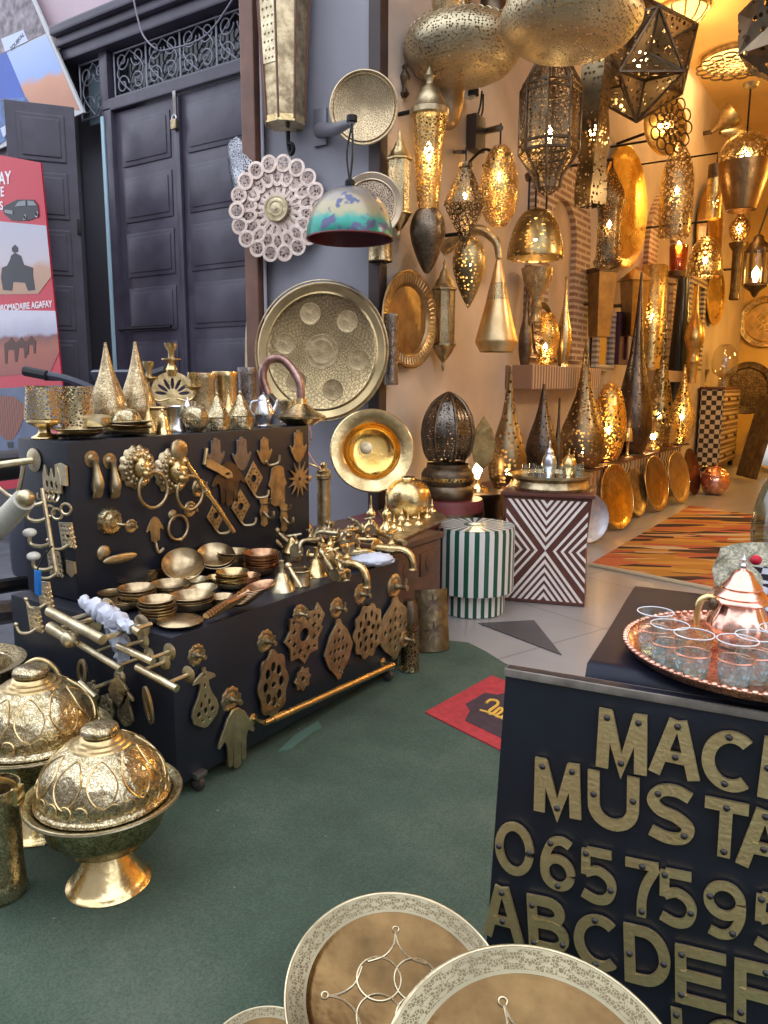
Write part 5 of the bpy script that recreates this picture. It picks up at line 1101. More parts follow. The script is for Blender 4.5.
LBR = metal('letter_brass', (1.0, 0.78, 0.41), 0.42, (0.76, 0.57, 0.28), pscale=20, bump=.12, bscale=120)
RIV = plain('dark_rivet', (0.05, 0.045, 0.045), 0.35, 0.7)
def arc(cx, cy, rx, ry, a0, a1, n=16): return [(cx + rx * math.cos(math.radians(a0 + (a1 - a0) * i / n)), cy + ry * math.sin(math.radians(a0 + (a1 - a0) * i / n))) for i in range(n + 1)]
# strokes in a unit box (x 0..1, y 0..1) and rivet positions
GL = {
    'M': ([[(.09, 0), (.13, 1)], [(.16, .95), (.50, .08), (.84, .95)], [(.87, 1), (.91, 0)]], [(.17, .86), (.5, .13), (.83, .86)]),
    'A': ([[(.07, 0), (.44, 1)], [(.56, 1), (.93, 0)], [(.26, .34), (.74, .34)]], [(.5, .9), (.5, .35)]),
    'C': ([arc(.58, .5, .48, .42, 50, 310, 24)], [(.5, .91), (.48, .10)]),
    'H': ([[(.1, 0), (.1, 1)], [(.9, 0), (.9, 1)], [(.1, .5), (.9, .5)]], [(.1, .5), (.9, .5)]),
    'U': ([[(.1, 1), (.1, .42)] + arc(.5, .42, .40, .34, 180, 360, 16) + [(.9, .42), (.9, 1)]], [(.1, .58), (.9, .58)]),
    'S': ([spl([(.90, .84), (.62, .93), (.30, .90), (.13, .72), (.28, .55), (.62, .46), (.86, .30), (.74, .11), (.42, .07), (.08, .16)], 5)], [(.24, .84), (.78, .16)]),
    'T': ([[(0, .91), (1, .91)], [(.5, .91), (.5, 0)]], [(.5, .88), (.5, .1)]),
    '0': ([arc(.5, .5, .40, .43, 0, 348, 30)], [(.1, .5), (.9, .5)]),
    '6': ([spl([(.86, .86), (.62, .93), (.34, .86), (.15, .6), (.11, .36)], 5), arc(.5, .32, .38, .26, 0, 348, 26)], [(.3, .86), (.5, .08)]),
    '5': ([[(.88, .92), (.24, .92)], [(.22, .95), (.20, .50)], spl([(.20, .52), (.50, .60), (.80, .50), (.89, .32), (.76, .12), (.48, .06), (.12, .14)], 5)], [(.22, .88), (.86, .3)]),
    '7': ([[(.02, .92), (.95, .92)], spl([(.88, .9), (.60, .58), (.48, .3), (.46, 0)], 5)], [(.5, .9), (.47, .1)]),
    '9': ([spl([(.16, .12), (.42, .07), (.68, .14), (.86, .4), (.89, .64)], 5), arc(.5, .68, .38, .26, 0, 348, 26)], [(.16, .72), (.7, .14)]),
    'B': ([[(.12, 0), (.12, 1)], [(.1, .92)] + arc(.5, .73, .30, .19, 90, -90, 10) + [(.1, .54)], [(.1, .50)] + arc(.54, .29, .34, .22, 90, -90, 10) + [(.1, .07)]], [(.13, .82), (.13, .12), (.84, .2)]),
    'D': ([[(.12, 0), (.12, 1)], [(.1, .92)] + arc(.42, .5, .46, .42, 90, -90, 16) + [(.1, .08)]], [(.12, .5), (.86, .46)]),
    'E': ([[(.12, 0), (.12, 1)], [(.12, .92), (.95, .92)], [(.12, .5), (.86, .5)], [(.12, .08), (.95, .08)]], [(.14, .85), (.13, .15)]),
    'F': ([[(.12, 0), (.12, 1)], [(.12, .92), (.95, .92)], [(.12, .48), (.84, .48)]], [(.6, .9), (.13, .15)]),
    'G': ([arc(.58, .5, .48, .42, 50, 340, 24), [(.98, .42), (.6, .42)]], [(.5, .91), (.48, .10)]),
    'I': ([[(.5, 0), (.5, 1)]], [(.5, .9), (.5, .1)]),
    'J': ([[(.8, 1), (.8, .3)] + arc(.45, .3, .35, .24, 0, -160, 12)], [(.8, .9), (.4, .08)]),
    'V': ([[(.05, 1), (.46, 0)], [(.54, 0), (.95, 1)]], [(.1, .9), (.9, .9)]),
}
def letter(ch, bl, br, hpx, wst=.19, lift=.003):
    """ch between the pixel points bl (lower left) and br (lower right), hpx tall at its left"""
    a, b = Vector(loc2(*bl)), Vector(loc2(*br)); u = b - a; wd = u.length; u.normalize(); vv = Vector((-u.y, u.x)); h = hpx * S(BP_(*bl))
    st, rv = GL[ch]; bm = bmesh.new(); wt = wst * h
    for i, s_ in enumerate(st):
        pts = []
        for x, y in s_: q = a + u * ((.5 + (x - .5) * .90) * wd) + vv * (y * h); pts.append((q.x, q.y))
        ribbon(pts, wt, .0065 + .0002 * i, bm)
    o = onboard('brass_letter', bm, LBR, lift, smooth=0)
    for x, y in rv:
        q = a + u * ((.5 + (x - .5) * .90) * wd) + vv * (y * h); r = part('rivet', lathe([(1, 0), (.8, .5), (.4, .8), (0, .9)], .0062, .006, 12, M=Matrix.Translation((q.x, q.y, .0066))), RIV, o)
    return o
for ch, bl, br, h in (('M', (596, 764), (648, 774), 61), ('A', (649, 769), (700, 780), 58), ('C', (699, 782), (752, 793), 60), ('H', (757, 794), (808, 806), 64),
                      ('M', (534, 808), (583, 818), 56), ('U', (587, 822), (641, 833), 58), ('S', (645, 835), (698, 845), 58), ('T', (700, 849), (748, 860), 59), ('A', (736, 861), (790, 873), 62),
                      ('0', (495, 868), (537, 878), 55), ('6', (540, 883), (578, 892), 56), ('5', (577, 896), (619, 906), 58), ('7', (624, 910), (663, 919), 60), ('5', (655, 919), (699, 929), 60), ('9', (701, 931), (748, 942), 60), ('5', (748, 944), (798, 956), 62),
                      ('A', (484, 931), (525, 942), 55), ('B', (528, 944), (573, 955), 57), ('C', (574, 961), (621, 973), 58), ('D', (623, 977), (674, 990), 62), ('E', (672, 997), (732, 1013), 62), ('F', (731, 1015), (790, 1031), 66),
                      ('I', (668, 1058), (690, 1064), 60), ('C', (700, 1066), (750, 1082), 62)):
    letter(ch, bl, br, h, .145 if ch in '06579' else (.165 if bl[1] > 925 else .195))
# table behind the board, with a navy cloth
TZ_ = .875; NAVY = plain('navy_cloth', (0.018, 0.022, 0.045), 0.38, 0, 0.2, 6, 0.12, 12)
c0 = A_ + bu * .135 - bn * .035
tb = thing('tea_table', 'low dark wooden table under the navy cloth behind the letter board', 'table', (c0 + bu * .42 - bn * .34).xy.to_3d(), math.atan2(bu.y, bu.x))
part('table_top', B((0, 0, TZ_ - .022), (.80, .64, .03), .004), WOOD, tb)
for sx in (-1, 1):
    for sy in (-1, 1): part('leg', B((sx * .36, sy * .28, (TZ_ - .037) / 2), (.05, .05, TZ_ - .037), .004), WOOD, tb)
bm = bmesh.new(); nx, ny = 34, 28; g = []
for i in range(nx + 1):
    row = []
    for j in range(ny + 1):
        x = -.47 + .94 * i / nx; y = -.37 + .74 * j / ny; ex = max(abs(x) - .415, 0); ey = max(abs(y) - .335, 0)
        drop = (ex + ey) * 2.6 * (1 + .25 * math.sin(40 * (x + y)))
        xx = math.copysign(min(abs(x),   .415 + .12 * ex), x); yy = math.copysign(min(abs(y), .335 + .10 * ey), y)
        row.append(bm.verts.new((xx, yy, TZ_ - .001 + .003 * math.sin(13 * x + 3 * y) * math.sin(9 * y) - drop)))
    g.append(row)
for i in range(nx):
    for j in range(ny): bm.faces.new((g[i][j], g[i + 1][j], g[i + 1][j + 1], g[i][j + 1]))
hollow(bm, .003)
one('table_cloth', 'shiny navy cloth draped over the table behind the letter board', 'tablecloth', bm, NAVY, tb.location, math.atan2(bu.y, bu.x), smooth=70)
TT = TZ_ + .004
e1, e2 = P(625, 640, Z=TT + .02), P(740, 698, Z=TT + .02)
TR = .245; tcx = P(768, 640, Z=TT); 
tc = Vector((e1.x + TR * .99 * RT.x + .024, e1.y + TR * .99 * RT.y - .045, TT))
tray = thing('copper_tray', 'round copper tray with rope edge on the navy cloth holding tea glasses', 'tray', tc)
part('dish', lathe([(0, .006), (.90, .006), (.94, .012), (.99, .03), (1, .028), (.95, .006), (.9, 0), (0, 0)], TR, .75 * 1, 72), metal('engraved_copper', (0.90, 0.50, 0.36), 0.24, (0.62, 0.30, 0.20), bump=.5, chase=.8, chs=70), tray)
bm = bmesh.new()
for i in range(96): a = 2 * PI * i / 96; ball(bm, (TR * .985 * math.cos(a), TR * .985 * math.sin(a), .022), .0065, (1, 1, .7), 8, 5)
part('rope_edge', bm, COPPER, tray)
GLS = glassy('tea_glass', (.95, .985, .985), .03, .30); AQ = plain('turquoise_glass_paint', (0.42, 0.74, 0.76), 0.2); 
def aqband():
    q = N('frosted_aqua_ornament'); co = q.obj(); v = q.n('TexVoronoi', Scale=95.0); q.l(co, v.inputs[0]); s_ = q.n('SeparateXYZ'); q.l(co, s_.inputs[0])
    q.l(q.ramp(s_.outputs[2], [(.012, (.42, .74, .78)), (.03, (.80, .84, .84)), (.044, (.86, .80, .80))]), q.b.inputs['Base Color']); q.b.inputs['Roughness'].default_value = .12
    tr = q.n('BsdfTransparent'); mx = q.n('MixShader'); q.l(q.ramp(v.outputs['Distance'], [(.25, (.38, .38, .38)), (.5, (.82, .82, .82))]), mx.inputs[0]); q.l(q.b.outputs[0], mx.inputs[1]); q.l(tr.outputs[0], mx.inputs[2]); q.l(mx.outputs[0], q.out.inputs[0]); return q.m
AQB = aqband()
def glass(label, px, yb):
    p = P(px, yb, Z=TT + .006); t = thing('tea_glass', label, 'glass', p); r, h = .034, .082
    part('body', lathe([(0, .03), (.70, .03), (.76, .0), (.80, .03), (.82, .1), (.84, .45), (.90, .56), (.86, .62), (.92, .8), (1, 1), (.97, 1), (.88, .8), (.80, .6), (.76, .15), (0, .12)], r, h, 32), GLS, t)
    part('rim', ring(r * .985, .0011, 40, 6, M=Matrix.Translation((0, 0, h))), plain('glass_rim', (.8, .84, .86), .1), t); part('waist_band', ring(r * .89, .0016, 40, 6, M=Matrix.Translation((0, 0, h * .58))), COPPER, t)
    part('painted_band', lathe([(.80, .10), (.835, .30), (.88, .56)], r * 1.012, h, 32), AQB, t)
    part('thick_base', lathe([(0, .02), (.72, .02), (.74, .13), (0, .14)], r, h, 24), glassy('aqua_glass_base', (.80, .95, .96), .05, .3), t)
    return t
glass('tea glass nearest the tray end by the pot handle', 653, 652)
glass('tea glass second from the tray end', 667, 667); glass('tea glass third along the front of the tray, before the handle foot', 691, 678)
glass('tea glass at the front of the tray, fourth along', 734, 685); glass('tea glass behind the fourth, at the foot of the pot', 752, 680)
glass('tea glass farthest along the tray, partly cut by the edge', 776, 672)
# copper teapot
p = P(737, 645, Z=TT + .006); k = S(p)
pot = thing('copper_teapot', 'fluted copper teapot with conical lid and brass handle on the tray', 'teapot', p)
R = 31 * k
HU = 47 * k
part('body', lathe([(.60, 0), (.66, .03), (.60, .07), (.78, .18), (.97, .34), (1.0, .46), (.92, .62), (.78, .78), (.70, .90), (.72, .95)], R, HU, 60, 3, None, 12, -.06), metal('polished_copper', (0.95, 0.60, 0.48), 0.12, (0.85, 0.45, 0.34)), pot)
lidp = [(.84, .95), (.90, .98), (.88, 1.02), (.82, 1.06), (.84, 1.10), (.70, 1.20), (.62, 1.24), (.64, 1.28), (.44, 1.42), (.34, 1.54), (.28, 1.60), (.14, 1.64), (.08, 1.68), (0, 1.68)]
ld = part('lid', lathe(lidp, R * .95, HU, 48), metal('polished_copper', (0, 0, 0)), pot)
part('finial', lathe([(.6, 0), (1, .2), (.5, .4), (.8, .6), (.3, .8), (0, 1)], 3.5 * k, 15 * k, 16, M=Matrix.Translation((0, 0, HU * 1.67))), SILVER, ld)
hx_ = -RT
part('handle', tube(spl([hx_ * (R * .74) + Vector((0, 0, 44 * k)), hx_ * (R * 1.0) + Vector((0, 0, 50 * k)), hx_ * (R * 1.28) + Vector((0, 0, 46 * k)), hx_ * (R * 1.36) + Vector((0, 0, 34 * k)), hx_ * (R * 1.30) + Vector((0, 0, 16 * k)), hx_ * (R * .98) + Vector((0, 0, 8 * k))], 5), [3.6 * k] * 14 + [3 * k] * 12, 12), GOLD, pot)
part('handle_boss', ball(bmesh.new(), hx_ * (R * .86) + Vector((0, 0, 44 * k)) + bn * .012, 4.5 * k, (1, 1, 1.4)), BRONZE, pot)
part('spout', tube(spl([-hx_ * (R * .8) + Vector((0, 0, 14 * k)), -hx_ * (R * 1.25) + Vector((0, 0, 22 * k)), -hx_ * (R * 1.35) + Vector((0, 0, 38 * k)), -hx_ * (R * 1.6) + Vector((0, 0, 50 * k))], 5), [6 * k - .2 * k * i for i in range(16)], 12), metal('polished_copper', (0, 0, 0)), pot)
# things behind the pot: embroidered cushion-like cloth bundle and red tassel ball
q = P(722, 585, Z=TT + .14) - bn * .25
p = P(762, 600, Z=TT + .004)
bm = bmesh.new(); g = []
for i in range(17):
    row = []
    for j in range(13):
        x = (i / 16 - .5) * .24; z = j / 12 * .125
        w_ = .5 * .24 * (1 - .28 * abs(j / 12 - .55)); xx = max(-w_, min(w_, x))
        row.append(bm.verts.new((xx, .02 * math.sin(i * 1.3) * math.cos(j * .9) + .10 * (j / 12), z * (1 - .25 * (2 * i / 16 - 1) ** 2))))
    g.append(row)
for i in range(16):
    for j in range(12): bm.faces.new((g[i][j], g[i + 1][j], g[i + 1][j + 1], g[i][j + 1]))
hollow(bm, .02)
one('sequin_bag', 'pale sequinned bag propped behind the copper teapot', 'bag', bm, plain('sequin_cloth', (0.72, 0.64, 0.48), 0.3, 0.4, 0.5, 110, 0.5, 160), p, math.atan2(bu.y, bu.x), smooth=60)
def checks():
    q = N('houndstooth_cloth'); c = q.n('TexChecker', Scale=42.0); c.inputs[1].default_value = (.7, .72, .78, 1); c.inputs[2].default_value = (.015, .015, .03, 1); q.l(q.obj(), c.inputs[0]); q.l(c.outputs[0], q.b.inputs['Base Color']); q.b.inputs['Roughness'].default_value = .8; return q.m
p2 = P(757, 632, Z=TT + .006); 
pA = P(752, 566, D=1.80); pB = P(771, 640, D=1.60)
bm = bmesh.new(); g = []
dq = pB - pA
for i in range(13):
    row = []
    for j in range(7):
        row.append(bm.verts.new(dq * (i / 12) + RT * ((j / 6 - .0) * .14 + .012 * math.sin(i * .8)) + FW * (-.02 * math.sin(j * 1.0 + i * .3)) ))
    g.append(row)
for i in range(12):
    for j in range(6): bm.faces.new((g[i][j], g[i][j + 1], g[i + 1][j + 1], g[i + 1][j]))
hollow(bm, .006)
one('check_scarf', 'black and white checked scarf hanging beside the copper teapot', 'scarf', bm, checks(), pA, smooth=60)
t = one('red_tassel', 'red pompom on the top of the checked scarf', 'pompom', ball(bmesh.new(), (0, 0, 0), .013, (1, 1, .9), 18, 12), plain('red_wool', (0.55, 0.01, 0.03), 0.7), P(756, 560, D=1.78))
# trays at the bottom of the picture
def tray_at(label, px, py, rpx, D, n, mat, orn):
    p = P(px, py, D=D); R = rpx * S(p); F_ = face(n)
    t = thing('brass_tray', label, 'tray', p, F_)
    part('dish', lathe([(0, .02), (.76, .02), (.80, .035), (.82, .05), (.985, .085), (1.0, .08), (1.0, .07), (.82, .03), (.78, 0), (0, -.005)], R, R, 96), metal('tray_brown_gold', (0.25, 0.15, 0.06), 0.2, (0.11, 0.065, 0.028), pscale=5, bump=.08), t)
    part('chased_border', lathe([(.815, .0515), (.985, .0885)], R, R, 96), discmat('tray_border_%d' % int(px), (0.34, 0.29, 0.18), (0.15, 0.115, 0.065), R, [(.84, .97)], .34, 190), t)
    part('edge', ring(R * .995, R * .014, 96, 8, M=Matrix.Translation((0, 0, R * .082))), PALE, t)
    if orn:
        bm = bmesh.new(); a0 = orn
        for k in range(4):
            a = a0 + k * PI / 2
            ring(R * .20, R * .010, 36, 6, bm, Matrix.Translation((R * .24 * math.cos(a), R * .24 * math.sin(a), R * .024)))
            q = [(.50 * math.cos(a + s_), .50 * math.sin(a + s_)) for s_ in (-.5, .5)]
            b = a + PI / 4
            for sg in (-1, 1):
                tube(spl([(R * .62 * math.cos(b), R * .62 * math.sin(b), R * .024), (R * .5 * math.cos(b + sg * .05), R * .5 * math.sin(b + sg * .05), R * .024), (R * .40 * math.cos(b + sg * .3), R * .40 * math.sin(b + sg * .3), R * .024), (R * .42 * math.cos(b + sg * .7), R * .42 * math.sin(b + sg * .7), R * .024)], 5), R * .010, 6, bm)
            ring(R * .03, R * .008, 16, 5, bm, Matrix.Translation((R * .65 * math.cos(b), R * .65 * math.sin(b), R * .024)))
        part('interlace', bm, PALE, t)
    hgt = p.z - R * .12 - .004
    st_ = part('tray_stand', lathe([(.9, 0), (1, .03), (.5, .08), (.3, .2), (.35, .5), (.28, .85), (.5, .95), (.55, 1), (0, 1)], R * .42, hgt, 28), WOOD, t)
    st_.matrix_basis = t.matrix_basis.inverted() @ Matrix.Translation((p.x, p.y, .0045))
    return t
vd = lambda px, py: -ray(px, py).normalized()
def tn_(px, py, yaw, el): 
    v = vd(px, py); a = math.atan2(v.y, v.x) + math.radians(yaw); e = math.radians(el); return Vector((math.cos(a) * math.cos(e), math.sin(a) * math.cos(e), math.sin(e)))
tray_at('large brass tray with interlaced ornament lying at the bottom behind another', 398, 1000, 113, 1.30, tn_(398, 1000, 20, 72), None, .5)
tray_at('large brass tray at the very bottom, in front of the letter board foot', 540, 1112, 165, 1.08, tn_(540, 1100, 20, 72), None, .9)
tray_at('brass tray of which only a sliver of rim shows, beside the interlaced one', 262, 1066, 60, 1.28, tn_(262, 1060, 0, 80), None, 0)
# ------------------------------------------------------------------ facade: things on the grey pillar
FYP = YF - .0
def onf(px, py, out=0.0): return P(px, py, Y=FYP - out)
# tall tapering wall lamp
p = onf(285, 124, .14); k = S(p); H = 150 * k
t = thing('wall_lantern', 'tall tapering brass and wood wall lantern at the top of the grey pillar', 'lantern', p, FY)
def taper(pts, r0, r1, z0, z1, bm=None):
    bm = bm or bmesh.new(); n = len(pts)
    a = [bm.verts.new((x * r0, z0, y * r0)) for x, y in pts]; b = [bm.verts.new((x * r1, z1, y * r1)) for x, y in pts]
    for i in range(n): bm.faces.new((a[i], a[(i + 1) % n], b[(i + 1) % n], b[i]))
    bm.faces.new(a[::-1]); bm.faces.new(b); return bm
hx6 = circ(1, 8, a0=PI / 8)
part('body', taper(hx6, 20 * k, 28 * k, 0, H), AGED, t)
part('base_rim', taper(hx6, 20.6 * k, 21 * k, -2 * k, 4 * k), GOLD, t)
rib = bmesh.new()
for x, y in hx6: tube([(x * 20.3 * k, 0, y * 20.3 * k), (x * 28.3 * k, H, y * 28.3 * k)], .008, 6, rib)
part('edge_ribs', rib, BROWNW, t)
wv = []
for r in range(12):
    for c in range(3):
        wv.append(star((4.2 + .12 * r) * k * .42, (2 * k) * .42, 5, ((c - 1) * (4.4 + .15 * r) * k + (r % 2) * 1.2 * k, (54 + r * 7.2) * k)))
L = [[(-8 * k, 50 * k), (8 * k, 50 * k), (11.5 * k, 142 * k), (-11.5 * k, 142 * k)]] + [x for x in wv if -7.5 * k < x[0][0] < 7.5 * k]
o = part('fretted_panel', sheet(L, .004), PALE, t, (0, 0, 19.0 * k), Matrix.Rotation(math.atan2(8 * .924 * k, H) , 3, 'X'))
part('hook', tube(spl([(-3 * k, -4 * k, -.05), (-4 * k, -16 * k, -.06), (0, -26 * k, -.05), (5 * k, -24 * k, -.04), (5 * k, -19 * k, -.03), (1 * k, -18 * k, -.02)], 5), .014, 8), IRON, t)
# flower discs
def flower(label, px, py, rpx, n, mat1, D=None, out=.1):
    p = onf(px, py, out) if D is None else P(px, py, D=D); k = S(p); R = rpx * k; t = thing('flower_disc', label, 'wall ornament', p, face(n))
    for row, (rr_, cnt, r_) in enumerate(((.84, 18, .165), (.62, 18, .175), (.42, 18, .15))):
        L = []
        for i in range(cnt):
            a = 2 * PI * (i + .5 * (row % 2)) / cnt; c = (R * rr_ * math.cos(a), R * rr_ * math.sin(a))
            d = Vector((math.cos(a), math.sin(a))); nn = Vector((-d.y, d.x))
            def el(ro, rt, off=0): return [tuple(Vector(c) + d * (R * (off + ro * math.cos(b))) + nn * (R * rt * math.sin(b))) for b in [2 * PI * j / 22 for j in range(22)]]
            part('petal', sheet([el(r_ * 1.0 + .02 * row, r_ * (1.0 - .26 * row)), el(r_ * .74, r_ * (.70 - .24 * row))], .004, .0015), mat1, t, (0, 0, .012 * (3 - row) + (.003 if i % 2 else 0)))
            part('petal_mesh', sheet([el(r_ * .76, r_ * (.72 - .24 * row))], .002), P_LACE, t, (0, 0, .012 * (3 - row) + (.003 if i % 2 else 0)))
    part('centre_disc', lathe([(0, .45), (.12, .45), (.16, .3), (.45, .26), (.5, .34), (.58, .34), (.62, .22), (.8, .2), (.84, .3), (.96, .3), (1, .1), (1, 0)], R * .25, R * .16, 40, M=Matrix.Translation((0, 0, .045))), PALE, t)
    part('backing', lathe([(0, .004), (.84, .004), (.84, 0), (0, 0)], R, 1, 40), P_LACE, t)
    return t
PINKB = metal('rosy_pale_brass', (0.86, 0.72, 0.62), 0.38, (0.66, 0.52, 0.44))
P_LACE = pierced('rosy_lace_brass', (0.72, 0.56, 0.48), 0.4, 55, .14)
flower('large pale filigree flower disc on the brown post beside the painted lamp', 279, 210, 51, hdir(-70), PINKB)
p = onf(240, 160, .06); k = S(p)
bm = lathe([(1, 0), (.92, .25), (.70, .7), (.42, 1)], 20 * k, 44 * k, 32, M=Matrix.Rotation(.5, 4, 'Z') @ Matrix.Rotation(-PI / 2 - .1, 4, 'X') @ Matrix.Translation((0, 0, -22 * k)) @ Matrix.Scale(.45, 4, Vector((0, 1, 0))))
hollow(bm, .004)
one('half_lampshade', 'silvery pierced half shade behind the flower disc against the door', 'lamp shade', bm, pierced('pierced_silver', (0.72, 0.74, 0.78), 0.3, 60, .12), p, FY, smooth=60)
# brass discs
R_ = 34 * S(onf(364, 108))
plate('hung_disc', 'domed chased brass disc hanging at the top of the grey pillar', 364, 108, 70, discmat('chased_disc_upper', (0.66, 0.51, 0.30), (0.30, 0.22, 0.13), R_, [(.12, .97)], .32, 80), hdir(-64, -4), .03, 'wall disc', Y=FYP - .12, lip=.88)
R_ = 31 * S(onf(370, 205))
plate('fretted_plate', 'openwork round plate half hidden behind the painted bowl lamp', 371, 206, 64, discmat('fretted_plate_face', (0.76, 0.60, 0.42), (0.16, 0.11, 0.08), R_, [(.2, .76)], .34, 75), hdir(-64), .04, 'wall plate', Y=FYP - .10, lip=.78)
R_ = 66 * S(onf(322, 352))
big = plate('great_disc', 'great chased brass disc with six medallions leaning behind the cart', 322, 352, 135, discmat('chased_great_disc', (0.68, 0.51, 0.26), (0.20, 0.145, 0.08), R_, [(.02, .82)], .33, 105, 40), hdir(-70, 3), .04, 'wall disc', Y=FYP - .24, lip=.84, seg=90)
M_ = metal('medallion_brass', (0.66, 0.52, 0.30), 0.3, (0.42, 0.31, 0.17), bump=.3, chase=.6, chs=120)
for i in range(6):
    a = math.radians(108 - 60 * i); q = (R_ * .56 * math.cos(a), R_ * .56 * math.sin(a), R_ * .018)
    part('medallion', lathe([(0, .2), (.12, .2), (.2, .1), (.9, .1), (.93, .15), (1, .12), (1, 0)], R_ * .155, .015, 36), M_, big, q)
part('medallion', lathe([(0, .2), (.12, .2), (.2, .1), (.62, .1), (.66, .16), (.7, .1), (.9, .1), (.93, .16), (1, .12), (1, 0)], R_ * .25, .018, 48), M_, big, (0, 0, R_ * .018))
rp = 'rope_edge'; part(rp, ring(R_ * .985, R_ * .012, 120, 6, M=Matrix.Translation((0, 0, R_ * .075))), AGED, big)
# crescent horn beside it
p = onf(250, 325, .05); k = S(p)
pts = [(8, 40), (2, 30), (-4, 10), (-6, -20), (-6, -40), (6, -40), (8, 0)]
one('curved_blade', 'pale curved horn-shaped sheet standing behind the great disc', 'ornament', sheet([[(a * k, b * k) for a, b in [(9, 40), (3, 28), (-3, 8), (-6, -16), (-7, -48), (9, -48)]]], .012, .003), PALE, p, FY)
# bowl lamp with painted shade on a bracket
p = P(350, 239, Y=FYP - .42); k = S(p); R = 43 * k
t = thing('bowl_lamp', 'turquoise and gold painted bowl lamp hanging from a grey bracket', 'lamp', p)
def paintmat():
    q = N('painted_dome'); co = q.obj(); s_ = q.n('SeparateXYZ'); q.l(co, s_.inputs[0]); t_ = q.n('TexNoise', Scale=9.0, Detail=4.0); q.l(co, t_.inputs[0])
    z = q.math('ADD', q.math('MULTIPLY', s_.outputs[2], 1 / (48 * k)), q.math('MULTIPLY', q.math('SUBTRACT', t_.outputs[0], .5), .45))
    c1 = q.ramp(z, [(0.10, (0.03, 0.26, 0.19)), (0.28, (0.05, 0.33, 0.27)), (0.42, (0.40, 0.36, 0.22)), (0.62, (0.42, 0.35, 0.24)), (0.8, (0.30, 0.27, 0.25))])
    t2 = q.n('TexNoise', Scale=13.0, Detail=2.0); q.l(co, t2.inputs[0]); f = q.ramp(t2.outputs[0], [(0.56, (0, 0, 0)), (0.62, (1, 1, 1))])
    mx = q.n('MixRGB'); q.l(f, mx.inputs[0]); q.l(c1, mx.inputs[1]); mx.inputs[2].default_value = (0.10, 0.11, 0.20, 1); q.l(mx.outputs[0], q.b.inputs['Base Color'])
    q.b.inputs['Roughness'].default_value = .3; q.b.inputs['Metallic'].default_value = .35; return q.m
part('shade', lathe([(1, 0), (1.01, .03), (.99, .2), (.90, .48), (.74, .72), (.5, .90), (.25, .98), (0, 1)], R, 49 * k, 56, 3), paintmat(), t)
part('inside', lathe([(.99, .0), (.97, .2), (.88, .46), (.72, .70), (.48, .88), (0, .97)], R * .985, 49 * k, 48, 3), plain('maroon_lining', (0.16, 0.03, 0.035), 0.35), t)
part('rim', ring(R * .998, .006, 64, 8), plain('maroon_lining', (0, 0, 0)), t)
part('knob', lathe([(.6, -.5), (1, 0), (1, .7), (.5, 1), (0, 1)], 5 * k, 8 * k, 18, M=Matrix.Translation((0, 0, 49 * k))), IRON, t)
kt = P(352, 124, Y=FYP - .42) - p
for s_ in (-.02, .02): part('cord', tube(spl([Vector((0, 0, 54 * k)), Vector((s_, 0, (54 * k + kt.z) / 2)), kt], 5), .006, 6), IRON, t)
bq = onf(322, 128); bm = bmesh.new()
t2 = thing('lamp_bracket', 'grey steel bracket arm carrying the painted bowl lamp', 'bracket', bq)
GST = plain('grey_steel', (0.22, 0.22, 0.25), 0.4, .4)
part('wall_plate', B((0, -.012, 0), (.10, .024, .22), .004), GST, t2); ar = kt + p - bq
part('arm', tube([(0, -.02, -.02), ar * .5 + Vector((0, 0, -.015)), ar + Vector((0, 0, .01))], [.045, .035, .02], 12), GST, t2); part('pulley', lathe([(0, 0), (1, 0), (1, 1), (0, 1)], .03, .03, 16, M=Matrix.Translation(ar + Vector((0, 0, .012)))), IRON, t2)
# gilded basin dish and golden ball on the chest
nb = hdir(-52, 12)
p = P(372, 451, Y=FYP - .22); k = S(p); R = 42 * k
t = thing('golden_basin', 'wide-rimmed golden basin leaning against the pillar above the chest', 'basin', p, face(nb))
part('rim', lathe([(.68, .02), (.72, .06), (.97, .10), (1, .08), (.98, .05), (.72, .02)], R, R, 64), BRASS, t)
part('bowl', lathe([(.70, .04), (.66, -.10), (.58, -.24), (.42, -.34), (.2, -.36), (0, -.36)], R, R, 64, 3), metal('deep_gold', (0.95, 0.62, 0.20), 0.12, (0.85, 0.50, 0.12), bump=.05), t)
part('stamped_boss', lathe([(0, .2), (.5, .2), (.8, .1), (1, 0)], R * .15, .02, 24, M=Matrix.Translation((-R * .12, R * .12, -R * .345))), AGED, t)
pb = P(408, 497, Y=3.80); k = S(pb)
stand('golden_ball', 'polished golden ball vase behind the golden basin', 'vase', 408, 512, 473, 46, [(.4, 0), (.6, .05), (.9, .25), (1, .5), (.9, .75), (.6, .95), (.35, 1), (.3, 1.05)], GOLD, Y=3.90, z=.60)
bs = struct('trim_6', B((-2.50, 3.89, .30), (.46, .36, .592), .01), plain('red_brown_plinth', (0.14, 0.035, 0.03), 0.5))
# cylinder under the bowl lamp and relief cylinder by the great disc
def wallcyl(name, label, px, yb, yt, wpx, mat, X=XW, out=.08, prof='jar', cat='lantern'):
    p = P(px, yb, X=X + out); k = S(p); return one(name, label, cat, lathe(PR[prof] if isinstance(prof, str) else prof, wpx * k / 2, (yb - yt) * k, 28, 0), mat, p)
wallcyl('fretted_sconce', 'small fretted brass drum lamp just below the painted bowl lamp', 380, 262, 238, 26, CHASEDF, out=.02)
wallcyl('relief_cylinder', 'grey relief cylinder sconce between the great disc and the oval tray', 391, 385, 316, 15, metal('chased_pewter_dark', (0.42, 0.36, 0.32), 0.3, (0.2, 0.17, 0.15), bump=.5, chase=1, chs=70), out=.07)

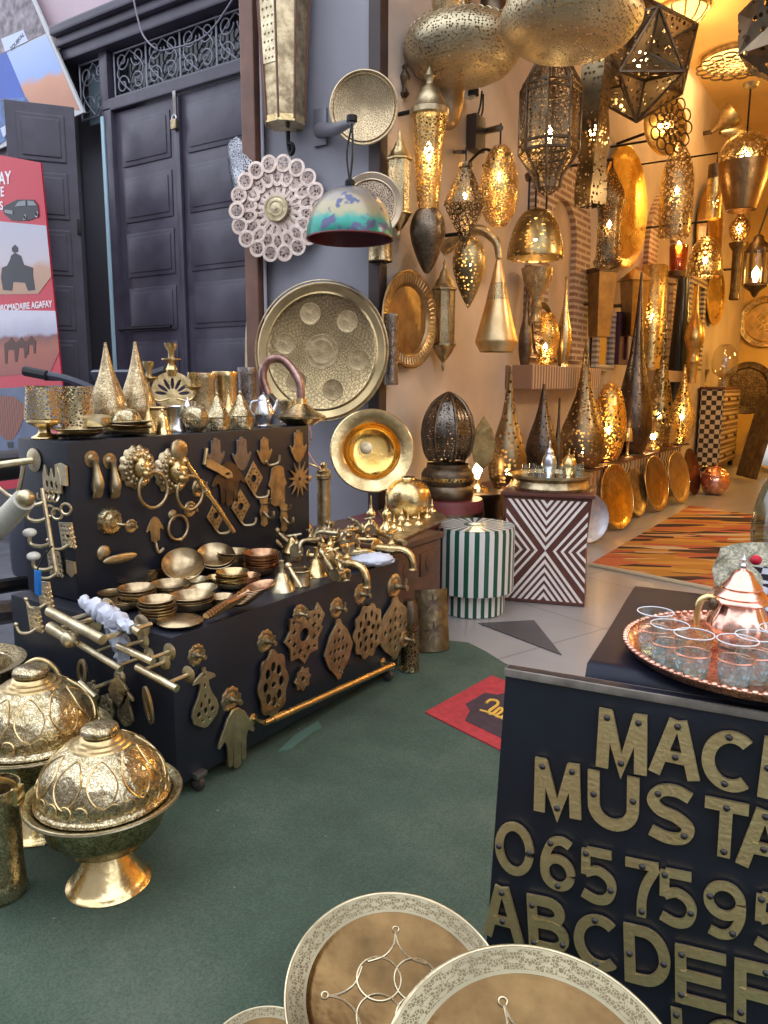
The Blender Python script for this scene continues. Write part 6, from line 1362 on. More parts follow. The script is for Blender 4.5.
# ------------------------------------------------------------------ on the shop's side wall, from the corner inwards
def wp(px, py, out=0.0): return P(px, py, X=XW + out)
def lampbulb(t, z, r=.028, mat=None): return part('bulb', lathe([(.4, -1.5), (.5, -.8), (.95, 0), (.8, .7), (.25, 1.6), (0, 2)], r, r, 14, 2, M=Matrix.Translation((0, 0, z))), mat or BULB, t)
def glowlight(t, z, watts, col=(1, .62, .25), r=.05):
    l = bpy.data.lights.new('lamp_light', 'POINT'); l.energy = watts; l.color = col; l.shadow_soft_size = r
    o = link(bpy.data.objects.new('lamp_light', l)); o.parent = t; o.location = (0, 0, z); return o
def octlantern(name, label, px, yb, yt, wpx, out, body, panel, X=XW, rot=0.2):
    p = P(px, yb, X=X + out); k = S(p); H = (yb - yt) * k; R = wpx * k / 2; t = thing(name, label, 'lantern', p, rot)
    part('base', lathe([(0, 0), (.1, .02), (.16, .05), (.1, .08), (.5, .14), (.7, .17), (.9, .22), (1.05, .235), (1.05, .25), (.88, .255)], R, H, 8), body, t)
    part('panels', lathe([(.86, .25), (.86, .72)], R, H, 8), panel, t)
    bm = bmesh.new()
    for i in range(8):
        a = 2 * PI * i / 8; tube([(R * .87 * math.cos(a), R * .87 * math.sin(a), H * .25), (R * .87 * math.cos(a), R * .87 * math.sin(a), H * .72)], R * .05, 6, bm)
    part('frame', bm, body, t)
    part('cap', lathe([(.88, .715), (1.05, .72), (1.05, .735), (.86, .75), (.7, .80), (.45, .84), (.4, .87), (.2, .90), (.12, .93), (.16, .95), (.05, .98), (0, 1)], R, H, 8), body, t)
    return t
octlantern('narrow_lantern', 'narrow pale fretted lantern on the dark corner trim', 399, 240, 136, 25, .10, BRASS, P_PALE)
octlantern('narrow_lantern', 'slim octagonal fretted lantern between the oval tray and the cone lamp', 443, 372, 262, 25, .10, AGED, P_PALE)
plate('oval_tray', 'big dark brass tray with ridged rim hung beside the slim lantern', 407, 320, 96, metal('dark_tray_brass', (0.42, 0.30, 0.16), 0.3, (0.26, 0.17, 0.09)), hdir(-3), .08, 'wall tray', X=XW + .04, lip=.72)
p = wp(407, 320, .04); R = 48 * S(p); bm = bmesh.new()
for i in range(56):
    a = 2 * PI * i / 56; tube([(R * .76 * math.cos(a), R * .76 * math.sin(a), R * .06), (R * .92 * math.cos(a), R * .92 * math.sin(a), R * .09)], R * .026, 6, bm)
o = part('ridged_rim', bm, AGED, bpy.data.objects['oval_tray']); o['kind'] = 'stuff'
# finial bracket
t = thing('finial_bracket', 'small cast brass finial fixed to the wall above the capped torch lamp', 'ornament', wp(405, 80, .02)); k = S(t.location)
part('stem', lathe([(.3, 0), (.8, .1), (.3, .25), (.6, .45), (.9, .6), (.3, .8), (.5, .9), (0, 1)], 6 * k, 32 * k, 18, 2, M=Matrix.Translation((0, 0, -16 * k))), BRONZE, t)
# torch: capped tapering cylinder over a dark drop
p = wp(427, 274, .22); k = S(p); t = thing('torch_sconce', 'tall capped torch lamp of pierced brass ending in a dark drop', 'wall lamp', p)
part('drop', lathe([(0, 0), (.25, .05), (.75, .35), (1, .62), (.95, .80), (.72, .95), (.5, 1)], 17.5 * k, 62 * k, 36, 3), metal('dark_drop_bronze', (0.30, 0.24, 0.18), 0.3, (0.14, 0.11, 0.08), bump=.3, chase=.5, chs=90), t)
part('pierced_cylinder', lathe([(.58, .0), (.62, .02), (1, 1)], 17 * k, 88 * k, 36, M=Matrix.Translation((0, 0, 60 * k))), P_GOLD, t)
part('cap', lathe([(1, 0), (1.12, .04), (1.12, .14), (.95, .18), (.85, .3), (.55, .5), (.22, .6), (.2, .68), (.32, .74), (.2, .82), (.08, .9), (0, 1)], 17 * k, 50 * k, 36, M=Matrix.Translation((0, 0, 146 * k))), AGED, t)
lampbulb(t, 115 * k, .03); glowlight(t, 120 * k, 1.2)
part('bracket', tube([(0, 0, 155 * k), (-.22, 0, 155 * k)], .014, 8), IRON, t)
p = wp(448, 130, .12); k = S(p)
one('smoked_bell', 'translucent brown bell shade in shadow behind the flat drum lamps', 'lamp shade', lathe([(.0, 0), (.3, .02), (.62, .12), (.9, .4), (1, .8), (1, 1)], 16 * k, 52 * k, 30, 3), metal('brown_shade', (0.45, 0.33, 0.20), 0.35, (0.3, 0.2, 0.12)), p)
# pendants from brackets
def pend(name, label, px, yb, yt, wpx, prof, mat, X=None, out=.3, n=3, bulb=None, seg=36, flute=0, amp=0, cord=None, light=0, Y=None, cat='lamp', arm=0):
    p = wp(px, yb, out) if Y is None else P(px, yb, Y=Y); k = S(p); t = thing(name, label, cat, p); H = (yb - yt) * k
    part('shade', lathe(PR[prof] if isinstance(prof, str) else prof, wpx * k / 2, H, seg, n, None, flute, amp), mat, t, smooth=40 if seg > 10 else 20)
    if bulb is not None: lampbulb(t, H * bulb, max(2.4 * k, .012))
    if light: glowlight(t, H * (bulb if bulb is not None else .5), light)
    if arm: part('arm', tube([(0, 0, H), (0, 0, H + arm * k), (-out, 0, H + arm * k)], .012, 8), IRON, t)
    if cord: part('chain', tube([(0, 0, H), (0, 0, H + cord * k)], max(.006, .7 * k), 6), IRON, t)
    return t
pend('diamond_lamp', 'glowing dark pierced diamond lamp on a curled iron bracket', 464, 249, 168, 44, [(.06, 0), (.3, .17), (1, .50), (.95, .56), (.30, .93), (.34, .95), (.3, 1), (.1, 1)], P_DARK, out=.42, n=0, seg=8, bulb=.62, cord=14, light=1.0)
t = thing('iron_bracket', 'curled iron bracket holding the diamond lamp', 'bracket', wp(455, 152, 0)); k = S(t.location)
bp = wp(464, 152, .42) - t.location
part('arm', tube([(0, 0, 0), bp], .012, 8), IRON, t); part('scroll', tube(spl([(0, 0, -.26), (.10, 0, -.10), (.22, 0, -.02), (.30, 0, -.06), (.28, 0, -.14), (.22, 0, -.12)], 6), .010, 8), IRON, t)
pend('egg_lamp', 'glowing golden pierced egg lamp hanging from a wall rod', 498, 227, 150, 38, 'egg', P_GOLD, out=.42, bulb=.62, cord=20, light=1.5)
t = thing('wall_rod', 'short dark rod standing out of the wall above the golden egg lamp', 'rod', wp(486, 131, 0)); part('rod', tube([(0, 0, 0), wp(500, 128, .46) - t.location], .022, 10), BRONZE, t)
pend('leaf_lamp', 'dark ribbed leaf-shaped pendant with lit bulb below the diamond lamp', 468, 309, 240, 33, [(0, 0), (.25, .10), (.7, .34), (1, .62), (.85, .85), (.5, .97), (.2, 1)], P_FINE, out=.36, bulb=.62, light=.8, arm=4)
t = thing('security_camera', 'white security camera on the wall above the black junction box', 'camera', wp(473, 92, .10)); k = S(t.location)
part('housing', lathe([(0, 0), (.7, .02), (1, .15), (1, .9), (.8, 1), (0, 1)], 7 * k, 16 * k, 20, M=Matrix.Rotation(1.9, 4, 'X') @ Matrix.Translation((0, 0, -6 * k))), WHITE, t); part('lens', lathe([(0, 0), (1, 0), (1, 1), (0, 1)], 5.5 * k, 5 * k, 18, M=Matrix.Translation((0.03, -.05, -6 * k))), IRON, t); part('mount', tube([(0, 0, 0), (-.10, 0, .03)], .02, 8), WHITE, t)
p = wp(476, 134, .04)
t = thing('junction_box', 'dark junction box with cables under the security camera', 'box', p); k = S(p)
part('case', B((0, 0, 0), (.08, 22 * k, 33 * k), .01), plain('dark_grey_case', (0.06, 0.05, 0.05), .5), t); part('cable', tube(spl([(.02, -.02, 16 * k), (.03, .0, 26 * k), (.05, -.02, 38 * k)], 4), .007, 6), IRON, t); part('cable', tube(spl([(.02, .03, 16 * k), (.03, .04, 24 * k), (.05, 0, 36 * k)], 4), .007, 6), IRON, t)
# hanging flat drums near the shop front
def ufo(label, px, yc, wpx, hpx, Y, tilt=0):
    p = P(px, yc + hpx / 2, Y=Y); k = S(p); R = wpx * k / 2; H = hpx * k; t = thing('drum_pendant', label, 'pendant lamp', p)
    part('pierced_body', lathe(PR['ufo'], R, H, 56, 3), pierced('fretted_dull_brass', (0.66, 0.57, 0.37), .48, 62, .37, 'dot', patina=(.50, .42, .27)), t)
    bm = bmesh.new()
    for i in range(40): a = 2 * PI * i / 40; ring(R * .055, R * .008, 14, 5, bm, Matrix.Translation((R * .90 * math.cos(a), R * .90 * math.sin(a), H * .74)) @ Matrix.Rotation(a, 4, 'Z') @ Matrix.Rotation(PI / 2 - .6, 4, 'Y'), 0, 200)
    o = part('scalloped_fretwork', bm, PALE, t); o['kind'] = 'stuff'
    part('cap', lathe([(.22, .98), (.20, 1.05), (.05, 1.08), (.03, 1.2)], R, H, 24), AGED, t); part('chain', tube([(0, 0, H * 1.15), (0, 0, H * 1.15 + 1.6)], .008, 6), IRON, t)
    return t
ufo('wide flat pierced drum pendant, the nearer to the grey pillar', 462, 51, 118, 62, 4.55)
ufo('wide flat pierced drum pendant cut by the top edge, right of the other', 569, 22, 140, 66, 4.30)
pend('bowl_pendant', 'dark brass bowl pendant at the top edge above the flat drum', 442, 26, -14, 56, [(.4, 0), (.8, .1), (1, .5), (1.05, .8), (1.15, .86), (1.1, .95), (.6, 1)], CHASEDF, Y=4.85, cord=30)
pend('bowl_pendant', 'brown bell pendant at the top edge between the flat drums', 493, 22, -30, 30, [(1, 0), (.98, .1), (.8, .5), (.5, .8), (.2, 1)], BRONZE, Y=5.2, cord=30)
# great octagonal lantern
p = wp(547, 196, .75); k = S(p); H = 142 * k; R = 29 * k
t = thing('great_lantern', 'large dark eight-sided pierced lantern hanging below the second flat drum', 'lantern', p, .3)
part('lower_cone', lathe([(.12, 0), (.42, .05), (.45, .12), (.95, .26), (1, .28)], R, H, 8), P_DARK, t, smooth=10)
part('panels', lathe([(1, .28), (1, .70)], R, H, 8), P_DARK, t, smooth=10)
part('upper_cone', lathe([(1, .70), (.98, .74), (.38, .93), (.36, 1)], R, H, 8), P_DARK, t, smooth=10)
bm = bmesh.new()
for i in range(8):
    a = 2 * PI * i / 8; c, s_ = math.cos(a), math.sin(a); tube([(R * r * c, R * r * s_, H * z) for r, z in ((.42, .05), (.45, .12), (1.01, .28), (1.01, .70), (.38, .93))], .010, 6, bm)
for z in (.28, .34, .66, .70): ring(R * 1.01, .009, 8, 6, bm, Matrix.Translation((0, 0, H * z)))
part('frame', bm, BRONZE, t); lampbulb(t, H * .4, .03); glowlight(t, H * .45, 1.5); part('chain', tube([(0, 0, H), (0, 0, H + 2.2)], .010, 6), IRON, t)
t = thing('cone_lamp', 'brushed brass cone lamp hanging from a curved wall arm', 'wall lamp', wp(496, 352, .42)); k = S(t.location)
part('cone', lathe([(.78, 0), (1, .10), (1, .13), (.50, .58), (.30, .80), (.12, .98), (.0, 1)], 21 * k, 90 * k, 48), metal('brushed_brass', (0.80, 0.58, 0.30), 0.3, (0.66, 0.46, 0.22), bump=.05), t); part('chased_band', lathe([(.52, .56), (.36, .74)], 21.4 * k, 90 * k, 48), CHASEDF, t)
part('base_disc', lathe([(.0, .02), (.80, .02)], 21 * k, 90 * k, 40), P_AGED, t)
w0 = Vector((XW, wp(482, 240).y, 0)); tp_ = Vector((0, 0, 90 * k))
part('arm', tube(spl([tp_, tp_ + Vector((-.03, 0, .12)), tp_ + Vector((-.18, 0, .20)), tp_ + Vector((-.42, 0, .10))], 6), [.02 + .0015 * i for i in range(19)], 10), AGED, t)
# ------------------------------------------------------------------ striped stool, hourglass table and what stands round them
def stripemat(name, a, b, n, mode='angle', scale=1.0, third=None):
    q = N(name); co = q.obj(); s_ = q.n('SeparateXYZ'); q.l(co, s_.inputs[0])
    if mode == 'angle': v = q.math('FRACT', q.math('MULTIPLY', q.math('ARCTAN2', s_.outputs[1], s_.outputs[0]), n / (2 * PI)))
    else: v = q.math('FRACT', q.math('MULTIPLY', s_.outputs[{'x': 0, 'y': 1, 'z': 2}[mode]], n))
    st = [(0, a), (.52, b)] if third is None else [(0, a), (.34, b), (.67, third)]
    q.l(q.ramp(v, st, 'CONSTANT'), q.b.inputs['Base Color']); q.b.inputs['Roughness'].default_value = .3; return q.m
CREAM = (0.74, 0.70, 0.66); GREEN = (0.012, 0.085, 0.045)
GS = stripemat('green_bone_stripes', CREAM, GREEN, 26)
p0 = P(474, 619, Z=0.0); 
gx = P(472, 609, Z=0.0); kk = S(gx)
gs = thing('striped_stool', 'round green and white inlaid stool with radiating stripes on top', 'stool', gx)
def oct_(R, n=12): return circ(R, n, a0=PI / n)
R = 40 * kk
hs = 86 * kk
part('lower_drum', lathe([(0, 0), (.80, 0), (.80, .27), (0, .27)], R, hs, 48), GS, gs); part('upper_drum', lathe([(0, .26), (1, .26), (1.0, .95), (.985, .98), (0, .98)], R, hs, 60), GS, gs)
part('top', lathe([(.985, .98), (.985, 1.0), (0, 1.0)], R, hs, 60), GS, gs); part('centre_oval', lathe([(0, 1.012), (.14, 1.012), (.15, 1.0)], R, hs, 32), plain('bone_inlay', CREAM, .3), gs)
part('green_ring', lathe([(.14, 1.006), (.24, 1.006), (.25, 1.0)], R, hs, 32), plain('green_inlay', GREEN, .3), gs)
# hourglass table: two chevron-inlaid trapezoids meeting at a waist
RBR = plain('red_brown_inlay', (0.125, 0.045, 0.033), .32, 0, .15, 10); BONE = plain('bone_strip', (0.90, 0.82, 0.76), .3, 0, .06, 12); SIDE = plain('grey_side_inlay', (0.30, 0.29, 0.30), .35)
a = P(503, 600, Z=0); b = P(577, 606, Z=0); tu = (b - a).normalized(); tn = Vector((tu.y, -tu.x, 0)); TW = 84 * S(a); TH = 106 * S(a)
ht = thing('hourglass_table', 'brown and white chevron-inlaid hourglass side table beside the striped stool', 'side table', (a + tu * TW * .47 - tn * TW * .42).xy.to_3d())
HM = Matrix(((tu.x, 0, tn.x), (tu.y, 0, tn.y), (0, 1, 0)))
hw, wst = TW / 2, TW * .40
def hg_outline(): return [(-hw * .94, 0), (hw * .94, 0), (hw * .90, TH * .5), (hw, TH), (-hw, TH), (-hw * .90, TH * .5)]
part('body', prism(hg_outline(), TW * .84, M=HM.to_4x4() @ Matrix.Translation((0, 0, -TW * .42))), RBR, ht, smooth=0)
fz = TW * .42 + .001
def clipx(y): return hw * (.90 + .08 * abs(y - TH * .5) / (TH * .5))
nst = 6
for sgn in (1, -1):
    for i in range(nst):
        t0, t1 = (i + .0) / nst, (i + .52) / nst
        yc = TH * .5; apex0 = t0 * TH * .47; apex1 = t1 * TH * .47; w0 = hw * .94
        slp = TH * .47 / (hw * .90)
        def pt(x, ap): return (x, min(yc + slp * abs(x) + ap, yc + TH * .47))
        L_ = []
        for ap in (apex0, apex1):
            xe = min(hw * .90, (TH * .47 - ap) / slp); L_.append((xe, ap))
        (x0, a0), (x1, a1) = L_
        poly = [(0, yc + a0), (x0, yc + a0 + slp * x0), (x1, yc + a1 + slp * x1), (0, yc + a1), (-x1, yc + a1 + slp * x1), (-x0, yc + a0 + slp * x0)]
        if sgn < 0: poly = [(x, TH - y) for x, y in poly][::-1]
        o = part('chevron_strip', prism(poly, .003, M=HM.to_4x4() @ Matrix.Translation((0, 0, fz))), BONE, ht, smooth=0)
    for i in range(4):
        t0, t1 = (i + .45) / 4.5, (i + .85) / 4.5; X0 = hw * .92
        def tri(t): return X0 * (.10 + .85 * t), TH * .42 * (1 - t)
        xi0, h0 = tri(t0); xi1, h1 = tri(t1)
        poly = [(xi0, TH * .5), (X0, TH * .5 + h0), (X0, TH * .5 + h1), (xi1, TH * .5), (X0, TH * .5 - h1), (X0, TH * .5 - h0)]
        poly = [(x * sgn, y) for x, y in poly]
        if sgn > 0: poly = poly[::-1]
        part('side_chevron', prism(poly, .003, M=HM.to_4x4() @ Matrix.Translation((0, 0, fz))), BONE, ht, smooth=0)
part('top_board', B((0, 0, TH + .012), (TW * 1.06, TW * .92, .022), .004, Matrix.Rotation(math.atan2(tu.y, tu.x), 3, 'Z')), RBR, ht)
# round mirrored tray with a little tea set on the hourglass table
tt = ht.location + Vector((0, 0, TH + .0235)); k = S(tt)
t = thing('mirror_tray', 'round mirrored tray on a carved rim standing on the hourglass table', 'tray', tt)
part('carved_stand', lathe([(.86, 0), (.90, .02), (.84, .06), (.92, .075), (.86, .075), (0, .07)], 41 * k, 1, 48, 0, None, 30, .03), AGED, t); part('rim', lathe([(.90, .07), (1, .085), (1, .10), (.95, .10), (.93, .085)], 41 * k, 1, 56), AGED, t); part('mirror', lathe([(0, .087), (.94, .087)], 41 * k, 1, 48), plain('mirror_glass', (.75, .8, .78), .04, 1.0), t)
tz = tt.z + .088
def ontray(name, label, cat, dx, dy, h, w_, prof, mat, group=None, n=3):
    return one(name, label, cat, lathe(PR[prof] if isinstance(prof, str) else prof, w_ * k / 2, h * k, 24, n), mat, Vector((tt.x, tt.y, tz)) + RT * (dx * k) + _up0.cross(RT) * 0 + Vector((FW.x, FW.y, 0)).normalized() * (dy * k), None, group)
ontray('tea_pot', 'tiny chased silver teapot in the middle of the mirrored tray', 'teapot', -3, -4, 36, 15, [(.5, 0), (.7, .1), (1, .3), (.85, .5), (.55, .6), (.6, .63), (.3, .76), (.12, .8), (.18, .88), (0, 1)], SILVER)
ontray('sugar_bowl', 'tiny brass sugar pot with lid right of the small silver teapot', 'pot', 18, 2, 26, 15, [(.6, 0), (.9, .2), (1, .4), (.8, .6), (.4, .75), (.1, .8), (.1, 1), (0, 1)], GOLD)
for i, (dx, dy) in enumerate(((-26, -6), (-16, 10), (-14, -14), (8, -14), (24, -8), (30, 4), (4, 14))): ontray('tiny_glass', 'tiny clear glass on the mirrored tray', 'glass', dx, dy, 11, 8, [(0, .05), (.7, .05), (.75, 0), (.85, .3), (1, 1), (.95, 1), (.7, .1), (0, .1)], GLS, 'tiny glasses on the mirrored tray', 0)
# red drum and things behind the stool
pz = P(452, 520, X=-2.42); 
LPX = P(447, 498, X=-2.48); DZ = LPX.z; E5 = P(477, 491, X=-2.47); DZ2 = E5.z
dr = thing('painted_drum', 'low red painted drum stand under the ribbed lotus lamp', 'stand', Vector((LPX.x, LPX.y, 0)))
part('drum', lathe([(.0, 0), (.95, 0), (1, .05), (1, .94), (.95, 1), (0, 1)], .25, DZ, 40), plain('worn_red_paint', (0.16, 0.03, 0.03), .45, 0, .5, 6), dr); part('band', lathe([(1.01, .80), (1.02, .84), (1.01, .88)], .25, DZ, 40), BRONZE, dr)
st2 = thing('dark_stand', 'dark round stand beside the red drum carrying the small leaf lamp', 'stand', Vector((E5.x, E5.y, 0)))
part('drum', lathe([(0, 0), (.95, 0), (1, .05), (1, .92), (1.06, .95), (1.06, 1), (0, 1)], .20, DZ2, 36), BRONZE, st2)
lp = Vector((LPX.x, LPX.y, DZ + .001)); k = S(lp)
t = thing('lotus_lamp', 'dark ribbed lotus-bud lamp on a round pierced base', 'lamp', lp)
part('base', lathe([(.95, 0), (1, .04), (1, .11), (.92, .14), (1.0, .17), (1.0, .26), (.90, .30), (.8, .32), (.8, .36)], 26 * k, 96 * k, 48), BRONZE, t)
part('golden_band', lathe([(.985, .175), (1.015, .21), (.985, .25)], 26 * k, 96 * k, 48), P_GOLD, t)
part('bud', lathe([(.62, .36), (.80, .44), (.90, .58), (.90, .66), (.80, .78), (.56, .90), (.25, .97), (.02, 1.0)], 27 * k, 104 * k, 64, 3, None, 8, .08), pierced('pierced_black_bronze', (0.20, 0.17, 0.14), 0.3, 58, .20, 'edge'), t)
bm = bmesh.new()
for i in range(8):
    a = 2 * PI * i / 8
    tube([(27 * k * 1.085 * r * math.cos(a), 27 * k * 1.085 * r * math.sin(a), 104 * k * z) for r, z in spl([(.62, .36), (.80, .44), (.90, .58), (.90, .66), (.80, .78), (.56, .90), (.25, .97), (.02, 1.0)], 3)], .009, 6, bm)
part('ribs', bm, BRONZE, t)
t = thing('leaf_table_lamp', 'small golden leaf-shaped table lamp glowing right of the lotus lamp', 'lamp', Vector((E5.x, E5.y, DZ2 + .001))); k = S(t.location)
part('foot', lathe([(1, 0), (.9, .3), (.3, .6), (.2, 1), (0, 1)], 11 * k, 12 * k, 24), GOLD, t); part('shade', sheet([[(0, 0), (9 * k, 8 * k), (12 * k, 22 * k), (8 * k, 38 * k), (0, 50 * k), (-8 * k, 38 * k), (-12 * k, 22 * k), (-9 * k, 8 * k)]], .012, .003), metal('dark_leaf', (0.40, 0.28, 0.12), .3), t, (-.04, .04, 8 * k), face(hdir(-45))); lampbulb(t, 20 * k, .035); t.children[-1].location = (.05, -.05, 0); glowlight(t, 26 * k, 1.0); t.children[-1].location = (.08, -.08, 24 * k)
# ------------------------------------------------------------------ low inlaid cabinets along the wall
def zig(name, a, b, sc):
    q = N(name); co = q.obj(); s_ = q.n('SeparateXYZ'); q.l(co, s_.inputs[0])
    v = q.math('FRACT', q.math('MULTIPLY', q.math('ADD', s_.outputs[1], q.math('PINGPONG', s_.outputs[2], .07)), sc)); q.l(q.ramp(v, [(0, a), (.5, b)], 'CONSTANT'), q.b.inputs['Base Color']); q.b.inputs['Roughness'].default_value = .35; return q.m
cabs = [(5.22, 6.35, 'purple-striped', stripemat('purple_stripes', (.60, .52, .46), (.07, .045, .10), 8, 'y', third=(.10, .07, .12))),
        (6.40, 7.35, 'rust-striped', stripemat('rust_stripes', (.50, .36, .22), (.30, .12, .06), 9, 'y')),
        (7.40, 8.35, 'zigzag-inlaid', zig('zigzag_inlay', (.55, .48, .38), (.045, .03, .028), 9)),
        (8.40, 9.45, 'brown-striped', stripemat('brown_stripes', (.55, .45, .33), (.14, .07, .04), 9, 'y')),
        (9.50, 10.6, 'chevron-inlaid', zig('chevron_inlay', (.58, .48, .36), (.10, .05, .03), 8))]
CFX, CZT = -2.34, .62
for (y0, y1, nm, m) in cabs:
    t = thing('low_cabinet', nm + ' low cabinet along the side wall with lamps standing on it', 'cabinet', (-2.525, (y0 + y1) / 2, 0))
    part('carcass', B((0, 0, CZT / 2 - .012), (.40, y1 - y0, CZT - .025), .006), m, t, smooth=0); part('top', B((0, 0, CZT - .012), (.42, y1 - y0 + .03, .024), .005), RBR, t); part('door_line', B((.2005, 0, CZT / 2), (.006, .012, CZT - .1), 0), RBR, t)
# trays leaning on the cabinets' fronts
def lean(label, px, yb, yt, wpx, mat, yaw, tilt=12, X=CFX + .13, rim=None, lip=.84):
    p = P(px, yb, Z=0.004); R = (yb - yt) * S(p) / 2 * 1.02; n = hdir(yaw, tilt)
    F_ = face(n); c = Vector((p.x, p.y, 0)) + F_ @ Vector((0, R, 0)) + Vector((0, 0, .004))
    t = thing('leaning_tray', label, 'tray', c, F_); part('dish', lathe([(0, .03), (lip * .94, .03), (lip, .07), (.97, .12), (1, .10), (.97, .08), (lip, .03), (0, 0)], R, R, 60), mat, t)
    part('rim', ring(R * .985, R * .018, 60, 6, M=Matrix.Translation((0, 0, R * .11))), rim or GOLD, t); return t
lean('round silvery blue tray leaning behind the hourglass table', 587, 543, 494, 46, metal('frosted_silver', (.55, .58, .66), .45, (.40, .42, .50)), -38, 8, rim=PEWTER)
lean('deep gold oval-looking tray leaning on the purple-striped cabinet', 619, 529, 465, 27, metal('tray_gold_dark', (.62, .40, .12), .2, (.40, .24, .07)), -10)
lean('dull bronze tray leaning on the rust-striped cabinet', 638, 516, 468, 15, AGED, -5)
lean('brown tray with bright gold rim leaning on the zigzag cabinet', 658, 511, 457, 19, metal('tray_brown', (.40, .26, .12), .25, (.25, .15, .07)), -8)
lean('pale brown tray leaning on the brown-striped cabinet', 680, 503, 452, 20, metal('tray_tan', (.50, .38, .22), .3, (.36, .26, .15)), -8)
lean('dark red-brown disc leaning at the far end of the low cabinets', 693, 495, 449, 18, metal('disc_maroon', (.20, .09, .06), .35, (.12, .05, .04)), -5, rim=BRONZE)
# ------------------------------------------------------------------ lamps standing on the cabinets
def onc(name, label, px, yb, yt, wpx, prof, mat, X=-2.45, bulb=None, light=0, foot=True, z=CZT + .001, n=3, cat='lamp'):
    p = P(px, yb, X=X); k = S(p); p.z = z; H = P(px, yt, X=X).z - z; t = thing(name, label, cat, p); part('shade', lathe(PR[prof] if isinstance(prof, str) else prof, wpx * k / 2, H, 40, n), mat, t)
    if foot: part('foot', lathe([(1, 0), (1, .015), (.8, .02)], wpx * k * .36, H, 32), BRONZE, t)
    if bulb is not None: lampbulb(t, H * bulb, max(2.2 * k, .02))
    if light: glowlight(t, H * (bulb or .3), light)
    return t
tg = lambda nm, c, sc, t: pierced(nm, c, .36, sc, t, 'dot')
TD1 = tg('bronze_dots', (.34, .25, .14), 30, .36); TD2 = tg('dark_dots', (.17, .13, .10), 36, .27); TD3 = tg('brown_dots', (.27, .20, .12), 44, .22)
onc('teardrop_lamp', 'tall bronze pierced teardrop lamp glowing behind the mirrored tray', 507, 476, 366, 38, 'tearlow', TD1, -2.42, .14, 1.2, z=.60)
onc('teardrop_lamp', 'darker smooth teardrop lamp standing behind the glowing one', 541, 466, 384, 32, 'tear', TD2, -2.50, z=.62)
onc('slim_bottle', 'slim dark bottle with long neck between the two teardrop lamps', 557, 463, 398, 10, [(.8, 0), (1, .2), (.8, .42), (.35, .6), (.2, 1)], BRONZE, -2.40, foot=False, cat='bottle')
onc('teardrop_lamp', 'broad teardrop lamp with lit bulb on the purple-striped cabinet', 581, 463, 338, 45, [(.4, 0), (.72, .03), (.96, .12), (1, .22), (.86, .34), (.56, .48), (.32, .62), (.18, .78), (.08, .95), (.05, 1)], TD1, -2.40, .14, 1.5)
LEO = pierced('leopard_gold', (.92, .62, .20), .3, 22, .13)
onc('egg_table_lamp', 'bright golden egg lamp cut through in leopard pattern', 607, 456, 383, 34, 'egg', LEO, -2.42, .4, 4)
onc('teardrop_lamp', 'very tall dark teardrop lamp right of the leopard egg', 632, 440, 268, 36, [(.4, 0), (.75, .04), (1, .16), (.92, .28), (.66, .42), (.40, .55), (.24, .70), (.13, .86), (.06, 1)], TD2, -2.42)
onc('teardrop_lamp', 'tall teardrop lamp with scale pattern and lit bulb at its foot', 658, 432, 306, 26, [(.4, 0), (.75, .05), (1, .20), (.92, .34), (.60, .50), (.34, .65), (.18, .82), (.08, 1)], pierced('scale_bronze', (.36, .26, .12), .34, 15, .10), -2.40, .25, .8)
onc('obelisk_lamp', 'black tapering obelisk lamp rising behind the scale-pattern drop', 674, 424, 273, 24, [(.9, 0), (1, .02), (.45, 1), (.5, 1), (0, 1.0)], plain('black_lacquer', (.012, .014, .016), .25), -2.55, n=0)
onc('teardrop_lamp', 'short glowing golden drop lamp nearest the tall checked chest', 681, 428, 364, 26, 'tear', pierced('bright_gold_mesh', (.95, .70, .28), .3, 26, .11), -2.36, .35, 2.5)
onc('bulb_lamp', 'small gold candle lamp in front of the leopard egg', 627, 458, 428, 11, [(1, 0), (.9, .06), (.3, .12), (.3, .5), (.8, .55), (.8, .8), (.6, 1)], GOLD, -2.40, foot=False)
t = onc('bulb_lamp', 'small bare-bulb lamp on a gold saucer before the very tall drop', 653, 440, 422, 14, [(1, 0), (.95, .12), (.3, .3), (.2, .8), (.4, 1)], GOLD, -2.40, foot=False); lampbulb(t, .16, .035); glowlight(t, .18, 2)
onc('low_dish', 'flat gold dish under the glowing golden drop', 668, 428, 418, 18, [(0, 0), (.6, 0), (1, .6), (.95, .8), (.5, .5), (0, .3)], GOLD, -2.42, foot=False, cat='dish')
for i, (px, yb) in enumerate(((642, 446), (637, 450), (662, 436))): onc('brass_cup', ('little brass goblet between the small candle lamp and the bare-bulb lamp', 'little brass goblet just right of the small candle lamp', 'little brass goblet right of the bare-bulb lamp')[i], px, yb, yb - 11, 7, [(.8, 0), (.3, .2), (.3, .5), (1, 1), (.9, 1), (0, .6)], BRASS, -2.40, foot=False, cat='goblet')
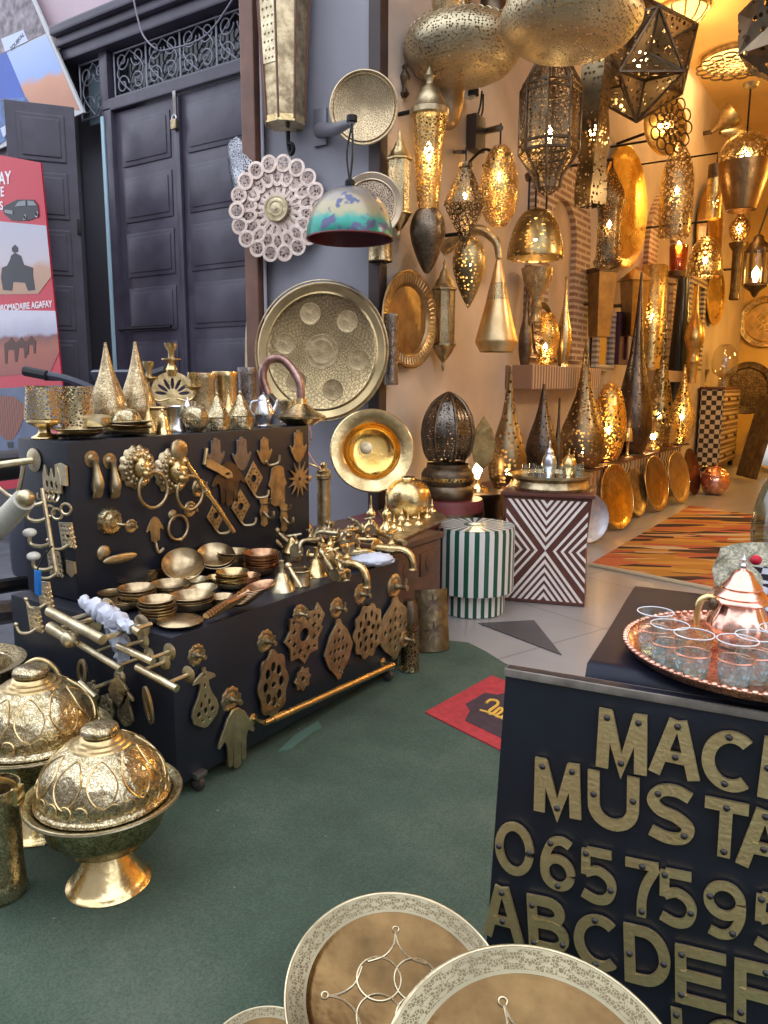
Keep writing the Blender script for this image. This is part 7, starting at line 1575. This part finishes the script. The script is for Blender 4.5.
# on the niche sill
SZ = sl.z + .101
def sill(name, label, px, yb, yt, wpx, prof, mat, cat='lamp', X=XW + .13, bulb=None, light=0, n=3): return onc(name, label, px, yb, yt, wpx, prof, mat, X, bulb, light, False, SZ, n, cat)
sill('slim_vase', 'slim dark vase at the near end of the niche sill', 525, 354, 290, 14, [(.6, 0), (.7, .03), (.95, .2), (.9, .42), (.4, .65), (.2, .85), (.15, 1)], BRONZE, 'vase')
sill('moon_lamp', 'glowing golden round mesh lamp in the middle of the niche sill', 545, 355, 312, 27, [(.3, 0), (.7, .1), (1, .45), (.95, .7), (.6, .93), (.3, 1)], P_GOLD, bulb=.35, light=2)
sill('slim_bottle', 'slim golden bottle with long neck at the far end of the niche sill', 563, 360, 276, 15, [(.7, 0), (.6, .05), (.75, .1), (1, .25), (.9, .42), (.45, .62), (.2, .8), (.16, .97), (.25, 1)], BRASS, 'bottle')
p = P(536, 312, X=XW + .20); k = S(p); t = thing('chalice_stem', 'ornate turned brass chalice above the round mesh lamp', 'chalice', Vector((p.x, p.y, SZ + 42 * k)))
part('cup', lathe([(.5, 0), (.4, .05), (.3, .2), (.42, .28), (.3, .36), (.35, .5), (.9, .75), (1, .9), (1.05, 1), (.9, 1), (.3, .6)], 15 * k, 52 * k, 32), CHASEDF, t)
for o_ in (t,): pass
pl = plate('niche_plate', 'dark plate standing behind the round mesh lamp in the niche', 541, 330, 54, BRONZE, (1, 0, 0), .08, 'plate', X=XW + .05)
bh = pend('beehive_lamp', 'brass beehive lamp with wavy slots hanging over the niche sill', 535, 259, 211, 55, [(1, 0), (1.02, .05), (.96, .3), (.82, .6), (.58, .86), (.3, .98), (.1, 1)], pierced('wavy_brass', (.50, .38, .18), .32, 20, .30, 'dot', stretch=(1, 1, 2.2)), out=.45, bulb=.4, light=3)
k = S(bh.location)
for a in (0, 2.1, 4.2): part('chain', tube([(10 * k * math.cos(a), 10 * k * math.sin(a), 46 * k), (10 * k * math.cos(a), 10 * k * math.sin(a), 75 * k)], .008, 6), IRON, bh)
part('hanger', lathe([(0, 0), (1, 0), (1.1, .4), (.6, .8), (.2, 1), (0, 1)], 12 * k, 12 * k, 24, M=Matrix.Translation((0, 0, 75 * k))), BRONZE, bh); part('cable', tube([(0, 0, 86 * k), (0, 0, 260 * k)], .008, 6), IRON, bh)
# ------------------------------------------------------------------ hanging lamps and wall pieces deeper inside
p = P(590, 206, X=XW + .9); k = S(p); H = 138 * k
bm = bmesh.new(); rings = []
for i in range(17):
    a = .55 * i / 16 + .3; w_ = 15 * k * (1 + .06 * math.sin(i)); rings.append([bm.verts.new((w_ * math.cos(a + j * PI / 2), w_ * math.sin(a + j * PI / 2), H * i / 16)) for j in range(4)])
for x, y in zip(rings, rings[1:]):
    for j in range(4): bm.faces.new((x[j], x[(j + 1) % 4], y[(j + 1) % 4], y[j]))
t = thing('twisted_column', 'long twisted four-sided pierced column lamp left of the golden oval tray', 'lamp', p); part('shade', bm, P_DOT, t, smooth=20); lampbulb(t, H * .5, .03); glowlight(t, H * .5, 4); part('rod', tube([(0, 0, H), (0, 0, H + 1.5)], .008, 6), IRON, t)
# star-shaped folded pendant
sp_ = P(640, 60, X=XW + 0.95); k = S(sp_); t = thing('star_pendant', 'big many-pointed pierced star pendant beside the second flat drum', 'pendant lamp', sp_, .25)
bm = bmesh.new(); bmesh.ops.create_icosphere(bm, subdivisions=1, radius=1.0)
vs = bm.verts[:]; bm.faces.ensure_lookup_table()
bmesh.ops.poke(bm, faces=bm.faces[:]); 
for v in bm.verts: v.co = v.co.normalized() * ((58 * k) if v in vs else 33 * k)
bmesh.ops.recalc_face_normals(bm, faces=bm.faces[:])
bmw = bmesh.new()
for e in bm.edges: tube([e.verts[0].co.copy(), e.verts[1].co.copy()], .010, 5, bmw)
part('facets', bm, pierced('star_brass', (.42, .32, .19), .36, 26, .36, 'dot'), t, smooth=0); part('edge_wires', bmw, BRONZE, t); lampbulb(t, 0, .05); glowlight(t, 0, 8); part('chain', tube([(0, 0, 50 * k), (0, 0, 50 * k + 1.6)], .010, 6), IRON, t)
sp_ = P(790, 28, X=XW + 2.2); k = S(sp_); t = thing('faceted_pendant', 'dark pierced faceted pendant cut by the top right corner', 'pendant lamp', sp_, .6)
bm = bmesh.new(); bmesh.ops.create_icosphere(bm, subdivisions=1, radius=54 * k); vs = bm.verts[:]; bmesh.ops.poke(bm, faces=bm.faces[:])
for v in bm.verts: v.co = v.co.normalized() * ((56 * k) if v in vs else 40 * k)
part('facets', bm, pierced('facet_bronze', (.30, .22, .14), .36, 24, .36, 'dot'), t, smooth=0); part('chain', tube([(0, 0, 50 * k), (0, 0, 50 * k + 1.8)], .010, 6), IRON, t)
# ceiling lamps
CEILG = glow('ceiling_lamp_glow', (1.0, .60, .14), 2.6)
p = P(684, 8, Z=ZC - .01); k = S(p); R = 22 * k
t = thing('ceiling_bowl', 'glowing ribbed golden bowl lamp on the ceiling', 'ceiling lamp', p)
part('diffuser', lathe([(1, 0), (.96, -.25), (.75, -.55), (.4, -.75), (0, -.8)], R, R, 40), CEILG, t)
bm = bmesh.new()
for i in range(10): a = 2 * PI * i / 10; tube([(R * 1.02 * r * math.cos(a), R * 1.02 * r * math.sin(a), R * z) for r, z in ((1, 0), (.96, -.25), (.75, -.55), (.4, -.76), (.05, -.82))], .012, 6, bm)
part('ribs', bm, AGED, t); part('rim', ring(R * 1.02, .03, 48, 8), AGED, t); glowlight(t, -R * 1.1, 50, (1, .62, .24), .15)
p = P(736, 66, Z=ZC - .12); k = S(p); R = 37 * k
t = thing('flower_ceiling_lamp', 'round pierced flower ceiling lamp glowing at the upper right', 'ceiling lamp', p)
def petals(R, n, r): return [circ(r * R, 18, (R * (1 - r) * math.cos(2 * PI * i / n), R * (1 - r) * math.sin(2 * PI * i / n))) for i in range(n)]
fm = bmesh.new()
for row, (rr_, n_, rad) in enumerate(((.84, 16, .17), (.60, 16, .15), (.40, 12, .12), (.22, 8, .09))):
    for i in range(n_): a = 2 * PI * (i + .5 * row) / n_; ring(R * rad, R * .024, 18, 5, fm, Matrix.Translation((R * rr_ * math.cos(a), R * rr_ * math.sin(a), 0)))
part('fretwork', fm, BRONZE, t); part('diffuser', lathe([(0, .06), (.86, .06)], R, 1, 40), CEILG, t); part('canopy', lathe([(.86, .06), (.9, .08), (.9, .118), (0, .118)], R, 1, 40), AGED, t); glowlight(t, -.15, 40, (1, .62, .24), .2)
def wallflower(label, px, py, rpx, out):
    p = wp(px, py, out); k = S(p); R = rpx * k; t = thing('flower_sconce', label, 'wall lamp', p, face(hdir(-30)))
    fm = bmesh.new()
    for row, (rr_, n_, rad) in enumerate(((.80, 12, .20), (.50, 12, .17), (.25, 8, .12))):
        for i in range(n_): a = 2 * PI * (i + .5 * row) / n_; ring(R * rad, R * .028, 16, 5, fm, Matrix.Translation((R * rr_ * math.cos(a), R * rr_ * math.sin(a), 0)))
    part('fretwork', fm, BRONZE, t); part('backing', lathe([(0, -.09), (.95, -.09), (.97, -.05), (.93, -.05), (0, -.08)], R, 1, 40), metal('lit_gold_back', (1, .75, .28), .3), t); part('bulb', ball(bmesh.new(), (0, 0, -.05), .025), BULB, t); glowlight(t, -.03, 6)
    part('arm', tube([(0, 0, -.12), (-.02, 0, -.12 - out + .06)], .015, 8), IRON, t); return t
wallflower('pierced flower wall lamp on a dark arm above the bullet lamp', 671, 124, 29, .65)
# golden oval tray on wall with lantern in front
GT = metal('glowing_gold_tray', (.98, .72, .24), .22, (.85, .55, .14))
plate('golden_tray', 'big golden tray on the wall lit from in front, left of the second arch', 622, 208, 116, GT, hdir(-4), .07, 'wall tray', X=XW + .04, lip=.82)
pend('bullet_lantern', 'dark pierced bullet lantern hanging before the golden tray', 607, 270, 174, 29, [(.2, 0), (.8, .03), (1, .09), (.82, .14), (.8, .55), (.95, .66), (.85, .78), (.4, .92), (.15, 1)], P_DARK, out=.55, bulb=.45, light=2, n=2, arm=8)
pend('bullet_lamp', 'tall pierced bullet lamp under the flower wall lamp', 674, 238, 148, 32, 'bullet', pierced('bullet_mesh', (.50, .37, .20), .34, 26, .11), out=.7, bulb=.5, light=2.5, arm=6)
t = pend('capsule_lamp', 'large capsule lamp, pierced above and plain dark bell below, near the right edge', 741, 211, 138, 50, [(.52, 0), (.58, .01), (.92, .42), (1, .62)], metal('dark_bell_bronze', (.34, .22, .11), .28, (.22, .14, .07)), out=1.25, n=0, cord=None)
k = S(t.location); H = 73 * k; part('pierced_crown', lathe([(1, .62), (.98, .70), (.84, .86), (.5, .97), (.12, 1)], 25 * k, H, 40, 3), pierced('crown_mesh', (.55, .42, .22), .32, 20, .11), t); lampbulb(t, H * .66, .06); glowlight(t, H * .6, 5); part('chain', tube([(0, 0, H), (0, 0, H + 42 * k)], .010, 6), IRON, t); part('canopy', lathe([(1, 1), (.8, .4), (.2, .1), (0, 0)], 8 * k, 5 * k, 20, M=Matrix.Translation((0, 0, H + 40 * k))), AGED, t)
t = thing('bell_sconce', 'small horn-shaped wall sconce left of the capsule lamp', 'wall lamp', wp(712, 132, .12)); k = S(t.location)
part('mount', tube([(0, 0, 0), (-.12, 0, 0)], .03, 8), BRONZE, t); part('horn', lathe([(.2, 0), (.3, .2), (.9, .7), (1, 1), (.9, 1), (0, .3)], 11 * k, 24 * k, 28, 2, M=Matrix.Rotation(.9, 4, 'Y')), AGED, t); part('vase', lathe([(.3, 0), (1, .4), (.8, .8), (.3, 1), (0, 1)], 8 * k, 30 * k, 24, 2, M=Matrix.Translation(RT * (8 * k)) @ Matrix.Rotation(1.5, 4, Vector((FW.x, FW.y, 0)))), PALE, t)
# candle cylinder lamp, egg pendant, onion sconce
t = pend('cylinder_lamp', 'glowing woven cylinder lamp with dark cap hanging beside the capsule', 713, 219, 181, 15, [(1, 0), (1, 1)], pierced('woven_mesh', (.95, .74, .36), .3, 30, .3), out=.85, n=0, bulb=.5, light=5, cord=None); k = S(t.location); part('cap', lathe([(1.05, 0), (1.05, 1), (.3, 1.1), (0, 1.1)], 7.5 * k, 13 * k, 24, M=Matrix.Translation((0, 0, 38 * k))), BRONZE, t); part('arm', tube([(0, 0, 52 * k), (0, 0, 62 * k), (-.85, 0, 62 * k)], .010, 6), IRON, t)
pend('egg_pendant', 'glowing pierced egg lamp below the woven cylinder lamp', 704, 277, 238, 34, [(.9, 0), (1, .08), (1, .2), (.9, .5), (.66, .8), (.3, .97), (.1, 1)], pierced('egg_mesh', (.62, .46, .22), .32, 22, .12), out=.8, bulb=.4, light=3, arm=14)
t = thing('onion_sconce', 'wall sconce with glowing onion globe on a long dark stem', 'wall lamp', wp(734, 300, .3)); k = S(t.location)
part('stem', lathe([(.5, 0), (.6, .02), (.5, .1), (.55, .6), (.9, .66), (1, .7), (.4, .72)], 9 * k, 78 * k, 24), BRONZE, t); part('globe', lathe([(.3, .70), (.8, .76), (1.1, .86), (.9, .96), (.4, 1.02), (.3, 1.1)], 9 * k, 78 * k, 32, 3), pierced('onion_mesh', (.50, .34, .16), .32, 24, .2), t); lampbulb(t, 68 * k, .05); glowlight(t, 66 * k, 6); part('bracket', tube([(0, 0, 30 * k), (-.3, 0, 30 * k)], .02, 8), BRONZE, t)
# glass lantern at the right edge
p = P(754, 298, Y=12.0); k = S(p); t = thing('glass_lantern', 'dark-framed hanging glass lantern with lit bulb near the right edge', 'lantern', p, .2); R = 11 * k; H = 62 * k
part('base', lathe([(0, 0), (.2, .03), (.4, .10), (.9, .16), (1.05, .18), (1.05, .22), (0, .23)], R, H, 12), BRONZE, t); part('roof', lathe([(1.05, .72), (1.05, .76), (.8, .84), (.5, .88), (.4, .95), (0, 1)], R, H, 12), BRONZE, t)
bm = bmesh.new()
for i in range(6): a = 2 * PI * i / 6; tube([(R * math.cos(a), R * math.sin(a), H * .2), (R * math.cos(a), R * math.sin(a), H * .74)], .02, 6, bm)
part('frame', bm, BRONZE, t); lampbulb(t, H * .36, .06); glowlight(t, H * .4, 8); part('glass', lathe([(.92, .22), (.92, .72)], R, H, 24), GLS, t); part('chain', tube([(0, 0, H), (.3, .2, H + 1.2)], .012, 6), IRON, t); part('chain', tube([(.3, .2, H + 1.2), (.3, .2, ZC - p.z)], .012, 6), IRON, t)
plate('gold_wall_plate', 'embossed golden plate on the far wall at the right edge', 766, 322, 50, discmat('embossed_gold', (.95, .66, .22), (.45, .28, .08), 25 * S(P(766, 322, Y=YB)), [(.0, .4), (.8, .95)], .3, 9), (0, -1, 0), .06, 'wall plate', Y=YB - .05)
plate('great_wall_plate', 'tall dark gold wall tray behind the egg lamp', 706, 232, 88, metal('amber_tray', (.72, .46, .16), .28, (.45, .27, .09)), hdir(-4), .08, 'wall tray', X=XW + .05, lip=.8)
plate('sunray_plate', 'golden sunray plate on the side wall near the far corner', 714, 297, 56, discmat('sunray_gold', (.95, .68, .25), (.5, .3, .09), 28 * S(wp(714, 297)), [(.2, .9)], .3, 14, 40), hdir(-6), .07, 'wall plate', X=XW + .06)
# mirror frames and rectangular shades
def frame(label, px, py, wpx, hpx, X, m, inner, yaw=0, nm='framed_mirror', cat='mirror'):
    p = P(px, py, X=X); k = S(p); t = thing(nm, label, cat, p, face(hdir(yaw))); W2, H2 = wpx * k / .36 / 2, hpx * k / 2
    part('frame', sheet([[(-W2, -H2), (W2, -H2), (W2, H2), (-W2, H2)], [(-W2 * .72, -H2 * .82), (W2 * .72, -H2 * .82), (W2 * .72, H2 * .82), (-W2 * .72, H2 * .82)]], .05, .004), m, t); part('pane', B((0, 0, -.01), (W2 * 1.5, H2 * 1.7, .012)), inner, t); return t
BIM = stripemat('bone_inlay_frame', (.62, .52, .40), (.10, .06, .04), 14, 'y')
frame('striped inlaid mirror frame leaning on the second arch', 695, 325, 26, 92, XW + .06, BIM, plain('amber_mirror', (.75, .55, .28), .06, 1.0))
frame('pale inlaid mirror frame under the gold tapered shades', 604, 341, 20, 58, XW + .06, stripemat('pale_frame', (.55, .50, .44), (.22, .18, .16), 18, 'y'), plain('dull_mirror', (.5, .48, .46), .1, 1.0))
frame('narrow maroon panel beside the pale mirror frame', 622, 339, 11, 50, XW + .10, plain('maroon_cloth', (.06, .012, .03), .6), plain('maroon_cloth', (0, 0, 0)), nm='wall_panel', cat='panel')
def shade4(label, px, yb, yt, wpx, roof=False):
    p = wp(px, yb, .22); k = S(p); H = (yb - yt) * k; t = thing('tapered_shade', label, 'wall lamp', p, .15); bm = bmesh.new(); r0, r1 = wpx * .38 * k, wpx * .56 * k; n = 4
    part('body', lathe([(.72, 0), (1, .92), (1, .93)], r1, H, 4), metal('dull_gold_sheet', (.50, .34, .15), .35, (.34, .22, .10)), t, smooth=0)
    if roof: part('roof', lathe([(1.25, .88), (.3, 1.05), (.1, 1.1), (0, 1.12)], r1, H, 4), metal('dull_gold_sheet', (0, 0, 0)), t, smooth=0)
    else: part('top_rim', lathe([(1.04, .93), (1.04, 1), (0, 1)], r1, H, 4), BRONZE, t, smooth=0)
    part('bracket', tube([(0, 0, H * .5), (-.22, 0, H * .5)], .02, 8), BRONZE, t); return t
shade4('tall tapered gold wall shade below the bullet lantern', 599, 337, 271, 26); shade4('tapered gold wall shade with pitched roof right of the plain one', 632, 336, 276, 26, True)
onc('pierced_screen_lamp', 'tall golden pierced cylinder lamp in the second arch', 650, 352, 265, 25, [(1, 0), (1, 1), (.9, 1.02)], pierced('screen_gold', (.72, .52, .22), .34, 22, .2), XW + .20, .5, 5, False, n2.z - .0 + .02, 0)
struct('trim_27', B((XW + .16, n2.y, n2.z - .06), (.32, 1.7, .14), .01), BRICK)
t = thing('amber_sconce', 'amber glass candle sconce in front of the second arch', 'wall lamp', wp(677, 277, .4)); k = S(t.location)
part('glass', lathe([(.7, 0), (.9, .3), (1, .75), (.95, .76), (.6, .1), (0, .05)], 9 * k, 40 * k, 28), glassy('amber_glass', (.75, .35, .10), .05, .4), t); part('cup', lathe([(0, -.05), (.9, 0), (1, .12), (.9, .15)], 9 * k, 40 * k, 24), BRONZE, t); lampbulb(t, 28 * k, .04); glowlight(t, 33 * k, 3); part('arm', tube([(0, 0, 0), (0, 0, -.08), (-.4, 0, -.05)], .012, 8), BRONZE, t)
t = onc('onion_bottle', 'golden onion bottle with needle neck before the striped mirror frame', 692, 372, 280, 19, [(.5, 0), (.55, .18), (.7, .22), (.5, .30), (.85, .40), (1, .46), (.85, .56), (.45, .66), (.18, .78), (.08, 1)], metal('onion_gold', (.72, .52, .22), .25), -2.30, cat='bottle', z=1.42, foot=False)
# ------------------------------------------------------------------ tall checked chest of drawers and things around it
def checkmat():
    q = N('black_bone_checks'); c = q.n('TexChecker', Scale=13.0); c.inputs[1].default_value = (.62, .55, .46, 1); c.inputs[2].default_value = (.04, .028, .025, 1); q.l(q.obj(), c.inputs[0]); q.l(c.outputs[0], q.b.inputs['Base Color']); q.b.inputs['Roughness'].default_value = .3; return q.m
pc = P(711, 472, Z=0.0); ytop = 385
tc_ = thing('tall_chest', 'tall chest of drawers with black and white checked side and striped drawer fronts', 'chest of drawers', (pc.x - .08, pc.y + .78, 0)); ch_h = (470 - 386) * S(pc)
part('carcass', B((0, 0, .10 + (ch_h - .14) / 2), (.34, 1.5, ch_h - .14), .01), checkmat(), tc_, smooth=0); part('top', B((0, 0, ch_h - .02), (.38, 1.56, .04), .01), RBR, tc_)
for i in range(4): 
    dw = part('drawer', B((.175, 0, .10 + (ch_h - .14) * (i + .5) / 4), (.03, 1.42, (ch_h - .14) / 4 - .03), .006), stripemat('drawer_stripes', (.60, .46, .28), (.20, .11, .06), 13, 'z') if i == 0 else MATS.get('drs') or BIM, tc_)
    if i == 0: MATS['drs'] = dw.data.materials[0]
    for s_ in (-.4, .4): part('knob', ball(bmesh.new(), (.20, s_, .10 + (ch_h - .14) * (i + .5) / 4), .03), BRONZE, dw)
for sx in (-.12, .12):
    for sy in (-.68, .68): part('leg', B((sx, sy, .055), (.08, .08, .11), .006), BRONZE, tc_)
def onchest(name, label, px, yt, wpx, hpx, prof, mat, cat, n=3, bulb=None, light=0):
    p = Vector((pc.x - .35, pc.y, ch_h + .001)); p = P(px, 388, Y=pc.y + .55); k = S(p); p.z = ch_h + .001
    t = thing(name, label, cat, p); part('body', lathe(PR[prof] if isinstance(prof, str) else prof, wpx * k / 2, hpx * k, 30, n), mat, t)
    if bulb is not None: lampbulb(t, hpx * k * bulb, .05)
    if light: glowlight(t, hpx * k * bulb, light)
    return t
onchest('hurricane_lamp', 'glass hurricane lamp with glowing candle on the near end of the tall chest', 692, 352, 11, 34, [(.7, 0), (1, .1), (1, .9), (.9, 1)], GLS, 'lamp', 0, .35, 8)
onchest('glass_cloche', 'clear ribbed glass dome on the middle of the tall chest', 723, 340, 25, 42, [(.4, 0), (.4, .22), (.85, .32), (1, .55), (.85, .8), (.45, .97), (0, 1)], glassy('cloche_glass', (.92, .92, .9), .08, .9), 'glass dome')
onchest('brass_goblet', 'small brass goblet between the hurricane lamp and the glass dome', 704, 372, 8, 16, [(.8, 0), (.3, .2), (.3, .5), (1, 1), (.9, 1), (0, .6)], AGED, 'goblet')
plate('dark_round_tray', 'dark round chased tray standing behind the tall chest', 747, 388, 52, metal('dark_chased_tray', (.20, .15, .10), .35, (.11, .08, .06), bump=.5, chase=1, chs=20), hdir(-60), .06, 'tray', Y=pc.y + 1.9)
cpz = P(714, 494, Z=0); k = S(cpz); t = thing('copper_pot', 'shiny rosy copper pot on the floor before the tall chest', 'pot', cpz)
part('body', lathe([(.55, 0), (.8, .1), (1, .35), (1, .5), (.92, .58), (1, .62), (.9, .68), (.5, .75)], 13.5 * k, 31 * k, 36, 2), COPPER, t); part('lid', lathe([(.88, .66), (.7, .80), (.3, .88), (.12, .90), (.14, 1), (0, 1)], 13.5 * k, 31 * k, 32), COPPER, t); part('loop', ring(7 * k, .7 * k, 24, 6, M=Matrix.Translation((-10 * k, 0, 20 * k)) @ Matrix.Rotation(PI / 2, 4, 'X')), GOLD, t)
# draped table and mirror at the right edge
tp2 = P(765, 468, Z=0); k = S(tp2); bm = lathe([(0, 1), (.98, 1), (1, .98), (1.0, .5), (1.04, 0)], 34 * k, 62 * k, 72, 0, None, 18, .05)
one('skirted_table', 'table with dusky pink skirt at the right edge beyond the tall chest', 'table', bm, plain('dusky_pink_cloth', (.30, .17, .14), .8, 0, .2, 3), Vector((tp2.x + .5, tp2.y + .55, 0)), smooth=50)
tq = Vector((tp2.x + .5, tp2.y + .55, 62 * k + .001))
for i, (dx, r, c, nm) in enumerate(((-.48, .24, (.75, .45, .14), 'low heap of golden cloth on the near end of the skirted table'), (.34, .46, (.80, .52, .16), 'tall peaked heap of golden fabric on the skirted table'))):
    bm = lathe([(1, 0), (.95, .15), (.7, .5), (.4, .8), (.12, 1), (0, 1)], r, r * (1.2 if i else .9), 40, 2, None, 9, .12); one('cloth_heap', nm, 'cloth', bm, plain('gold_cloth_%d' % i, c, .6, 0, .4, 6), tq + Vector((dx, -.2, 0)), smooth=60)
dk = one('dark_easel', 'dark slanting panel leaning against the skirted table', 'panel', B((0, 0, .62), (.06, .55, 1.24), .01, Matrix.Rotation(.22, 3, 'Y')), BRONZE, P(748, 478, Z=0.02) + Vector((0.1, -.05, .006)), .6)
pm = P(772, 472, Z=0); R = 27 * S(pm); nm_ = hdir(-80, 10); F_ = face(nm_)
t = thing('round_mirror', 'round mirror with pale rope frame leaning at the right edge', 'mirror', pm + F_ @ Vector((0, R, 0)) + Vector((0, 0, .02)), F_); part('glass', lathe([(0, .02), (.86, .02), (.86, 0), (0, 0)], R, 1, 48), plain('dim_mirror', (.45, .40, .34), .08, 1), t); part('frame', ring(R * .93, R * .075, 60, 8, M=Matrix.Translation((0, 0, .02))), PALE, t)
# rug on the tiles
def rugmat():
    q = N('flame_rug'); co = q.obj(); m0 = q.n('Mapping'); m0.inputs['Rotation'].default_value = (0, 0, math.radians(-30)); q.l(co, m0.inputs[0]); mp = q.n('Mapping'); mp.inputs['Scale'].default_value = (1.7, 7.5, 1); q.l(m0.outputs[0], mp.inputs[0])
    v = q.n('TexVoronoi', Scale=1.5); q.l(mp.outputs[0], v.inputs[0]); s_ = q.n('SeparateColor'); q.l(v.outputs['Color'], s_.inputs[0])
    q.l(q.ramp(s_.outputs[0], [(0, (.035, .014, .012)), (.14, (.50, .22, .03)), (.34, (.52, .14, .05)), (.50, (.58, .34, .16)), (.60, (.06, .025, .02)), (.68, (.45, .10, .04)), (.78, (.60, .30, .05)), (.92, (.62, .48, .28))], 'CONSTANT'), q.b.inputs['Base Color']); q.b.inputs['Roughness'].default_value = .95
    t = q.n('TexNoise', Scale=120.0); q.l(co, t.inputs[0]); q.bump(t.outputs[0], .4, .01); return q.m
rc = [P(*q, Z=0.0) for q in ((589, 565), (712, 590), (800, 522), (690, 506))]
t = thing('flame_rug', 'woven rug in orange, yellow and black flames on the shop tiles', 'rug', rc[0].xy.to_3d())
part('pile', prism([((q - rc[0]).x, (q - rc[0]).y) for q in rc], .010, M=Matrix.Translation((0, 0, -.003))), rugmat(), t, smooth=0)
part('fringe_edge', tube([Vector((0, 0, .006)), rc[1] - rc[0] + Vector((0, 0, .006))], .018, 8), plain('cream_fringe', (.55, .45, .30), .9), t)
one('clear_vessel', 'clear rounded glass vessel at the right edge above the tea table', 'vessel', lathe([(.6, 0), (.9, .1), (1, .35), (.8, .65), (.45, .8), (.4, 1)], .10, .34, 36, 3), glassy('smoky_vessel', (.55, .65, .6), .05, .6), P(786, 565, D=2.2))
# unseen pendant lamps, added right of the view to light the hall warmly
def hall(label, x, y, z, wt, col):
    t = thing('added_hall_pendant', label, 'pendant lamp', (x, y, z)); part('shade', lathe([(1, 0), (.9, .25), (.5, .7), (.15, 1), (0, 1)], .28, .34, 32, 2), AGED, t); part('chain', tube([(0, 0, .33), (0, 0, ZC - z)], .010, 6), IRON, t)
    lampbulb(t, .06, .05); glowlight(t, -.10, wt, col, .2)
hall('added unseen brass dome pendant lighting the front of the hall', 1.0, 6.0, 3.4, 75, (1, .80, .56)); hall('added unseen brass dome pendant lighting the middle of the hall', 1.2, 11.0, 3.6, 175, (1, .60, .16)); hall('added unseen brass dome pendant lighting the far end of the hall', -.4, 14.6, 2.9, 110, (1, .58, .12))
